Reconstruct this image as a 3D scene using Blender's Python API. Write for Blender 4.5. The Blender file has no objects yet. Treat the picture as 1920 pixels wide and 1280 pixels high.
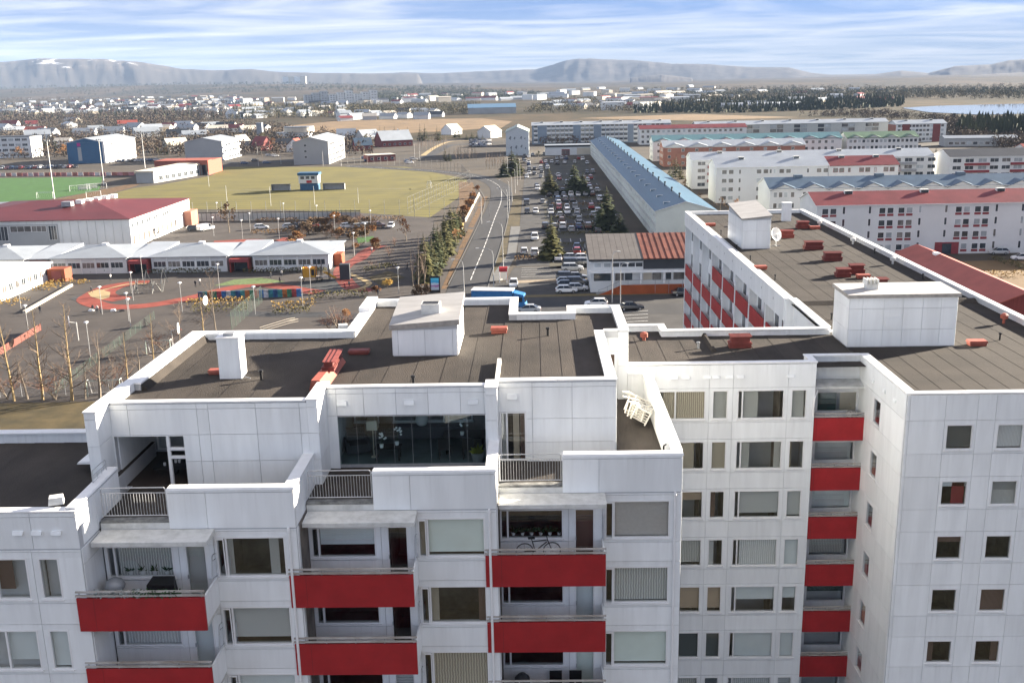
import bpy, bmesh, math, random
from mathutils import Vector, Matrix
rnd = random.Random(7)
R = math.radians
sc = bpy.context.scene
COL = sc.collection

# ------------------------------------------------------------------ camera
CAM_H = 39.0
HAZE_D = 7.5e-5
F_PX, CX, CY = 1904.0, 960.0, 640.0
PITCH, ROLL, YAW = R(14.49), R(1.2), R(1.44)
_F = Vector((-math.sin(YAW) * math.cos(PITCH), math.cos(YAW) * math.cos(PITCH), -math.sin(PITCH)))
_R0 = Vector((math.cos(YAW), math.sin(YAW), 0.0))
_U0 = _R0.cross(_F)
_Rv = _R0 * math.cos(ROLL) - _U0 * math.sin(ROLL)
_Uv = _R0 * math.sin(ROLL) + _U0 * math.cos(ROLL)
cam_d = bpy.data.cameras.new('camera')
cam = bpy.data.objects.new('camera', cam_d)
COL.objects.link(cam)
cam.matrix_world = Matrix(((_Rv.x, _Uv.x, -_F.x, 0.0), (_Rv.y, _Uv.y, -_F.y, 0.0), (_Rv.z, _Uv.z, -_F.z, CAM_H), (0, 0, 0, 1)))
cam_d.sensor_width = 36.0
cam_d.lens = 36.0 * F_PX / 1920.0
cam_d.clip_start = 0.5
cam_d.clip_end = 90000.0
sc.camera = cam

def gp(px, py, z=0.0):
    """photo pixel -> point on the level z (site survey from the photo)"""
    d = _F + _Rv * ((px - CX) / F_PX) - _Uv * ((py - CY) / F_PX)
    t = (z - CAM_H) / d.z
    return Vector((d.x * t, d.y * t, z))

def at_y(px, py, Y):
    d = _F + _Rv * ((px - CX) / F_PX) - _Uv * ((py - CY) / F_PX)
    t = Y / d.y
    return Vector((d.x * t, Y, CAM_H + d.z * t))

# ------------------------------------------------------------------ sky, sun, exposure
SUN_EL, SUN_AZ = R(14.5), R(62.0)      # azimuth clockwise from +Y (depth) towards +X
w = bpy.data.worlds.new('World')
sc.world = w
w.use_nodes = True
nt = w.node_tree
for n in list(nt.nodes):
    nt.nodes.remove(n)
def wn(t, **k):
    n = nt.nodes.new(t)
    for a, b in k.items():
        setattr(n, a, b)
    return n
def wl(a, b):
    nt.links.new(a, b)
geo = wn('ShaderNodeTexCoord')
sep = wn('ShaderNodeSeparateXYZ')
wl(geo.outputs['Generated'], sep.inputs[0])
def wmath(op, a, b=None, clamp=False):
    n = wn('ShaderNodeMath', operation=op)
    n.use_clamp = clamp
    for i, v in enumerate((a, b)):
        if v is None:
            continue
        if isinstance(v, (int, float)):
            n.inputs[i].default_value = v
        else:
            wl(v, n.inputs[i])
    return n.outputs[0]
zpos = wmath('MAXIMUM', sep.outputs[2], 0.0)
# thin clear northern air: the blue comes down close to the horizon
zz = wmath('ADD', wmath('MULTIPLY', zpos, 1.2), 0.30)
cmb = wn('ShaderNodeCombineXYZ')
wl(sep.outputs[0], cmb.inputs[0]); wl(sep.outputs[1], cmb.inputs[1]); wl(zz, cmb.inputs[2])
nrm = wn('ShaderNodeVectorMath', operation='NORMALIZE')
wl(cmb.outputs[0], nrm.inputs[0])
sky = wn('ShaderNodeTexSky', sky_type='NISHITA')
sky.sun_disc = False
sky.sun_elevation = SUN_EL
sky.sun_rotation = SUN_AZ
sky.altitude = 100.0
sky.air_density = 1.0
sky.dust_density = 0.0
sky.ozone_density = 2.6
wl(nrm.outputs[0], sky.inputs[0])
# streaky high cloud on a plane overhead
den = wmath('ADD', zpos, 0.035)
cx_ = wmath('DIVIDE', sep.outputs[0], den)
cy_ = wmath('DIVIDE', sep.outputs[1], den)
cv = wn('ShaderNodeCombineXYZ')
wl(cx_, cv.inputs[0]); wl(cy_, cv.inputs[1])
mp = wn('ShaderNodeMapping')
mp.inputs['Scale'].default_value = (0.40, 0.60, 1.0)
mp.inputs['Location'].default_value = (555.12, 74.78, 0.0)  # offset chosen so the unseen sky behind is cloudier, adding ambient fill
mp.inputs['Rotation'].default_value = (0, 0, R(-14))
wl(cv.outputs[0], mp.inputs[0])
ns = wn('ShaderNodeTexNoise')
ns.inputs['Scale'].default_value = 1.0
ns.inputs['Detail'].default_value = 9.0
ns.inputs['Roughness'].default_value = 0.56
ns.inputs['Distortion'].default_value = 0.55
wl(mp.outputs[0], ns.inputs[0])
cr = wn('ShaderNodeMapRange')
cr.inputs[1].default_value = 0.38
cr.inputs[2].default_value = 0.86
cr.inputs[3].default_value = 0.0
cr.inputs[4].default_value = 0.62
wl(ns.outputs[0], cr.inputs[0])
# veil thickening to the horizon
veil = wn('ShaderNodeMapRange', interpolation_type='SMOOTHSTEP')
veil.inputs[1].default_value = 0.0
veil.inputs[2].default_value = 0.075
veil.inputs[3].default_value = 0.9
veil.inputs[4].default_value = 0.0
wl(zpos, veil.inputs[0])
mixv = wn('ShaderNodeMix', data_type='RGBA')
wl(veil.outputs[0], mixv.inputs[0])
mixv.inputs[7].default_value = (1.85, 2.1, 2.4, 1)
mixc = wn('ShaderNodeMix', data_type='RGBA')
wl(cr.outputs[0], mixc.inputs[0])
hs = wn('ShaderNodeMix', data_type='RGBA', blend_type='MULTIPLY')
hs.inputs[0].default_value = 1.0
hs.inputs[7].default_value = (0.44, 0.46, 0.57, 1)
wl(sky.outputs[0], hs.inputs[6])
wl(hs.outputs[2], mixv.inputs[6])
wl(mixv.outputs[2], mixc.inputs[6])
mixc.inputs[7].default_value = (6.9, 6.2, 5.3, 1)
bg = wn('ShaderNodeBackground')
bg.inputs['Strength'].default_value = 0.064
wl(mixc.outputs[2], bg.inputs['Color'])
wo = wn('ShaderNodeOutputWorld')
wl(bg.outputs[0], wo.inputs[0])

sun_d = bpy.data.lights.new('sun', 'SUN')
sun = bpy.data.objects.new('sun', sun_d)
COL.objects.link(sun)
sun_d.energy = 5.0
sun_d.angle = R(0.55)
sun_d.color = (1.0, 0.89, 0.74)
_sd = Vector((math.sin(SUN_AZ) * math.cos(SUN_EL), math.cos(SUN_AZ) * math.cos(SUN_EL), math.sin(SUN_EL)))
sun.rotation_euler = _sd.to_track_quat('Z', 'Y').to_euler()
sun.location = (60, 40, 90)

vs = sc.view_settings
vs.view_transform = 'Standard'
vs.look = 'None'
vs.gamma = 1.0
vs.use_curve_mapping = False
vs.exposure = 2.70
sc.cycles.max_bounces = 6
sc.cycles.diffuse_bounces = 3
sc.cycles.transparent_max_bounces = 16
sc.cycles.volume_bounces = 0
sc.cycles.caustics_reflective = False
sc.cycles.caustics_refractive = False

# ------------------------------------------------------------------ materials
MATS = {}
def mat(name, col, rough=0.7, var=0.06, scale=1.5, col2=None, bump=0.0, bscale=None, metal=0.0, spec=0.35,
        objvar=0.0, stretch=None, detail=5.0, lo=0.35, hi=0.65):
    """procedural surface: colour broken up by noise in object space, optional relief and per-object shift"""
    if name in MATS:
        return MATS[name]
    m = bpy.data.materials.new(name)
    m.use_nodes = True
    t = m.node_tree
    b = t.nodes['Principled BSDF']
    b.inputs['Roughness'].default_value = rough
    b.inputs['Metallic'].default_value = metal
    b.inputs['Specular IOR Level'].default_value = spec
    tc = t.nodes.new('ShaderNodeNewGeometry')
    mpn = t.nodes.new('ShaderNodeMapping')
    if stretch:
        mpn.inputs['Scale'].default_value = stretch
    t.links.new(tc.outputs['Position'], mpn.inputs[0])
    nz = t.nodes.new('ShaderNodeTexNoise')
    nz.inputs['Scale'].default_value = scale
    nz.inputs['Detail'].default_value = detail
    nz.inputs['Roughness'].default_value = 0.6
    t.links.new(mpn.outputs[0], nz.inputs[0])
    rg = t.nodes.new('ShaderNodeMapRange')
    rg.inputs[1].default_value = lo
    rg.inputs[2].default_value = hi
    t.links.new(nz.outputs[0], rg.inputs[0])
    mx = t.nodes.new('ShaderNodeMix')
    mx.data_type = 'RGBA'
    c = Vector(col)
    if col2 is None:
        a, bb = c * (1 - var), c * (1 + var)
    else:
        a, bb = c, Vector(col2)
    mx.inputs[6].default_value = (*a, 1)
    mx.inputs[7].default_value = (*bb, 1)
    t.links.new(rg.outputs[0], mx.inputs[0])
    out = mx.outputs[2]
    if objvar:
        oi = t.nodes.new('ShaderNodeObjectInfo')
        r2 = t.nodes.new('ShaderNodeMapRange')
        r2.inputs[3].default_value = 1 - objvar
        r2.inputs[4].default_value = 1 + objvar
        t.links.new(oi.outputs['Random'], r2.inputs[0])
        vm = t.nodes.new('ShaderNodeVectorMath')
        vm.operation = 'SCALE'
        t.links.new(out, vm.inputs[0])
        t.links.new(r2.outputs[0], vm.inputs['Scale'])
        out = vm.outputs[0]
    t.links.new(out, b.inputs['Base Color'])
    if bump:
        nb = t.nodes.new('ShaderNodeTexNoise')
        nb.inputs['Scale'].default_value = bscale or scale * 6
        nb.inputs['Detail'].default_value = 4
        t.links.new(mpn.outputs[0], nb.inputs[0])
        bp = t.nodes.new('ShaderNodeBump')
        bp.inputs['Strength'].default_value = bump
        bp.inputs['Distance'].default_value = 0.05
        t.links.new(nb.outputs[0], bp.inputs['Height'])
        t.links.new(bp.outputs[0], b.inputs['Normal'])
    MATS[name] = m
    return m

def glass_mat(name, tint=(0.97, 0.985, 0.98), base=0.06):
    """clear pane: see-through, mirrors more at grazing angles"""
    m = bpy.data.materials.new(name)
    m.use_nodes = True
    t = m.node_tree
    for n in list(t.nodes):
        t.nodes.remove(n)
    o = t.nodes.new('ShaderNodeOutputMaterial')
    tr = t.nodes.new('ShaderNodeBsdfTransparent')
    tr.inputs[0].default_value = (*tint, 1)
    gl = t.nodes.new('ShaderNodeBsdfGlossy')
    gl.inputs['Roughness'].default_value = 0.01
    gl.inputs[0].default_value = (0.9, 0.95, 1, 1)
    lw_ = t.nodes.new('ShaderNodeLayerWeight')
    lw_.inputs[0].default_value = 0.5
    pw = t.nodes.new('ShaderNodeMath')
    pw.operation = 'POWER'
    pw.inputs[1].default_value = 4.0
    t.links.new(lw_.outputs['Facing'], pw.inputs[0])
    ad = t.nodes.new('ShaderNodeMath')
    ad.operation = 'ADD'
    ad.use_clamp = True
    ad.inputs[1].default_value = base
    t.links.new(pw.outputs[0], ad.inputs[0])
    mx = t.nodes.new('ShaderNodeMixShader')
    t.links.new(ad.outputs[0], mx.inputs[0])
    t.links.new(tr.outputs[0], mx.inputs[1])
    t.links.new(gl.outputs[0], mx.inputs[2])
    t.links.new(mx.outputs[0], o.inputs[0])
    MATS[name] = m
    return m

M_PANEL = mat('cladding_panel', (0.83, 0.85, 0.845), 0.45, 0.05, 1.6, objvar=0.045, stretch=(1, 1, 0.14), spec=0.3)
def weather(m, amt=0.15):
    """rain streaks running down from each sheet's upper joint"""
    t = m.node_tree
    b = t.nodes['Principled BSDF']
    src = b.inputs['Base Color'].links[0].from_socket
    tc = t.nodes.new('ShaderNodeTexCoord')
    sp_ = t.nodes.new('ShaderNodeSeparateXYZ')
    t.links.new(tc.outputs['Object'], sp_.inputs[0])
    g = t.nodes.new('ShaderNodeNewGeometry')
    mp_ = t.nodes.new('ShaderNodeMapping')
    mp_.inputs['Scale'].default_value = (7.0, 7.0, 0.35)
    t.links.new(g.outputs['Position'], mp_.inputs[0])
    n = t.nodes.new('ShaderNodeTexNoise')
    n.inputs['Scale'].default_value = 1.0
    n.inputs['Detail'].default_value = 5
    t.links.new(mp_.outputs[0], n.inputs[0])
    r1 = t.nodes.new('ShaderNodeMapRange')
    r1.inputs[1].default_value = .50
    r1.inputs[2].default_value = .78
    t.links.new(n.outputs[0], r1.inputs[0])
    r2 = t.nodes.new('ShaderNodeMapRange')
    r2.inputs[1].default_value = .15
    r2.inputs[3].default_value = .15
    t.links.new(sp_.outputs[2], r2.inputs[0])
    mu = t.nodes.new('ShaderNodeMath')
    mu.operation = 'MULTIPLY'
    t.links.new(r1.outputs[0], mu.inputs[0])
    t.links.new(r2.outputs[0], mu.inputs[1])
    m2 = t.nodes.new('ShaderNodeMath')
    m2.operation = 'MULTIPLY'
    m2.inputs[1].default_value = amt
    t.links.new(mu.outputs[0], m2.inputs[0])
    mx = t.nodes.new('ShaderNodeMix')
    mx.data_type = 'RGBA'
    t.links.new(m2.outputs[0], mx.inputs[0])
    t.links.new(src, mx.inputs[6])
    mx.inputs[7].default_value = (.30, .29, .26, 1)
    t.links.new(mx.outputs[2], b.inputs['Base Color'])
weather(M_PANEL)
M_COPING = mat('coping_metal', (0.82, 0.82, 0.81), 0.4, 0.05, 2.0, spec=0.4)
M_BACK = mat('wall_backing', (0.50, 0.51, 0.52), 0.8)
M_WFRAME = mat('window_frame_white', (0.80, 0.80, 0.79), 0.4, 0.03)
M_RED = mat('balcony_red', (0.35, 0.019, 0.022), 0.55, 0.12, 1.1, spec=0.3, objvar=0.05)
M_FELT = mat('roofing_felt', (0.034, 0.030, 0.026), 0.9, 0.0, 0.55, col2=(0.070, 0.059, 0.050), bump=0.5, bscale=22, objvar=0.10, stretch=(1, 0.45, 1), spec=0.2, lo=0.3, hi=0.7)
M_FELT2 = mat('roofing_felt_brown', (0.028, 0.0245, 0.021), 0.9, 0.0, 0.45, col2=(0.052, 0.044, 0.037), bump=0.5, bscale=18, objvar=0.07, stretch=(0.35, 1, 1), spec=0.2, lo=0.3, hi=0.7)
M_CONC = mat('concrete_pale', (0.50, 0.50, 0.47), 0.85, 0.0, 2.2, col2=(0.68, 0.68, 0.65), bump=0.3, lo=0.3, hi=0.6)
M_CONC_D = mat('concrete_dark', (0.13, 0.13, 0.125), 0.9, 0.0, 3.0, col2=(0.30, 0.30, 0.28), bump=0.3)
M_STEEL = mat('galvanised_rail', (0.50, 0.51, 0.52), 0.4, 0.1, 4.0, metal=0.5)
M_WOODRAIL = mat('weathered_handrail', (0.30, 0.26, 0.22), 0.8, 0.0, 4.0, col2=(0.50, 0.48, 0.45), stretch=(0.3, 1, 1))
M_REDMETAL = mat('red_painted_metal', (0.17, 0.040, 0.032), 0.6, 0.18, 3.0, objvar=0.12)
M_ORANGEMETAL = mat('faded_red_metal', (0.33, 0.09, 0.06), 0.6, 0.15, 3.0)
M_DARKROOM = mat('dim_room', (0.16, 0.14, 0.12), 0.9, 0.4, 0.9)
M_ROOFSLAB = mat('grey_roof_slab', (0.40, 0.39, 0.375), 0.85, 0.12, 1.6, stretch=(0.3, 1, 1))
M_FASCIA = mat('stained_fascia', (0.34, 0.32, 0.29), 0.85, 0.18, 3.0)
M_BLACK = mat('black_plastic', (0.012, 0.012, 0.013), 0.5, 0.2)
M_GREYMET = mat('grey_metal', (0.33, 0.34, 0.35), 0.45, 0.1, metal=0.3)
M_WHITE = mat('white_paint', (0.80, 0.80, 0.79), 0.5, 0.04)
M_GLASS = glass_mat('window_glass')
M_GLASS2 = glass_mat('dark_conservatory_glass', (0.88, 0.94, 0.94), 0.04)

def cloth(name, col, freq=14.0, depth=0.25, bands=False):
    """hanging fabric: vertical folds (or slats) as relief with a slight tone change"""
    if name in MATS:
        return MATS[name]
    m = bpy.data.materials.new(name)
    m.use_nodes = True
    t = m.node_tree
    b = t.nodes['Principled BSDF']
    b.inputs['Roughness'].default_value = 0.85
    tc = t.nodes.new('ShaderNodeTexCoord')
    wv = t.nodes.new('ShaderNodeTexWave')
    wv.bands_direction = 'Z' if bands else 'X'
    wv.inputs['Scale'].default_value = freq / 6.28
    wv.inputs['Distortion'].default_value = 0.0 if bands else 2.0
    wv.inputs['Detail'].default_value = 1.0
    t.links.new(tc.outputs['Object'], wv.inputs[0])
    mx = t.nodes.new('ShaderNodeMix')
    mx.data_type = 'RGBA'
    mx.inputs[6].default_value = (*[c * (1 - depth) for c in col], 1)
    mx.inputs[7].default_value = (*col, 1)
    t.links.new(wv.outputs[0], mx.inputs[0])
    t.links.new(mx.outputs[2], b.inputs['Base Color'])
    bp = t.nodes.new('ShaderNodeBump')
    bp.inputs['Strength'].default_value = 0.6
    bp.inputs['Distance'].default_value = 0.04
    t.links.new(wv.outputs[0], bp.inputs['Height'])
    t.links.new(bp.outputs[0], b.inputs['Normal'])
    MATS[name] = m
    return m

CL = {
 'green': mat('roller_blind_pale_green', (0.80, 0.87, 0.80), 0.85, 0.03),
 'grey': mat('roller_blind_grey', (0.74, 0.79, 0.80), 0.85, 0.03),
 'taupe': mat('roller_blind_taupe', (0.50, 0.47, 0.45), 0.85, 0.05, 9),
 'dark': mat('roller_blind_charcoal', (0.10, 0.115, 0.115), 0.85, 0.03),
 'tan': cloth('roller_blind_tan', (0.66, 0.50, 0.36), 60, 0.12, True),
 'slat': cloth('slatted_blind', (0.85, 0.87, 0.86), 62, 0.55, True),
 'vert': cloth('curtain_grey_folds', (0.72, 0.72, 0.68), 42, 0.45),
 'beige': cloth('curtain_beige_folds', (0.66, 0.57, 0.44), 40, 0.5),
 'brown': cloth('curtain_brown_folds', (0.22, 0.13, 0.10), 40, 0.5),
 'white': cloth('net_curtain_white', (0.88, 0.89, 0.88), 36, 0.3),
 'red': cloth('curtain_red_folds', (0.40, 0.03, 0.04), 36, 0.6),
 'teal': cloth('curtain_teal_folds', (0.05, 0.12, 0.11), 40, 0.5),
}

# ------------------------------------------------------------------ mesh helpers
def new_mesh(name, verts, faces, mats, fm=None, smooth=False):
    me = bpy.data.meshes.new(name)
    me.from_pydata([tuple(v) for v in verts], [], faces)
    for m in (mats if isinstance(mats, (list, tuple)) else [mats]):
        me.materials.append(m)
    if fm:
        me.polygons.foreach_set('material_index', fm)
    if smooth:
        me.polygons.foreach_set('use_smooth', [True] * len(me.polygons))
    me.update()
    return me

class MB:
    """collects faces, builds one mesh"""
    def __init__(s):
        s.v, s.f, s.m = [], [], []
    def face(s, pts, m=0):
        i = len(s.v)
        s.v += [tuple(p) for p in pts]
        s.f.append(list(range(i, i + len(pts))))
        s.m.append(m)
    def box(s, x0, x1, y0, y1, z0, z1, m=0):
        i = len(s.v)
        s.v += [(x0, y0, z0), (x1, y0, z0), (x1, y1, z0), (x0, y1, z0), (x0, y0, z1), (x1, y0, z1), (x1, y1, z1), (x0, y1, z1)]
        for q in ((0, 3, 2, 1), (4, 5, 6, 7), (0, 1, 5, 4), (1, 2, 6, 5), (2, 3, 7, 6), (3, 0, 4, 7)):
            s.f.append([i + k for k in q])
            s.m.append(m)
    def hexa(s, p, m=0):
        """8 corners: bottom 4 (ccw), top 4"""
        i = len(s.v)
        s.v += [tuple(q) for q in p]
        for q in ((0, 3, 2, 1), (4, 5, 6, 7), (0, 1, 5, 4), (1, 2, 6, 5), (2, 3, 7, 6), (3, 0, 4, 7)):
            s.f.append([i + k for k in q])
            s.m.append(m)
    def tube(s, a, b, r0, r1=None, n=5, m=0, cap=True):
        a, b = Vector(a), Vector(b)
        r1 = r0 if r1 is None else r1
        d = (b - a)
        if d.length < 1e-6:
            return
        d.normalize()
        u = d.orthogonal().normalized()
        v = d.cross(u)
        i = len(s.v)
        for p, r in ((a, r0), (b, r1)):
            for k in range(n):
                t = 2 * math.pi * k / n
                s.v.append(tuple(p + u * (math.cos(t) * r) + v * (math.sin(t) * r)))
        for k in range(n):
            k2 = (k + 1) % n
            s.f.append([i + k, i + k2, i + n + k2, i + n + k]); s.m.append(m)
        if cap:
            s.f.append([i + n + k for k in range(n)]); s.m.append(m)
            s.f.append([i + n - 1 - k for k in range(n)]); s.m.append(m)
    def path(s, pts, r, n=5, m=0):
        for a, b in zip(pts[:-1], pts[1:]):
            s.tube(a, b, r, r, n, m)
    def prism(s, poly, z0, z1, m=0, mtop=None):
        """poly: ccw (x, y)"""
        n = len(poly)
        i = len(s.v)
        s.v += [(p[0], p[1], z0) for p in poly] + [(p[0], p[1], z1) for p in poly]
        for k in range(n):
            k2 = (k + 1) % n
            s.f.append([i + k, i + k2, i + n + k2, i + n + k]); s.m.append(m)
        s.f.append([i + n + k for k in range(n)]); s.m.append(m if mtop is None else mtop)
        s.f.append([i + n - 1 - k for k in range(n)]); s.m.append(m)
    def lathe(s, prof, n=10, m=0, c=(0, 0)):
        i = len(s.v)
        for r, z in prof:
            for k in range(n):
                t = 2 * math.pi * k / n
                s.v.append((c[0] + r * math.cos(t), c[1] + r * math.sin(t), z))
        for j in range(len(prof) - 1):
            for k in range(n):
                k2 = (k + 1) % n
                s.f.append([i + j * n + k, i + j * n + k2, i + (j + 1) * n + k2, i + (j + 1) * n + k]); s.m.append(m)
    def mesh(s, name, mats, smooth=False):
        return new_mesh(name, s.v, s.f, mats, s.m, smooth)

CUBES = {}
def cube(m):
    """unit cube (0..1) with material m, shared by every box-shaped piece"""
    k = m.name
    if k not in CUBES:
        b = MB(); b.box(0, 1, 0, 1, 0, 1)
        CUBES[k] = b.mesh('piece_' + k, m)
    return CUBES[k]

W = {}
KIDS = {}
def link(o, parent=None):
    COL.objects.link(o)
    if parent is not None:
        o.parent = parent
        KIDS.setdefault(parent.name, []).append(o)
    return o
def tag(o, label=None, cat=None, group=None, kind=None):
    if label: o['label'] = label
    if cat: o['category'] = cat
    if group: o['group'] = group
    if kind: o['kind'] = kind
    return o
def empty(name, loc, rz=0.0, label=None, cat=None, group=None):
    o = bpy.data.objects.new(name, None)
    o.empty_display_size = 0.5
    o.location = loc
    o.rotation_euler = (0, 0, rz)
    COL.objects.link(o)
    W[o.name] = Vector(loc)
    return tag(o, label, cat, group)
def part(name, mesh, parent, loc=(0, 0, 0), rz=0.0, scale=None, rot=None):
    """child in the parent's own coordinates"""
    o = bpy.data.objects.new(name, mesh)
    o.location = loc
    o.rotation_euler = rot if rot else (0, 0, rz)
    if scale:
        o.scale = scale
    return link(o, parent)
def wpart(name, mesh, root, loc=(0, 0, 0), rz=0.0, scale=None):
    """child of an unrotated root, given in world coordinates"""
    return part(name, mesh, root, Vector(loc) - W[root.name], rz, scale)
def wbox(name, m, root, x0, x1, y0, y1, z0, z1):
    return wpart(name, cube(m), root, (x0, y0, z0), 0, (x1 - x0, y1 - y0, z1 - z0))
def top(name, mesh, loc=(0, 0, 0), rz=0.0, label=None, cat=None, group=None, kind=None, scale=None):
    o = bpy.data.objects.new(name, mesh)
    o.location = loc
    o.rotation_euler = (0, 0, rz)
    if scale:
        o.scale = scale
    W[o.name] = Vector(loc)
    link(o)
    return tag(o, label, cat, group, kind)
def copy_tree(o, loc, rz=None, label=None, group=None, parent=None, mats=None):
    c = o.copy()
    COL.objects.link(c)
    if parent is None:
        c.location = loc
        if rz is not None:
            c.rotation_euler = (0, 0, rz)
        if label: c['label'] = label
        if group: c['group'] = group
    else:
        c.parent = parent
    for ch in KIDS.get(o.name, ()):
        copy_tree(ch, None, parent=c)
    return c
# ------------------------------------------------------------------ facade kit
class Fac:
    """a wall plane: u runs along it, d is outward, z up. rz=0 faces -Y, rz=-90 deg faces -X, rz=+90 deg faces +X"""
    def __init__(s, root, ox, oy, rz=0.0):
        s.root, s.ox, s.oy, s.rz = root, ox, oy, rz
        s.c, s.s = math.cos(rz), math.sin(rz)
    def w(s, u, d, z):
        return (s.ox + s.c * u + s.s * d, s.oy + s.s * u - s.c * d, z)
    def add(s, name, mesh, u, d, z, scale=None):
        return wpart(name, mesh, s.root, s.w(u, d, z), s.rz, scale)
    def box(s, name, m, u0, u1, d0, d1, z0, z1):
        return s.add(name, cube(m), u0, d1, z0, (u1 - u0, d1 - d0, z1 - z0))

def subtract(rect, holes):
    """rect and holes as (u0, u1, z0, z1): the rectangles left over"""
    out = [rect]
    for h in holes:
        nxt = []
        for r in out:
            if h[0] >= r[1] - 1e-4 or h[1] <= r[0] + 1e-4 or h[2] >= r[3] - 1e-4 or h[3] <= r[2] + 1e-4:
                nxt.append(r); continue
            if h[2] > r[2]: nxt.append((r[0], r[1], r[2], h[2]))
            if h[3] < r[3]: nxt.append((r[0], r[1], h[3], r[3]))
            z0, z1 = max(r[2], h[2]), min(r[3], h[3])
            if h[0] > r[0]: nxt.append((r[0], h[0], z0, z1))
            if h[1] < r[1]: nxt.append((h[1], r[1], z0, z1))
        out = nxt
    return out

def wall(fac, name, rect, holes, thick=0.25, m=None, d0=0.0):
    b = MB()
    for u0, u1, z0, z1 in subtract(rect, holes):
        b.box(u0, u1, -d0, -d0 + thick, z0, z1)
    return fac.add(name, b.mesh(name, m or M_BACK), 0, 0, 0)

def panels(fac, rect, useams, zseams, holes, m=None, gap=0.016, thick=0.035, name='panel', d=0.004):
    us = [rect[0]] + [u for u in sorted(useams) if rect[0] < u < rect[1]] + [rect[1]]
    zs = [rect[2]] + [z for z in sorted(zseams) if rect[2] < z < rect[3]] + [rect[3]]
    for a, b in zip(us[:-1], us[1:]):
        for c, e in zip(zs[:-1], zs[1:]):
            for r in subtract((a + gap / 2, b - gap / 2, c + gap / 2, e - gap / 2), holes):
                if r[1] - r[0] > 0.03 and r[3] - r[2] > 0.03:
                    fac.box(name, m or M_PANEL, r[0], r[1], d, d + thick, r[2], r[3])

WINM = {}
def frame_mesh(w_, h, mull=(), fw=0.06, dep=0.11, m=None, bars=()):
    k = (round(w_, 3), round(h, 3), tuple(mull), fw, tuple(bars), (m or M_WFRAME).name)
    if k not in WINM:
        b = MB()
        b.box(0, fw, 0, dep, 0, h); b.box(w_ - fw, w_, 0, dep, 0, h)
        b.box(fw, w_ - fw, 0, dep, 0, fw); b.box(fw, w_ - fw, 0, dep, h - fw, h)
        for u in mull:
            b.box(u - fw * .6, u + fw * .6, 0.001, dep - .001, fw, h - fw)
        for z in bars:
            b.box(fw, w_ - fw, 0.002, dep - .002, z - fw * .4, z + fw * .4)
        WINM[k] = b.mesh('window_frame', m or M_WFRAME)
    return WINM[k]

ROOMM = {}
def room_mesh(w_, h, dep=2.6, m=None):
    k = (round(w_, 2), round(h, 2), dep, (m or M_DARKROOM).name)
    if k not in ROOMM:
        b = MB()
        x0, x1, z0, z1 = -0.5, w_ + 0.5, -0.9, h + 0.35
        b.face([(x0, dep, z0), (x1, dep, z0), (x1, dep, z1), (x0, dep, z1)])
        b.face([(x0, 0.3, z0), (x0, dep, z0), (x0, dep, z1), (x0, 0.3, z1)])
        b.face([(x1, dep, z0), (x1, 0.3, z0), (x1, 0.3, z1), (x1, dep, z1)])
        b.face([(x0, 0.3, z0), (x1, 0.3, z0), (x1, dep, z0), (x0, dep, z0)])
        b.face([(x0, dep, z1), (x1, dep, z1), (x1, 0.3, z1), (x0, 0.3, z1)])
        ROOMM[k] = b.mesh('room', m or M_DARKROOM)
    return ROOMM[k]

def window(fac, u0, u1, z0, z1, mull=(), cover=None, sill=True, room=True, d=0.05, name='window', label=None, bars=(), glass=None):
    """frame (part) > pane, blind, sill, room (sub-parts). cover: list of (cloth key, from, to, top fraction covered)"""
    w_, h = u1 - u0, z1 - z0
    f = fac.add(name, frame_mesh(w_, h, mull, bars=bars), u0, d, z0)
    if label:
        f['label'] = label
    part('pane', cube(glass or M_GLASS), f, (0.05, 0.05, 0.05), 0, (w_ - .1, 0.012, h - .1))
    for c in (cover or ()):
        k, a, b, frac = c[:4]
        part('blind' if k in ('green', 'grey', 'taupe', 'dark', 'tan', 'slat') else 'curtain', cube(CL[k]), f,
             (0.04 + a * (w_ - .08), 0.16, 0.04 + (1 - frac) * (h - .08)), 0, ((b - a) * (w_ - .08), 0.015, frac * (h - .08)))
    if sill:
        part('sill', cube(M_WFRAME), f, (-0.03, -0.05, -0.045), 0, (w_ + .06, 0.16, 0.04))
    if room:
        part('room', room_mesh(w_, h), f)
    return f

COVERS = [[('green', 0, 1, .97)], [('grey', 0, 1, .6)], [('vert', 0, .22, 1), ('vert', .8, 1, 1)], [('beige', 0, .3, 1), ('beige', .75, 1, 1)], [],
          [('white', 0, 1, 1)], [('slat', 0, 1, .8)], [('tan', 0, 1, .9)], [('dark', 0, 1, .95)], [('brown', 0, .25, 1)], [('vert', 0, 1, 1)]]

def felt_mesh(m):
    """one felt strip 1 x 1 m: its left edge laps over the neighbour"""
    k = 'felt_' + m.name
    if k not in CUBES:
        b = MB()
        b.hexa([(0, 0, 0), (1, 0, 0), (1, 1, 0), (0, 1, 0), (0, 0, 1), (1, 0, .35), (1, 1, .35), (0, 1, 1)])
        CUBES[k] = b.mesh('felt_strip', m)
    return CUBES[k]
def felt_roof(root, x0, x1, y0, y1, z, width=1.05, m=None, along='y', lap=0.018):
    m = m or M_FELT
    a0, a1 = (x0, x1) if along == 'y' else (y0, y1)
    n = max(1, round((a1 - a0) / width))
    st = (a1 - a0) / n
    for i in range(n):
        a = a0 + i * st
        if along == 'y':
            wpart('felt_strip', felt_mesh(m), root, (a, y0, z), 0, (st + .05, y1 - y0, lap))
        else:
            wpart('felt_strip', felt_mesh(m), root, (x1, a, z), R(90), (st + .05, x1 - x0, 0.032))

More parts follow.
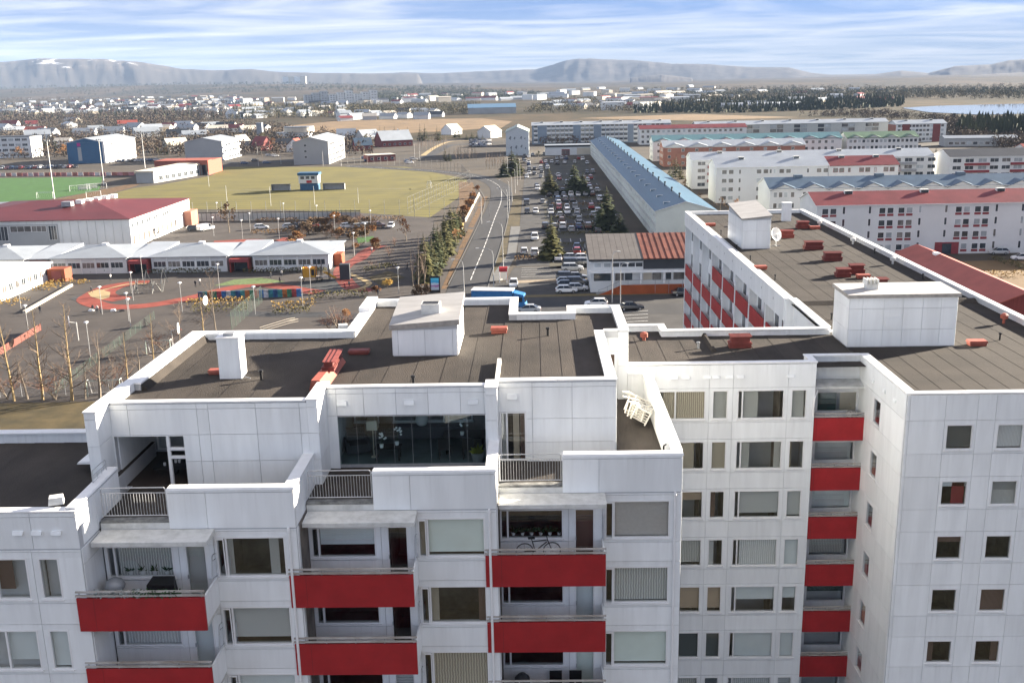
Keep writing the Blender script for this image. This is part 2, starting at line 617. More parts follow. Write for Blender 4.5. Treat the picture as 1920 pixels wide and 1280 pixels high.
def coping(root, x0, x1, y0, y1, z, h=0.05):
    """metal cap, jointed every few metres"""
    L = max(x1 - x0, y1 - y0)
    n = max(1, round(L / 2.6))
    for i in range(n):
        a, b = i / n, (i + 1) / n
        if x1 - x0 >= y1 - y0:
            wbox('coping', M_COPING, root, x0 + (x1 - x0) * a + .004, x0 + (x1 - x0) * b - .004, y0, y1, z, z + h)
        else:
            wbox('coping', M_COPING, root, x0, x1, y0 + (y1 - y0) * a + .004, y0 + (y1 - y0) * b - .004, z, z + h)

def railing_mesh(L, h=1.1, n=None, r=0.018):
    b = MB()
    n = n or int(L / 0.105)
    b.path([(0, 0, 0.02), (0, 0, h - .06), (.06, 0, h), (L - .06, 0, h), (L, 0, h - .06), (L, 0, .02)], r * 1.25, 6)
    b.tube((0, 0, .05), (L, 0, .05), r * 1.2, None, 6)
    b.tube((0, 0, h - .2), (L, 0, h - .2), r, None, 6)
    for i in range(1, n):
        b.tube((L * i / n, 0, .05), (L * i / n, 0, h - .2), r * .62, None, 4, cap=False)
    return b.mesh('railing', M_STEEL)

def vent_hood(fac, u, z, w_=0.42, h=0.17):
    b = MB()
    b.hexa([(0, -.10, 0), (w_, -.10, 0), (w_, 0, 0), (0, 0, 0), (0, -.05, h), (w_, -.05, h), (w_, 0, h), (0, 0, h)])
    fac.add('vent_hood', b.mesh('vent_hood', M_PANEL), u, 0.04, z)

# ------------------------------------------------------------------ the stepped apartment block (foreground)
FL = 2.8
ZT, ZB = 23.12, 21.53           # window head and sill of the top storey
XR = {1: -16.02, 2: -8.80, 3: -1.60, 4: 5.52}
YF = {1: 32.2, 2: 33.75, 3: 35.2, 4: 36.65}
ST = empty('apartment_building', (-6.0, 42.0, 0), 0, 'white panel-clad apartment block stepping back, penthouse terraces on top, red balconies below', 'building')

LOOK_BAY = {(4, 0): [('taupe', .13, 1, .98)], (4, 1): [('vert', .13, 1, .97)], (4, 2): [('green', .13, 1, .95)],
            (3, 0): [('green', .13, 1, .93), ('beige', 0, .11, 1)], (3, 1): [('beige', .13, .26, 1), ('brown', .88, 1, 1)], (3, 2): [('beige', .13, 1, 1)],
            (2, 0): [('vert', .13, .22, 1), ('vert', .76, .9, 1)], (2, 1): [('slat', .13, 1, .85)], (2, 2): [('grey', .13, 1, .5)]}
LOOK_BACK = {(4, 0): [], (4, 1): [('brown', .15, 1, .2)], (4, 2): [], (3, 0): [('grey', .12, 1, .62)], (3, 1): [('grey', .12, 1, .5)], (3, 2): [],
             (2, 0): [('vert', .14, 1, 1)], (2, 1): [('white', .12, 1, 1)]}
LOOK_DOOR = {(4, 0): [('brown', 0, 1, 1)], (4, 1): [('grey', 0, 1, 1)], (4, 2): [('green', 0, 1, 1)], (3, 0): [], (3, 1): [], (3, 2): [('slat', 0, 1, 1)], (2, 0): [('vert', 0, 1, 1)], (2, 1): [('grey', 0, 1, 1)]}

def balcony(fac, u0, u1, d1, zt, zb, d0=0.02, rails=True, m=None):
    """red front (part) > handrails, floor slab, side screen"""
    L = u1 - u0
    b = MB()
    b.box(0, L, 0, 0.09, zb - zt, 0)
    p = fac.add('balcony', b.mesh('balcony_front', m or M_RED), u0, d1, zt)
    q = MB(); q.box(0.05, L - .02, 0.09, d1 - d0, zb - zt + .04, zb - zt + .2)
    part('floor_slab', q.mesh('floor_slab', M_CONC), p)
    for x in (0, L - .07):
        part('side_wall', cube(M_PANEL), p, (x, .09, zb - zt + .2), 0, (.07, d1 - d0 - .09, zt - zb - .22))
    part('sheet_joint', cube(M_BLACK), p, (min(.6, L * .14), -.001, zb - zt), 0, (.009, .002, zt - zb))
    if rails:
        for i, zz in enumerate((0.10, 0.24)):
            q = MB(); q.box(-.02, L + .02, -.01 + .03 * i, .05 + .03 * i, zz - .04, zz + .02)
            part('handrail', q.mesh('handrail', M_WOODRAIL), p)
        q = MB()
        for i in range(5):
            x = .1 + (L - .2) * i / 4
            q.box(x - .02, x + .02, .05, .085, 0, .21)
        part('rail_posts', q.mesh('rail_posts', M_STEEL), p)
    return p

def section(k, floors=8):
    X, Y = XR[k], YF[k]
    f = Fac(ST, X, Y)                       # u = 0 at the right corner, negative to the left
    width = 7.15 if k > 1 else 12.0
    holes = []
    for fl in range(floors):
        zt, zb = ZT - FL * fl, ZB - FL * fl
        if k > 1:
            holes += [(-2.98, -0.44, zb, zt), (-7.05, -4.58, zb, zt - .33), (-4.16, -3.36, zt - 2.62, zt - .31)]
        else:
            holes += [(-1.56, -0.82, zb, zt), (-4.3, -1.95, zb, zt)]
    zp = 25.0 if k > 1 else 24.83
    wall(f, 'wall', (-width, 0, 0, 23.45), holes)
    zs = []
    for fl in range(floors):
        zs += [ZT + .22 - FL * fl, ZB - .17 - FL * fl]
    vis = 5
    hv = [(a - .0, b + .0, c, e) for a, b, c, e in holes]
    zlow = ZB - FL * vis
    if k > 1:
        panels(f, (-3.06, 0, zlow, 23.42), [], zs, hv)
        panels(f, (-7.13, -3.06, zlow, 23.42), [-4.38], [ZT - .3 - FL * i for i in range(vis)] + [ZB - .1 - FL * i for i in range(vis)], hv)
    else:
        panels(f, (-width, 0, zlow, 23.42), [-1.75], zs, hv)
    f.box('lower_wall', M_PANEL, -width, 0, .004, .034, .2, zlow - .01) if False else None
    for fl in range(floors):
        zt, zb = ZT - FL * fl, ZB - FL * fl
        near = fl < 4
        if k > 1:
            cv = LOOK_BAY.get((k, fl), COVERS[(k * 3 + fl * 5) % len(COVERS)])
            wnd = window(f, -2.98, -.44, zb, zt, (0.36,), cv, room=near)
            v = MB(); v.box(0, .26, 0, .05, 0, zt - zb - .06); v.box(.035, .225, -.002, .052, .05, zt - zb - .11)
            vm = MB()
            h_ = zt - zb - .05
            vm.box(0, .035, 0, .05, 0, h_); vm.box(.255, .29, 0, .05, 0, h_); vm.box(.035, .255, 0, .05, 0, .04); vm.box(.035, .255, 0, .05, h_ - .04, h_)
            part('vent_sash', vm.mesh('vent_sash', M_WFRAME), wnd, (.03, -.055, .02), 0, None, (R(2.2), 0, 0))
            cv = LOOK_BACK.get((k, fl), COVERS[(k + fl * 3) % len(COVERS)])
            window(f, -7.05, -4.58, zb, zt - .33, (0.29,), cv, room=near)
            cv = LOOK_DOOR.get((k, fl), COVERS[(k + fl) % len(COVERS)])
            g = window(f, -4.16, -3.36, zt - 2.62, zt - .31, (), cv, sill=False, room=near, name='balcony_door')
            part('handle', cube(M_GREYMET), g, (.05, -.06, 1.0), 0, (.03, .06, .14))
            # balcony of this storey: reaches forward to the neighbour's plane
            dd = YF[k] - YF[k - 1] + .1
            balcony(f, -7.58, -3.03, dd, ZB + .04 - FL * fl, ZB - 1.25 - FL * fl, d0=.05)
            # screen panel at the balcony's end
            f.add('end_screen', railing_mesh(.55, .9, 4), -3.05, .06, ZB + .02 - FL * fl).rotation_euler = (0, R(-14), R(-90))
        else:
            window(f, -1.56, -.82, zb, zt, (), [('white', 0, .15, 1)] if fl == 0 else [('grey', 0, 1, .97)], room=near)
            window(f, -4.3, -1.95, zb, zt, (1.2,), [('brown', .5, .75, .8)] if fl == 0 else [('grey', .5, 1, .8)], room=near)
    # return wall facing right
    if k < 4:
        g = Fac(ST, X, Y, R(90))
        L = YF[k + 1] - Y
        wall(g, 'return_wall', (0.25, L + .02, 0, 23.43), [], .2)
        panels(g, (0.01, L, zlow, 23.42), [], [ZT - .3 - FL * i for i in range(vis)], [])
    if k > 1:
        # downpipe on the corner strip
        b = MB(); b.tube((0, 0, 0), (0, 0, 23.3), .05, None, 7); b.lathe([(.05, 23.3), (.075, 23.33), (.05, 23.48), (.0, 23.5)], 7)
        f.add('downpipe', b.mesh('downpipe', M_WHITE), -.27, .10, 0)
        # canopy over the top balcony
        b = MB(); b.hexa([(-7.1, -1.03, 23.24), (-2.97, -1.03, 23.24), (-2.97, -.042, 23.28), (-7.1, -.042, 23.28), (-7.1, -1.03, 23.40), (-2.97, -1.03, 23.40), (-2.97, -.042, 23.45), (-7.1, -.042, 23.45)])
        f.add('canopy', b.mesh('canopy', M_CONC), 0, 0, 0)
        # terrace edge: slab, gutter strip, parapet on the right, railing on the left
        f.box('slab_edge', M_CONC, -7.14, -4.58, -.1, -.02, 23.44, 23.66)
        f.box('gutter_strip', M_CONC_D, -7.14, -4.58, -.35, -.06, 23.66, 23.76)
        f.box('parapet', M_BACK, -4.57, 0, -.30, 0, 23.45, 24.93)
        panels(f, (-4.58, 0, 23.46, 24.84), [-3.2], [], [])
        panels(f, (-4.58, 0, 24.85, 24.95), [], [], [], d=.012)
        b = MB(); b.hexa([(-4.62, -.06, 24.95), (.05, -.06, 24.95), (.05, .36, 24.95), (-4.62, .36, 24.95), (-4.56, -.02, 25.03), (.02, -.02, 25.03), (.02, .33, 25.03), (-4.56, .33, 25.03)])
        f.add('coping', b.mesh('coping', M_COPING), 0, 0, 0)
        f.add('railing', railing_mesh(2.36, 1.12), -7.02, -.08, 23.9)
        wbox('end_panel', M_PANEL, ST, X - 4.6, X - 4.57, Y - .03, Y + .3, 23.46, 24.95)

for k in (1, 2, 3, 4):
    section(k)

# penthouse storey
ZP, ZRF, ZTF = 27.2, 26.85, 23.75       # parapet top, roof felt, terrace floor
# --- section 1: low roof on the left
wbox('wall', M_BACK, ST, -28.0, XR[1] - .3, YF[1] + .3, 40.5, 0, 24.3)
felt_roof(ST, -28.0, -16.4, 32.5, 40.6, 24.32, 1.3)
coping(ST, -28.0, XR[1] + .02, YF[1] - .06, YF[1] + .34, 24.83)
f1 = Fac(ST, XR[1], YF[1])
f1.box('parapet', M_BACK, -12, 0, -.28, 0, 23.45, 24.82)
panels(f1, (-12, 0, 23.46, 24.82), [-1.63, -4.2, -6.8, -9.4], [24.66], [])
for u in (-2.27, -1.62, -.93):
    vent_hood(f1, u, 24.02, .36, .13)
wbox('rear_parapet', M_PANEL, ST, -28.0, -17.1, 40.6, 40.95, 23, 24.75)
coping(ST, -28.0, -17.06, 40.5, 41.0, 24.76)
# side parapet between section 1 roof and terrace of section 2
wbox('parapet', M_BACK, ST, XR[1] - .36, XR[1] - .04, 32.5, 35.9, 23.5, 24.9)
g = Fac(ST, XR[1] - .04, 32.2, R(90))
panels(g, (.02, 3.7, 23.45, 24.86), [1.5], [], [])
b = MB(); b.hexa([(XR[1] - .42, 32.3, 24.9), (XR[1] + .02, 32.3, 24.9), (XR[1] + .02, 35.9, 24.98), (XR[1] - .42, 35.9, 24.98), (XR[1] - .38, 32.3, 24.95), (XR[1] - .02, 32.3, 24.95), (XR[1] - .02, 35.9, 25.04), (XR[1] - .38, 35.9, 25.04)])
wpart('coping', b.mesh('coping', M_COPING), ST)
# --- terraces
for (x0, x1, y0, y1) in ((XR[1] - .04, XR[2] - .3, 34.05, 37.2), (XR[2], XR[3] - .3, 35.5, 38.9), (XR[3], XR[4] - .3, 36.95, 39.5), (3.2, 5.25, 39.5, 47.6)):
    wbox('terrace_slab', M_CONC_D, ST, x0 - .02, x1 + .05, y0 - .2, y1 + .5, 23.46, 23.66)
    felt_roof(ST, x0, x1, y0 - .05, y1 + .1, ZTF - .05, .95)
# side return parapets of the terraces (right ends, facing right)
for k in (2, 3):
    X, Y = XR[k], YF[k]
    L = (37.15 if k == 2 else 38.9) - Y
    wbox('parapet', M_BACK, ST, X - .30, X - .02, Y + .3, Y + L, 23.45, 24.93)
    g = Fac(ST, X - .02, Y, R(90))
    panels(g, (.02, L, 23.46, 24.95), [1.45], [24.85], [])
    b = MB(); b.box(X - .38, X + .05, Y + .37, Y + L, 24.955, 25.035)
    wpart('coping', b.mesh('coping', M_COPING), ST)
# right parapet of section 4's long terrace
X = XR[4]
wbox('parapet', M_BACK, ST, X - .30, X - .02, YF[4] + .3, 47.6, 23.0, 24.93)
g = Fac(ST, X - .02, YF[4], R(90))
panels(g, (.02, 11.2, 8.0, 24.95), [2.6, 5.2, 7.8], [24.85, 23.4, 20.6, 17.8, 15.0, 12.2], [])
wall(g, 'side_wall', (0, 14.0, 0, 23.4), [], .25)
g2 = Fac(ST, X - .31, 47.6, R(-90))
panels(g2, (0, 10.6, 23.76, 24.9), [2.4, 4.8, 7.2], [], [], thick=.02)
coping(ST, X - .40, X + .05, YF[4] + .37, 47.85, 24.955, .08)
wbox('terrace_back_wall', M_PANEL, ST, 4.42, X - .3, 47.6, 47.9, 23.5, 24.93)
coping(ST, 4.42, X - .41, 47.52, 47.95, 24.955, .075)
bb = MB(); bb.tube((0, 0, 0), (0, 0, .75), .035, None, 6); bb.tube((0, 0, .75), (.12, 0, .82), .03, None, 6)
wpart('vent_pipe', bb.mesh('vent_pipe', M_BLACK), ST, (5.08, 36.98 + 1.9, 23.75))

# --- penthouse walls
def ph_front(x0, x1, y, holes=(), useams=(), zseams=(25.55,), z0=23.7):
    f = Fac(ST, x0, y)
    hh = [(a - x0, b - x0, c, e) for a, b, c, e in holes]
    wall(f, 'penthouse_wall', (0, x1 - x0, z0 - .2, 27.1), hh, .25)
    panels(f, (0, x1 - x0, z0, 27.1), [u - x0 for u in useams], zseams, hh)
    return f
# section 2 penthouse: loggia on the left, blank wall on the right
fp2 = ph_front(-16.6, -8.9, 37.15, [(-16.55, -13.82, 23.7, 25.80)], [-15.9, -13.2, -12.75, -10.9, -9.2], (26.9, 25.85, 24.75))
# fin walls between the sections
def fin(x0, x1, y0, y1, z0=23.5, z1=27.2):
    wbox('fin_wall', M_BACK, ST, x0 + .036, x1 - .036, y0 + .036, y1, z0, z1 - .05)
    f = Fac(ST, x0, y0 + .036)
    panels(f, (0, x1 - x0, z0, z1 - .02), [], [26.9, 25.85, 24.75], [])
    f = Fac(ST, x1 - .036, y0, R(90)); panels(f, (.02, y1 - y0, z0, z1 - .02), [], [26.9, 25.85, 24.75], [])
    f = Fac(ST, x0 + .036, y1, R(-90)); panels(f, (0, y1 - y0 - .02, z0, z1 - .02), [2.4], [26.9, 25.85, 24.75], [])
    coping(ST, x0 - .03, x1 + .03, y0 - .03, y1, z1 - .02, .06)
fin(-17.06, -16.6, 35.9, 39.7)
fin(-8.92, -8.50, 37.13, 39.5)
fin(-2.06, -1.60, 38.35, 39.42)
fp3 = ph_front(-8.5, -2.06, 38.85, [(-8.10, -2.12, 23.7, 25.95)], [-8.1, -7.0, -5.7, -4.4, -3.1, -2.15], (26.9, 25.98))
for u in (.42, 3.14, 5.72):
    vent_hood(fp3, u, 26.42, .40, .18)
fp4 = ph_front(-1.6, 3.18, 39.4, [(-1.56, -.48, 23.7, 25.87)], [-.22, 1.40], (26.9, 25.56, 24.55))
for u in (.36,):
    vent_hood(fp4, u, 26.42, .42, .2)
# section 4 side wall (facing right), rear block, door
g = Fac(ST, 3.18, 39.4, R(90))
wall(g, 'penthouse_wall', (.25, 8.3, 23.5, 27.1), [(6.3, 7.4, 23.8, 25.9)], .25)
panels(g, (.02, 8.3, 23.7, 27.12), [2.6, 5.2], [25.56], [(6.3, 7.4, 23.8, 25.9)])
ph_front(3.18, 3.95, 47.7, [(3.36, 3.76, 23.75, 25.95)], [], (26.9, 26.1))
ph_front(3.93, 4.40, 47.6, [], [], (26.9, 25.4))
fd = Fac(ST, 3.18, 47.7)
dr = fd.box('terrace_door', mat('door_brown', (.09, .05, .03), .5), .18, .58, -.05, .03, 23.75, 25.95)
g = Fac(ST, 4.40, 47.6, R(90)); panels(g, (.02, 5.45, 24.0, 27.12), [2.6], [25.5], [])
wbox('penthouse_wall', M_BACK, ST, 4.1, 4.37, 47.7, 53.0, 23.5, 27.1)
# outer walls seen from the back and left
wbox('penthouse_wall', M_PANEL, ST, -17.03, -16.64, 39.7, 48.5, 23.4, 27.16)
wbox('penthouse_wall', M_PANEL, ST, -17.03, -8.95, 48.1, 48.5, 0, 27.16)
wbox('penthouse_wall', M_PANEL, ST, -9.33, -8.93, 48.5, 55.5, 0, 27.16)
wbox('penthouse_wall', M_PANEL, ST, -8.93, -1.05, 55.1, 55.5, 0, 27.16)
wbox('penthouse_wall', M_PANEL, ST, -1.42, -1.02, 51.4, 55.1, 0, 27.16)
wbox('penthouse_wall', M_PANEL, ST, -1.02, 2.03, 51.3, 51.72, 0, 27.16)
wbox('penthouse_wall', M_PANEL, ST, 1.63, 2.03, 51.72, 53.1, 0, 27.16)
wbox('penthouse_wall', M_PANEL, ST, 2.03, 4.38, 52.7, 53.1, 0, 27.16)
wbox('body', M_BACK, ST, -17.0, -9.3, 37.6, 48.1, 0, 23.4)
wbox('body', M_BACK, ST, -8.9, -1.45, 39.6, 55.0, 0, 23.4)
wbox('body', M_BACK, ST, -1.4, 4.3, 40.0, 51.2, 0, 23.4)
# roof decks
felt_roof(ST, -16.66, -8.95, 37.4, 48.1, ZRF, 1.28)
felt_roof(ST, -8.93, -1.62, 39.1, 48.3, ZRF + .006, 1.22)
felt_roof(ST, -8.93, -1.40, 48.3, 55.1, ZRF, 1.25)
felt_roof(ST, -1.62, 2.85, 39.65, 51.3, ZRF + .012, .98)
felt_roof(ST, 2.85, 4.1, 47.9, 52.8, ZRF, 1.25)
felt_roof(ST, 2.03, 2.86, 51.3, 52.75, ZRF, .83)
# low upstand between roof 3 and roof 4
wbox('upstand', M_CONC, ST, -1.74, -1.58, 39.45, 43.2, ZRF, 27.08)
# parapets + copings
def rim(x0, x1, y0, y1, z0=26.8, z1=27.14, w_=.0):
    wbox('roof_kerb', M_BACK, ST, x0 + .04, x1 - .04, y0 + .04, y1 - .04, z0, z1)
    coping(ST, x0, x1, y0, y1, z1 + .003, .06)
rim(-16.58, -8.93, 37.12, 37.45)
rim(-17.09, -16.32, 39.72, 48.2)
b = MB(); b.hexa([(-16.32, 39.8, 26.85), (-16.05, 39.8, 26.85), (-16.05, 48, 26.85), (-16.32, 48, 26.85), (-16.32, 39.8, 27.12), (-16.30, 39.8, 27.12), (-16.30, 48, 27.12), (-16.32, 48, 27.12)])
wpart('kerb_fillet', b.mesh('kerb_fillet', M_FELT2), ST)
rim(-17.09, -9.36, 48.22, 48.62)
rim(-9.36, -8.86, 48.1, 55.2)
rim(-9.36, -.98, 55.21, 55.6)
rim(-1.44, -.98, 51.25, 55.2)
rim(-.97, 2.06, 51.28, 51.74)
rim(1.62, 2.06, 51.75, 53.0)
rim(1.62, 4.45, 53.01, 53.2)
rim(3.98, 4.45, 47.56, 53.0)
rim(2.76, 3.22, 39.76, 47.62)
rim(3.23, 3.97, 47.6, 47.85)
rim(-1.60, 3.24, 39.36, 39.75)
rim(-8.5, -2.06, 38.80, 39.1)
wbox('raised_coping', M_COPING, ST, -9.40, -8.82, 52.4, 55.25, 27.2, 27.42)
# red duct on the fin between roof 2 and 3
b = MB(); b.hexa([(-9.3, 39.4, 26.86), (-8.6, 39.4, 26.86), (-8.55, 43.7, 26.86), (-9.2, 43.7, 26.86), (-9.2, 39.4, 27.3), (-8.85, 39.4, 27.3), (-8.8, 43.7, 27.2), (-9.1, 43.7, 27.2)])
wpart('roof_duct', b.mesh('roof_duct', M_ORANGEMETAL), ST)
def red_vent(root, x, y, z, L=1.15, w_=.55, h=.55, rz=0.0, louvres=3):
    b = MB()
    b.box(-L / 2, L / 2, -w_ / 2, w_ / 2, 0, h * .45)
    b.box(-L / 2 - .04, L / 2 + .04, -w_ / 2 - .05, w_ / 2 + .05, h * .32, h * .38)
    b.box(-L / 2 + .08, L / 2 - .08, -w_ / 2 + .06, w_ / 2 - .06, h * .45, h * .88)
    p = wpart('roof_vent', b.mesh('roof_vent', M_REDMETAL), root, (x, y, z), rz)
    q = MB()
    for i in range(louvres):
        yy = -w_ / 2 - .08 + i * (w_ + .04) / louvres
        q.hexa([(-L / 2, yy, h * .86), (L / 2, yy, h * .86), (L / 2, yy + .2, h * .93), (-L / 2, yy + .2, h * .93), (-L / 2, yy, h * .90), (L / 2, yy, h * .90), (L / 2, yy + .2, h * .98), (-L / 2, yy + .2, h * .98)])
    part('vent_cap', q.mesh('vent_cap', M_REDMETAL), p)
    return p
red_vent(ST, -8.85, 42.1, 27.2, 2.2, .5, .45, R(92))
def flat_hatch(root, x, y, z, L=.95, w_=.42, h=.22, m=None):
    b = MB(); b.box(-L / 2 + .05, L / 2 - .05, -w_ / 2 + .05, w_ / 2 - .05, 0, h * .6); b.hexa([(-L / 2, -w_ / 2, h * .55), (L / 2, -w_ / 2, h * .55), (L / 2, w_ / 2, h * .55), (-L / 2, w_ / 2, h * .55), (-L / 2 + .03, -w_ / 2 + .03, h), (L / 2 - .03, -w_ / 2 + .03, h), (L / 2 - .03, w_ / 2 - .03, h), (-L / 2 + .03, w_ / 2 - .03, h)])
    return wpart('roof_hatch', b.mesh('roof_hatch', m or M_ORANGEMETAL), root, (x, y, z))
flat_hatch(ST, -8.2, 45.1, 26.87, 1.0, .5, .2, M_REDMETAL)
flat_hatch(ST, -1.85, 48.65, 26.88, .85, .5, .3)
flat_hatch(ST, -13.95, 42.1, 26.87, .62, .45, .2)
def vent_pipe(root, x, y, z, h=.4, r=.06, m=None, cap=True):
    b = MB(); b.lathe([(r, 0), (r, h * .8), (r * 1.7, h * .8), (r * 1.7, h), (0, h * 1.05)] if cap else [(r, 0), (r, h), (0, h)], 8)
    return wpart('vent_pipe', b.mesh('vent_pipe', m or M_BLACK), root, (x, y, z))
for x, y, h in ((.55, 47.9, .42), (-5.1, 40.0, .4), (-11.7, 41.1, .42)):
    vent_pipe(ST, x, y, 26.87, h)
# chimney
b = MB(); b.box(-13.54, -12.6, 41.3, 42.15, 26.86, 28.62)
ch = wpart('chimney', b.mesh('chimney', M_PANEL), ST)
q = MB(); q.box(-13.58, -12.56, 41.26, 42.19, 28.62, 28.68); part('cap', q.mesh('cap', M_COPING), ch)
q = MB(); q.box(-13.3, -12.85, 41.5, 41.95, 28.68, 28.8); part('flue', q.mesh('flue', M_GREYMET), ch)
q = MB(); q.tube((-12.56, 41.4, 28.5), (-12.52, 41.35, 26.95), .02, None, 5); q.tube((-12.52, 41.35, 26.95), (-12.2, 41.2, 26.9), .02, None, 5); part('lightning_cable', q.mesh('lightning_cable', M_GREYMET), ch)
# stair tower
def tower(root, x0, x1, y0, y1, z0, zc, over=.12, vent=None, slab=.24, seams=(), zs=()):
    """zc: slab underside at FL, FR, RR, RL"""
    b = MB()
    b.hexa([(x0, y0, z0), (x1, y0, z0), (x1, y1, z0), (x0, y1, z0), (x0, y0, zc[0]), (x1, y0, zc[1]), (x1, y1, zc[2]), (x0, y1, zc[3])])
    t = wpart('stair_tower', b.mesh('stair_tower', M_BACK), root)
    W_ = W[root.name]
    zm = min(zc[0], zc[1])
    for fx in (Fac(root, x0, y0), Fac(root, x1, y0, R(90)), Fac(root, x0, y1, R(-90))):
        L = (x1 - x0) if fx.rz == 0 else (y1 - y0)
        z1 = zm if fx.rz == 0 else min(zc[1], zc[2]) if fx.rz > 0 else min(zc[0], zc[3])
        panels(fx, (0, L, z0 + .05, z1), [L * s_ for s_ in seams], [z0 + .3 + q_ for q_ in zs], [])
    b = MB()
    o = over
    pts = [(x0 - o, y0 - o, zc[0]), (x1 + o, y0 - o, zc[1]), (x1 + o, y1 + o, zc[2]), (x0 - o, y1 + o, zc[3])]
    b.hexa(pts + [(p[0], p[1], p[2] + slab) for p in pts])
    b.m[0] = 1; b.m[2] = b.m[3] = b.m[4] = b.m[5] = 1
    wpart('tower_roof', b.mesh('tower_roof', [M_ROOFSLAB, M_FASCIA]), root)
    return t
tower(ST, -6.52, -3.6, 44.5, 48.3, 26.86, (28.12, 28.34, 28.78, 28.56), .13, seams=(.08, .5, .93), zs=(1.15,))
b = MB(); b.box(-5.3, -4.45, 45.5, 46.3, 28.4, 29.05, 0)
sk = wpart('roof_ventilator', b.mesh('roof_ventilator', M_CONC), ST)
q = MB(); q.box(-5.24, -4.52, 45.58, 45.88, 29.05, 29.06); q.box(-5.24, -4.52, 45.95, 46.2, 29.05, 29.06); part('louvre', q.mesh('louvre', M_BLACK), sk)
# little side canopy on the far left of the penthouse
b = MB(); b.hexa([(-18.1, 37.0, 24.72), (-17.06, 37.0, 24.72), (-17.06, 38.6, 24.72), (-18.1, 38.6, 24.72), (-18.05, 37.0, 24.80), (-17.06, 37.0, 24.84), (-17.06, 38.6, 24.84), (-18.05, 38.6, 24.80)])
wpart('side_canopy', b.mesh('side_canopy', M_COPING), ST)

# loggia of section 2: side wall, back wall with glazing, floor, posts
wbox('loggia_wall', M_PANEL, ST, -16.55, -16.5, 37.4, 41.0, 23.7, 26.7)
wbox('loggia_wall', M_BACK, ST, -13.6, -13.5, 37.4, 41.0, 23.7, 26.7)
wbox('loggia_wall', M_BACK, ST, -16.5, -13.6, 41.0, 41.1, 23.7, 26.7)
wbox('loggia_ceiling', M_CONC, ST, -16.5, -13.6, 37.4, 41.0, 26.05, 26.1)
wbox('loggia_floor', mat('dark_boards', (.045, .032, .025), .5, .3, 3, stretch=(4, .3, 1)), ST, -16.5, -13.6, 37.2, 41.0, 23.66, 23.72)
fl2 = Fac(ST, -16.5, 40.95)
window(fl2, .12, 1.5, 23.85, 25.95, (), [('vert', .5, 1, 1)], sill=False, room=False, name='loggia_glazing')
window(fl2, 1.6, 2.85, 23.85, 25.95, (), [('beige', .3, .8, 1)], sill=False, room=False, name='loggia_glazing')
wbox('post', M_WFRAME, ST, -14.52, -14.40, 37.14, 37.26, 23.72, 25.8)
wbox('rail', M_WFRAME, ST, -14.40, -13.84, 37.15, 37.24, 24.85, 24.97)
wbox('rail', M_WFRAME, ST, -14.40, -13.84, 37.15, 37.24, 25.2, 25.32)
wpart('railing', railing_mesh(1.2, .5, 3), ST, (XR[1] - .3, 34.4, 24.95), R(90))

# conservatory of section 3
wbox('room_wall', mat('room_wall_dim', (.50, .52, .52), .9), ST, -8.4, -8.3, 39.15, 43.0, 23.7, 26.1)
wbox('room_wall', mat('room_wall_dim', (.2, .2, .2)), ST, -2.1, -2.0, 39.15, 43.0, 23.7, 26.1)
wbox('room_ceiling', M_CONC, ST, -8.4, -2.0, 39.15, 43.0, 26.08, 26.14)
wbox('room_floor', mat('green_grey_tiles', (.11, .145, .15), .3, .3, 1.2), ST, -8.4, -2.0, 39.0, 43.0, 23.66, 23.74)
fb = Fac(ST, -8.3, 42.9)
wbox('room_wall', mat('room_back_dim', (.24, .21, .19), .9, .4, 1.0), ST, -8.3, -2.1, 43.0, 43.05, 23.7, 26.1)
for i, u in enumerate((.1, 1.85, 3.05, 4.3)):
    window(fb, u, u + 1.1, 24.3, 26.0, (), [[('brown', 0, 1, .4)], [('beige', .1, .4, 1)], [('teal', 0, 1, 1)], [('teal', 0, .4, 1)]][i], room=False, name='inner_window')
fg = Fac(ST, -8.10, 38.85)
for i in range(8):
    u = i * 5.98 / 8
    pp = fg.add('glass_panel', cube(M_GLASS2), u + .006, -.02, 23.86, (5.98 / 8 - .012, .012, 2.08))
    fg.box('glass_joint', M_GREYMET, u - .005, u + .005, -.035, -.019, 23.86, 25.94)
fg.box('glazing_rail', M_STEEL, 0, 5.98, -.06, .03, 23.74, 23.86)
fg.box('glazing_rail', M_STEEL, 0, 5.98, -.06, .02, 25.92, 25.955)
# door strip of section 4's penthouse
f4 = Fac(ST, -1.6, 39.4)
window(f4, .05, 1.12, 23.75, 25.86, (.28,), [('white', .04, .25, 1), ('beige', .5, .75, 1), ('brown', .8, 1, 1)], sill=False, name='terrace_door')
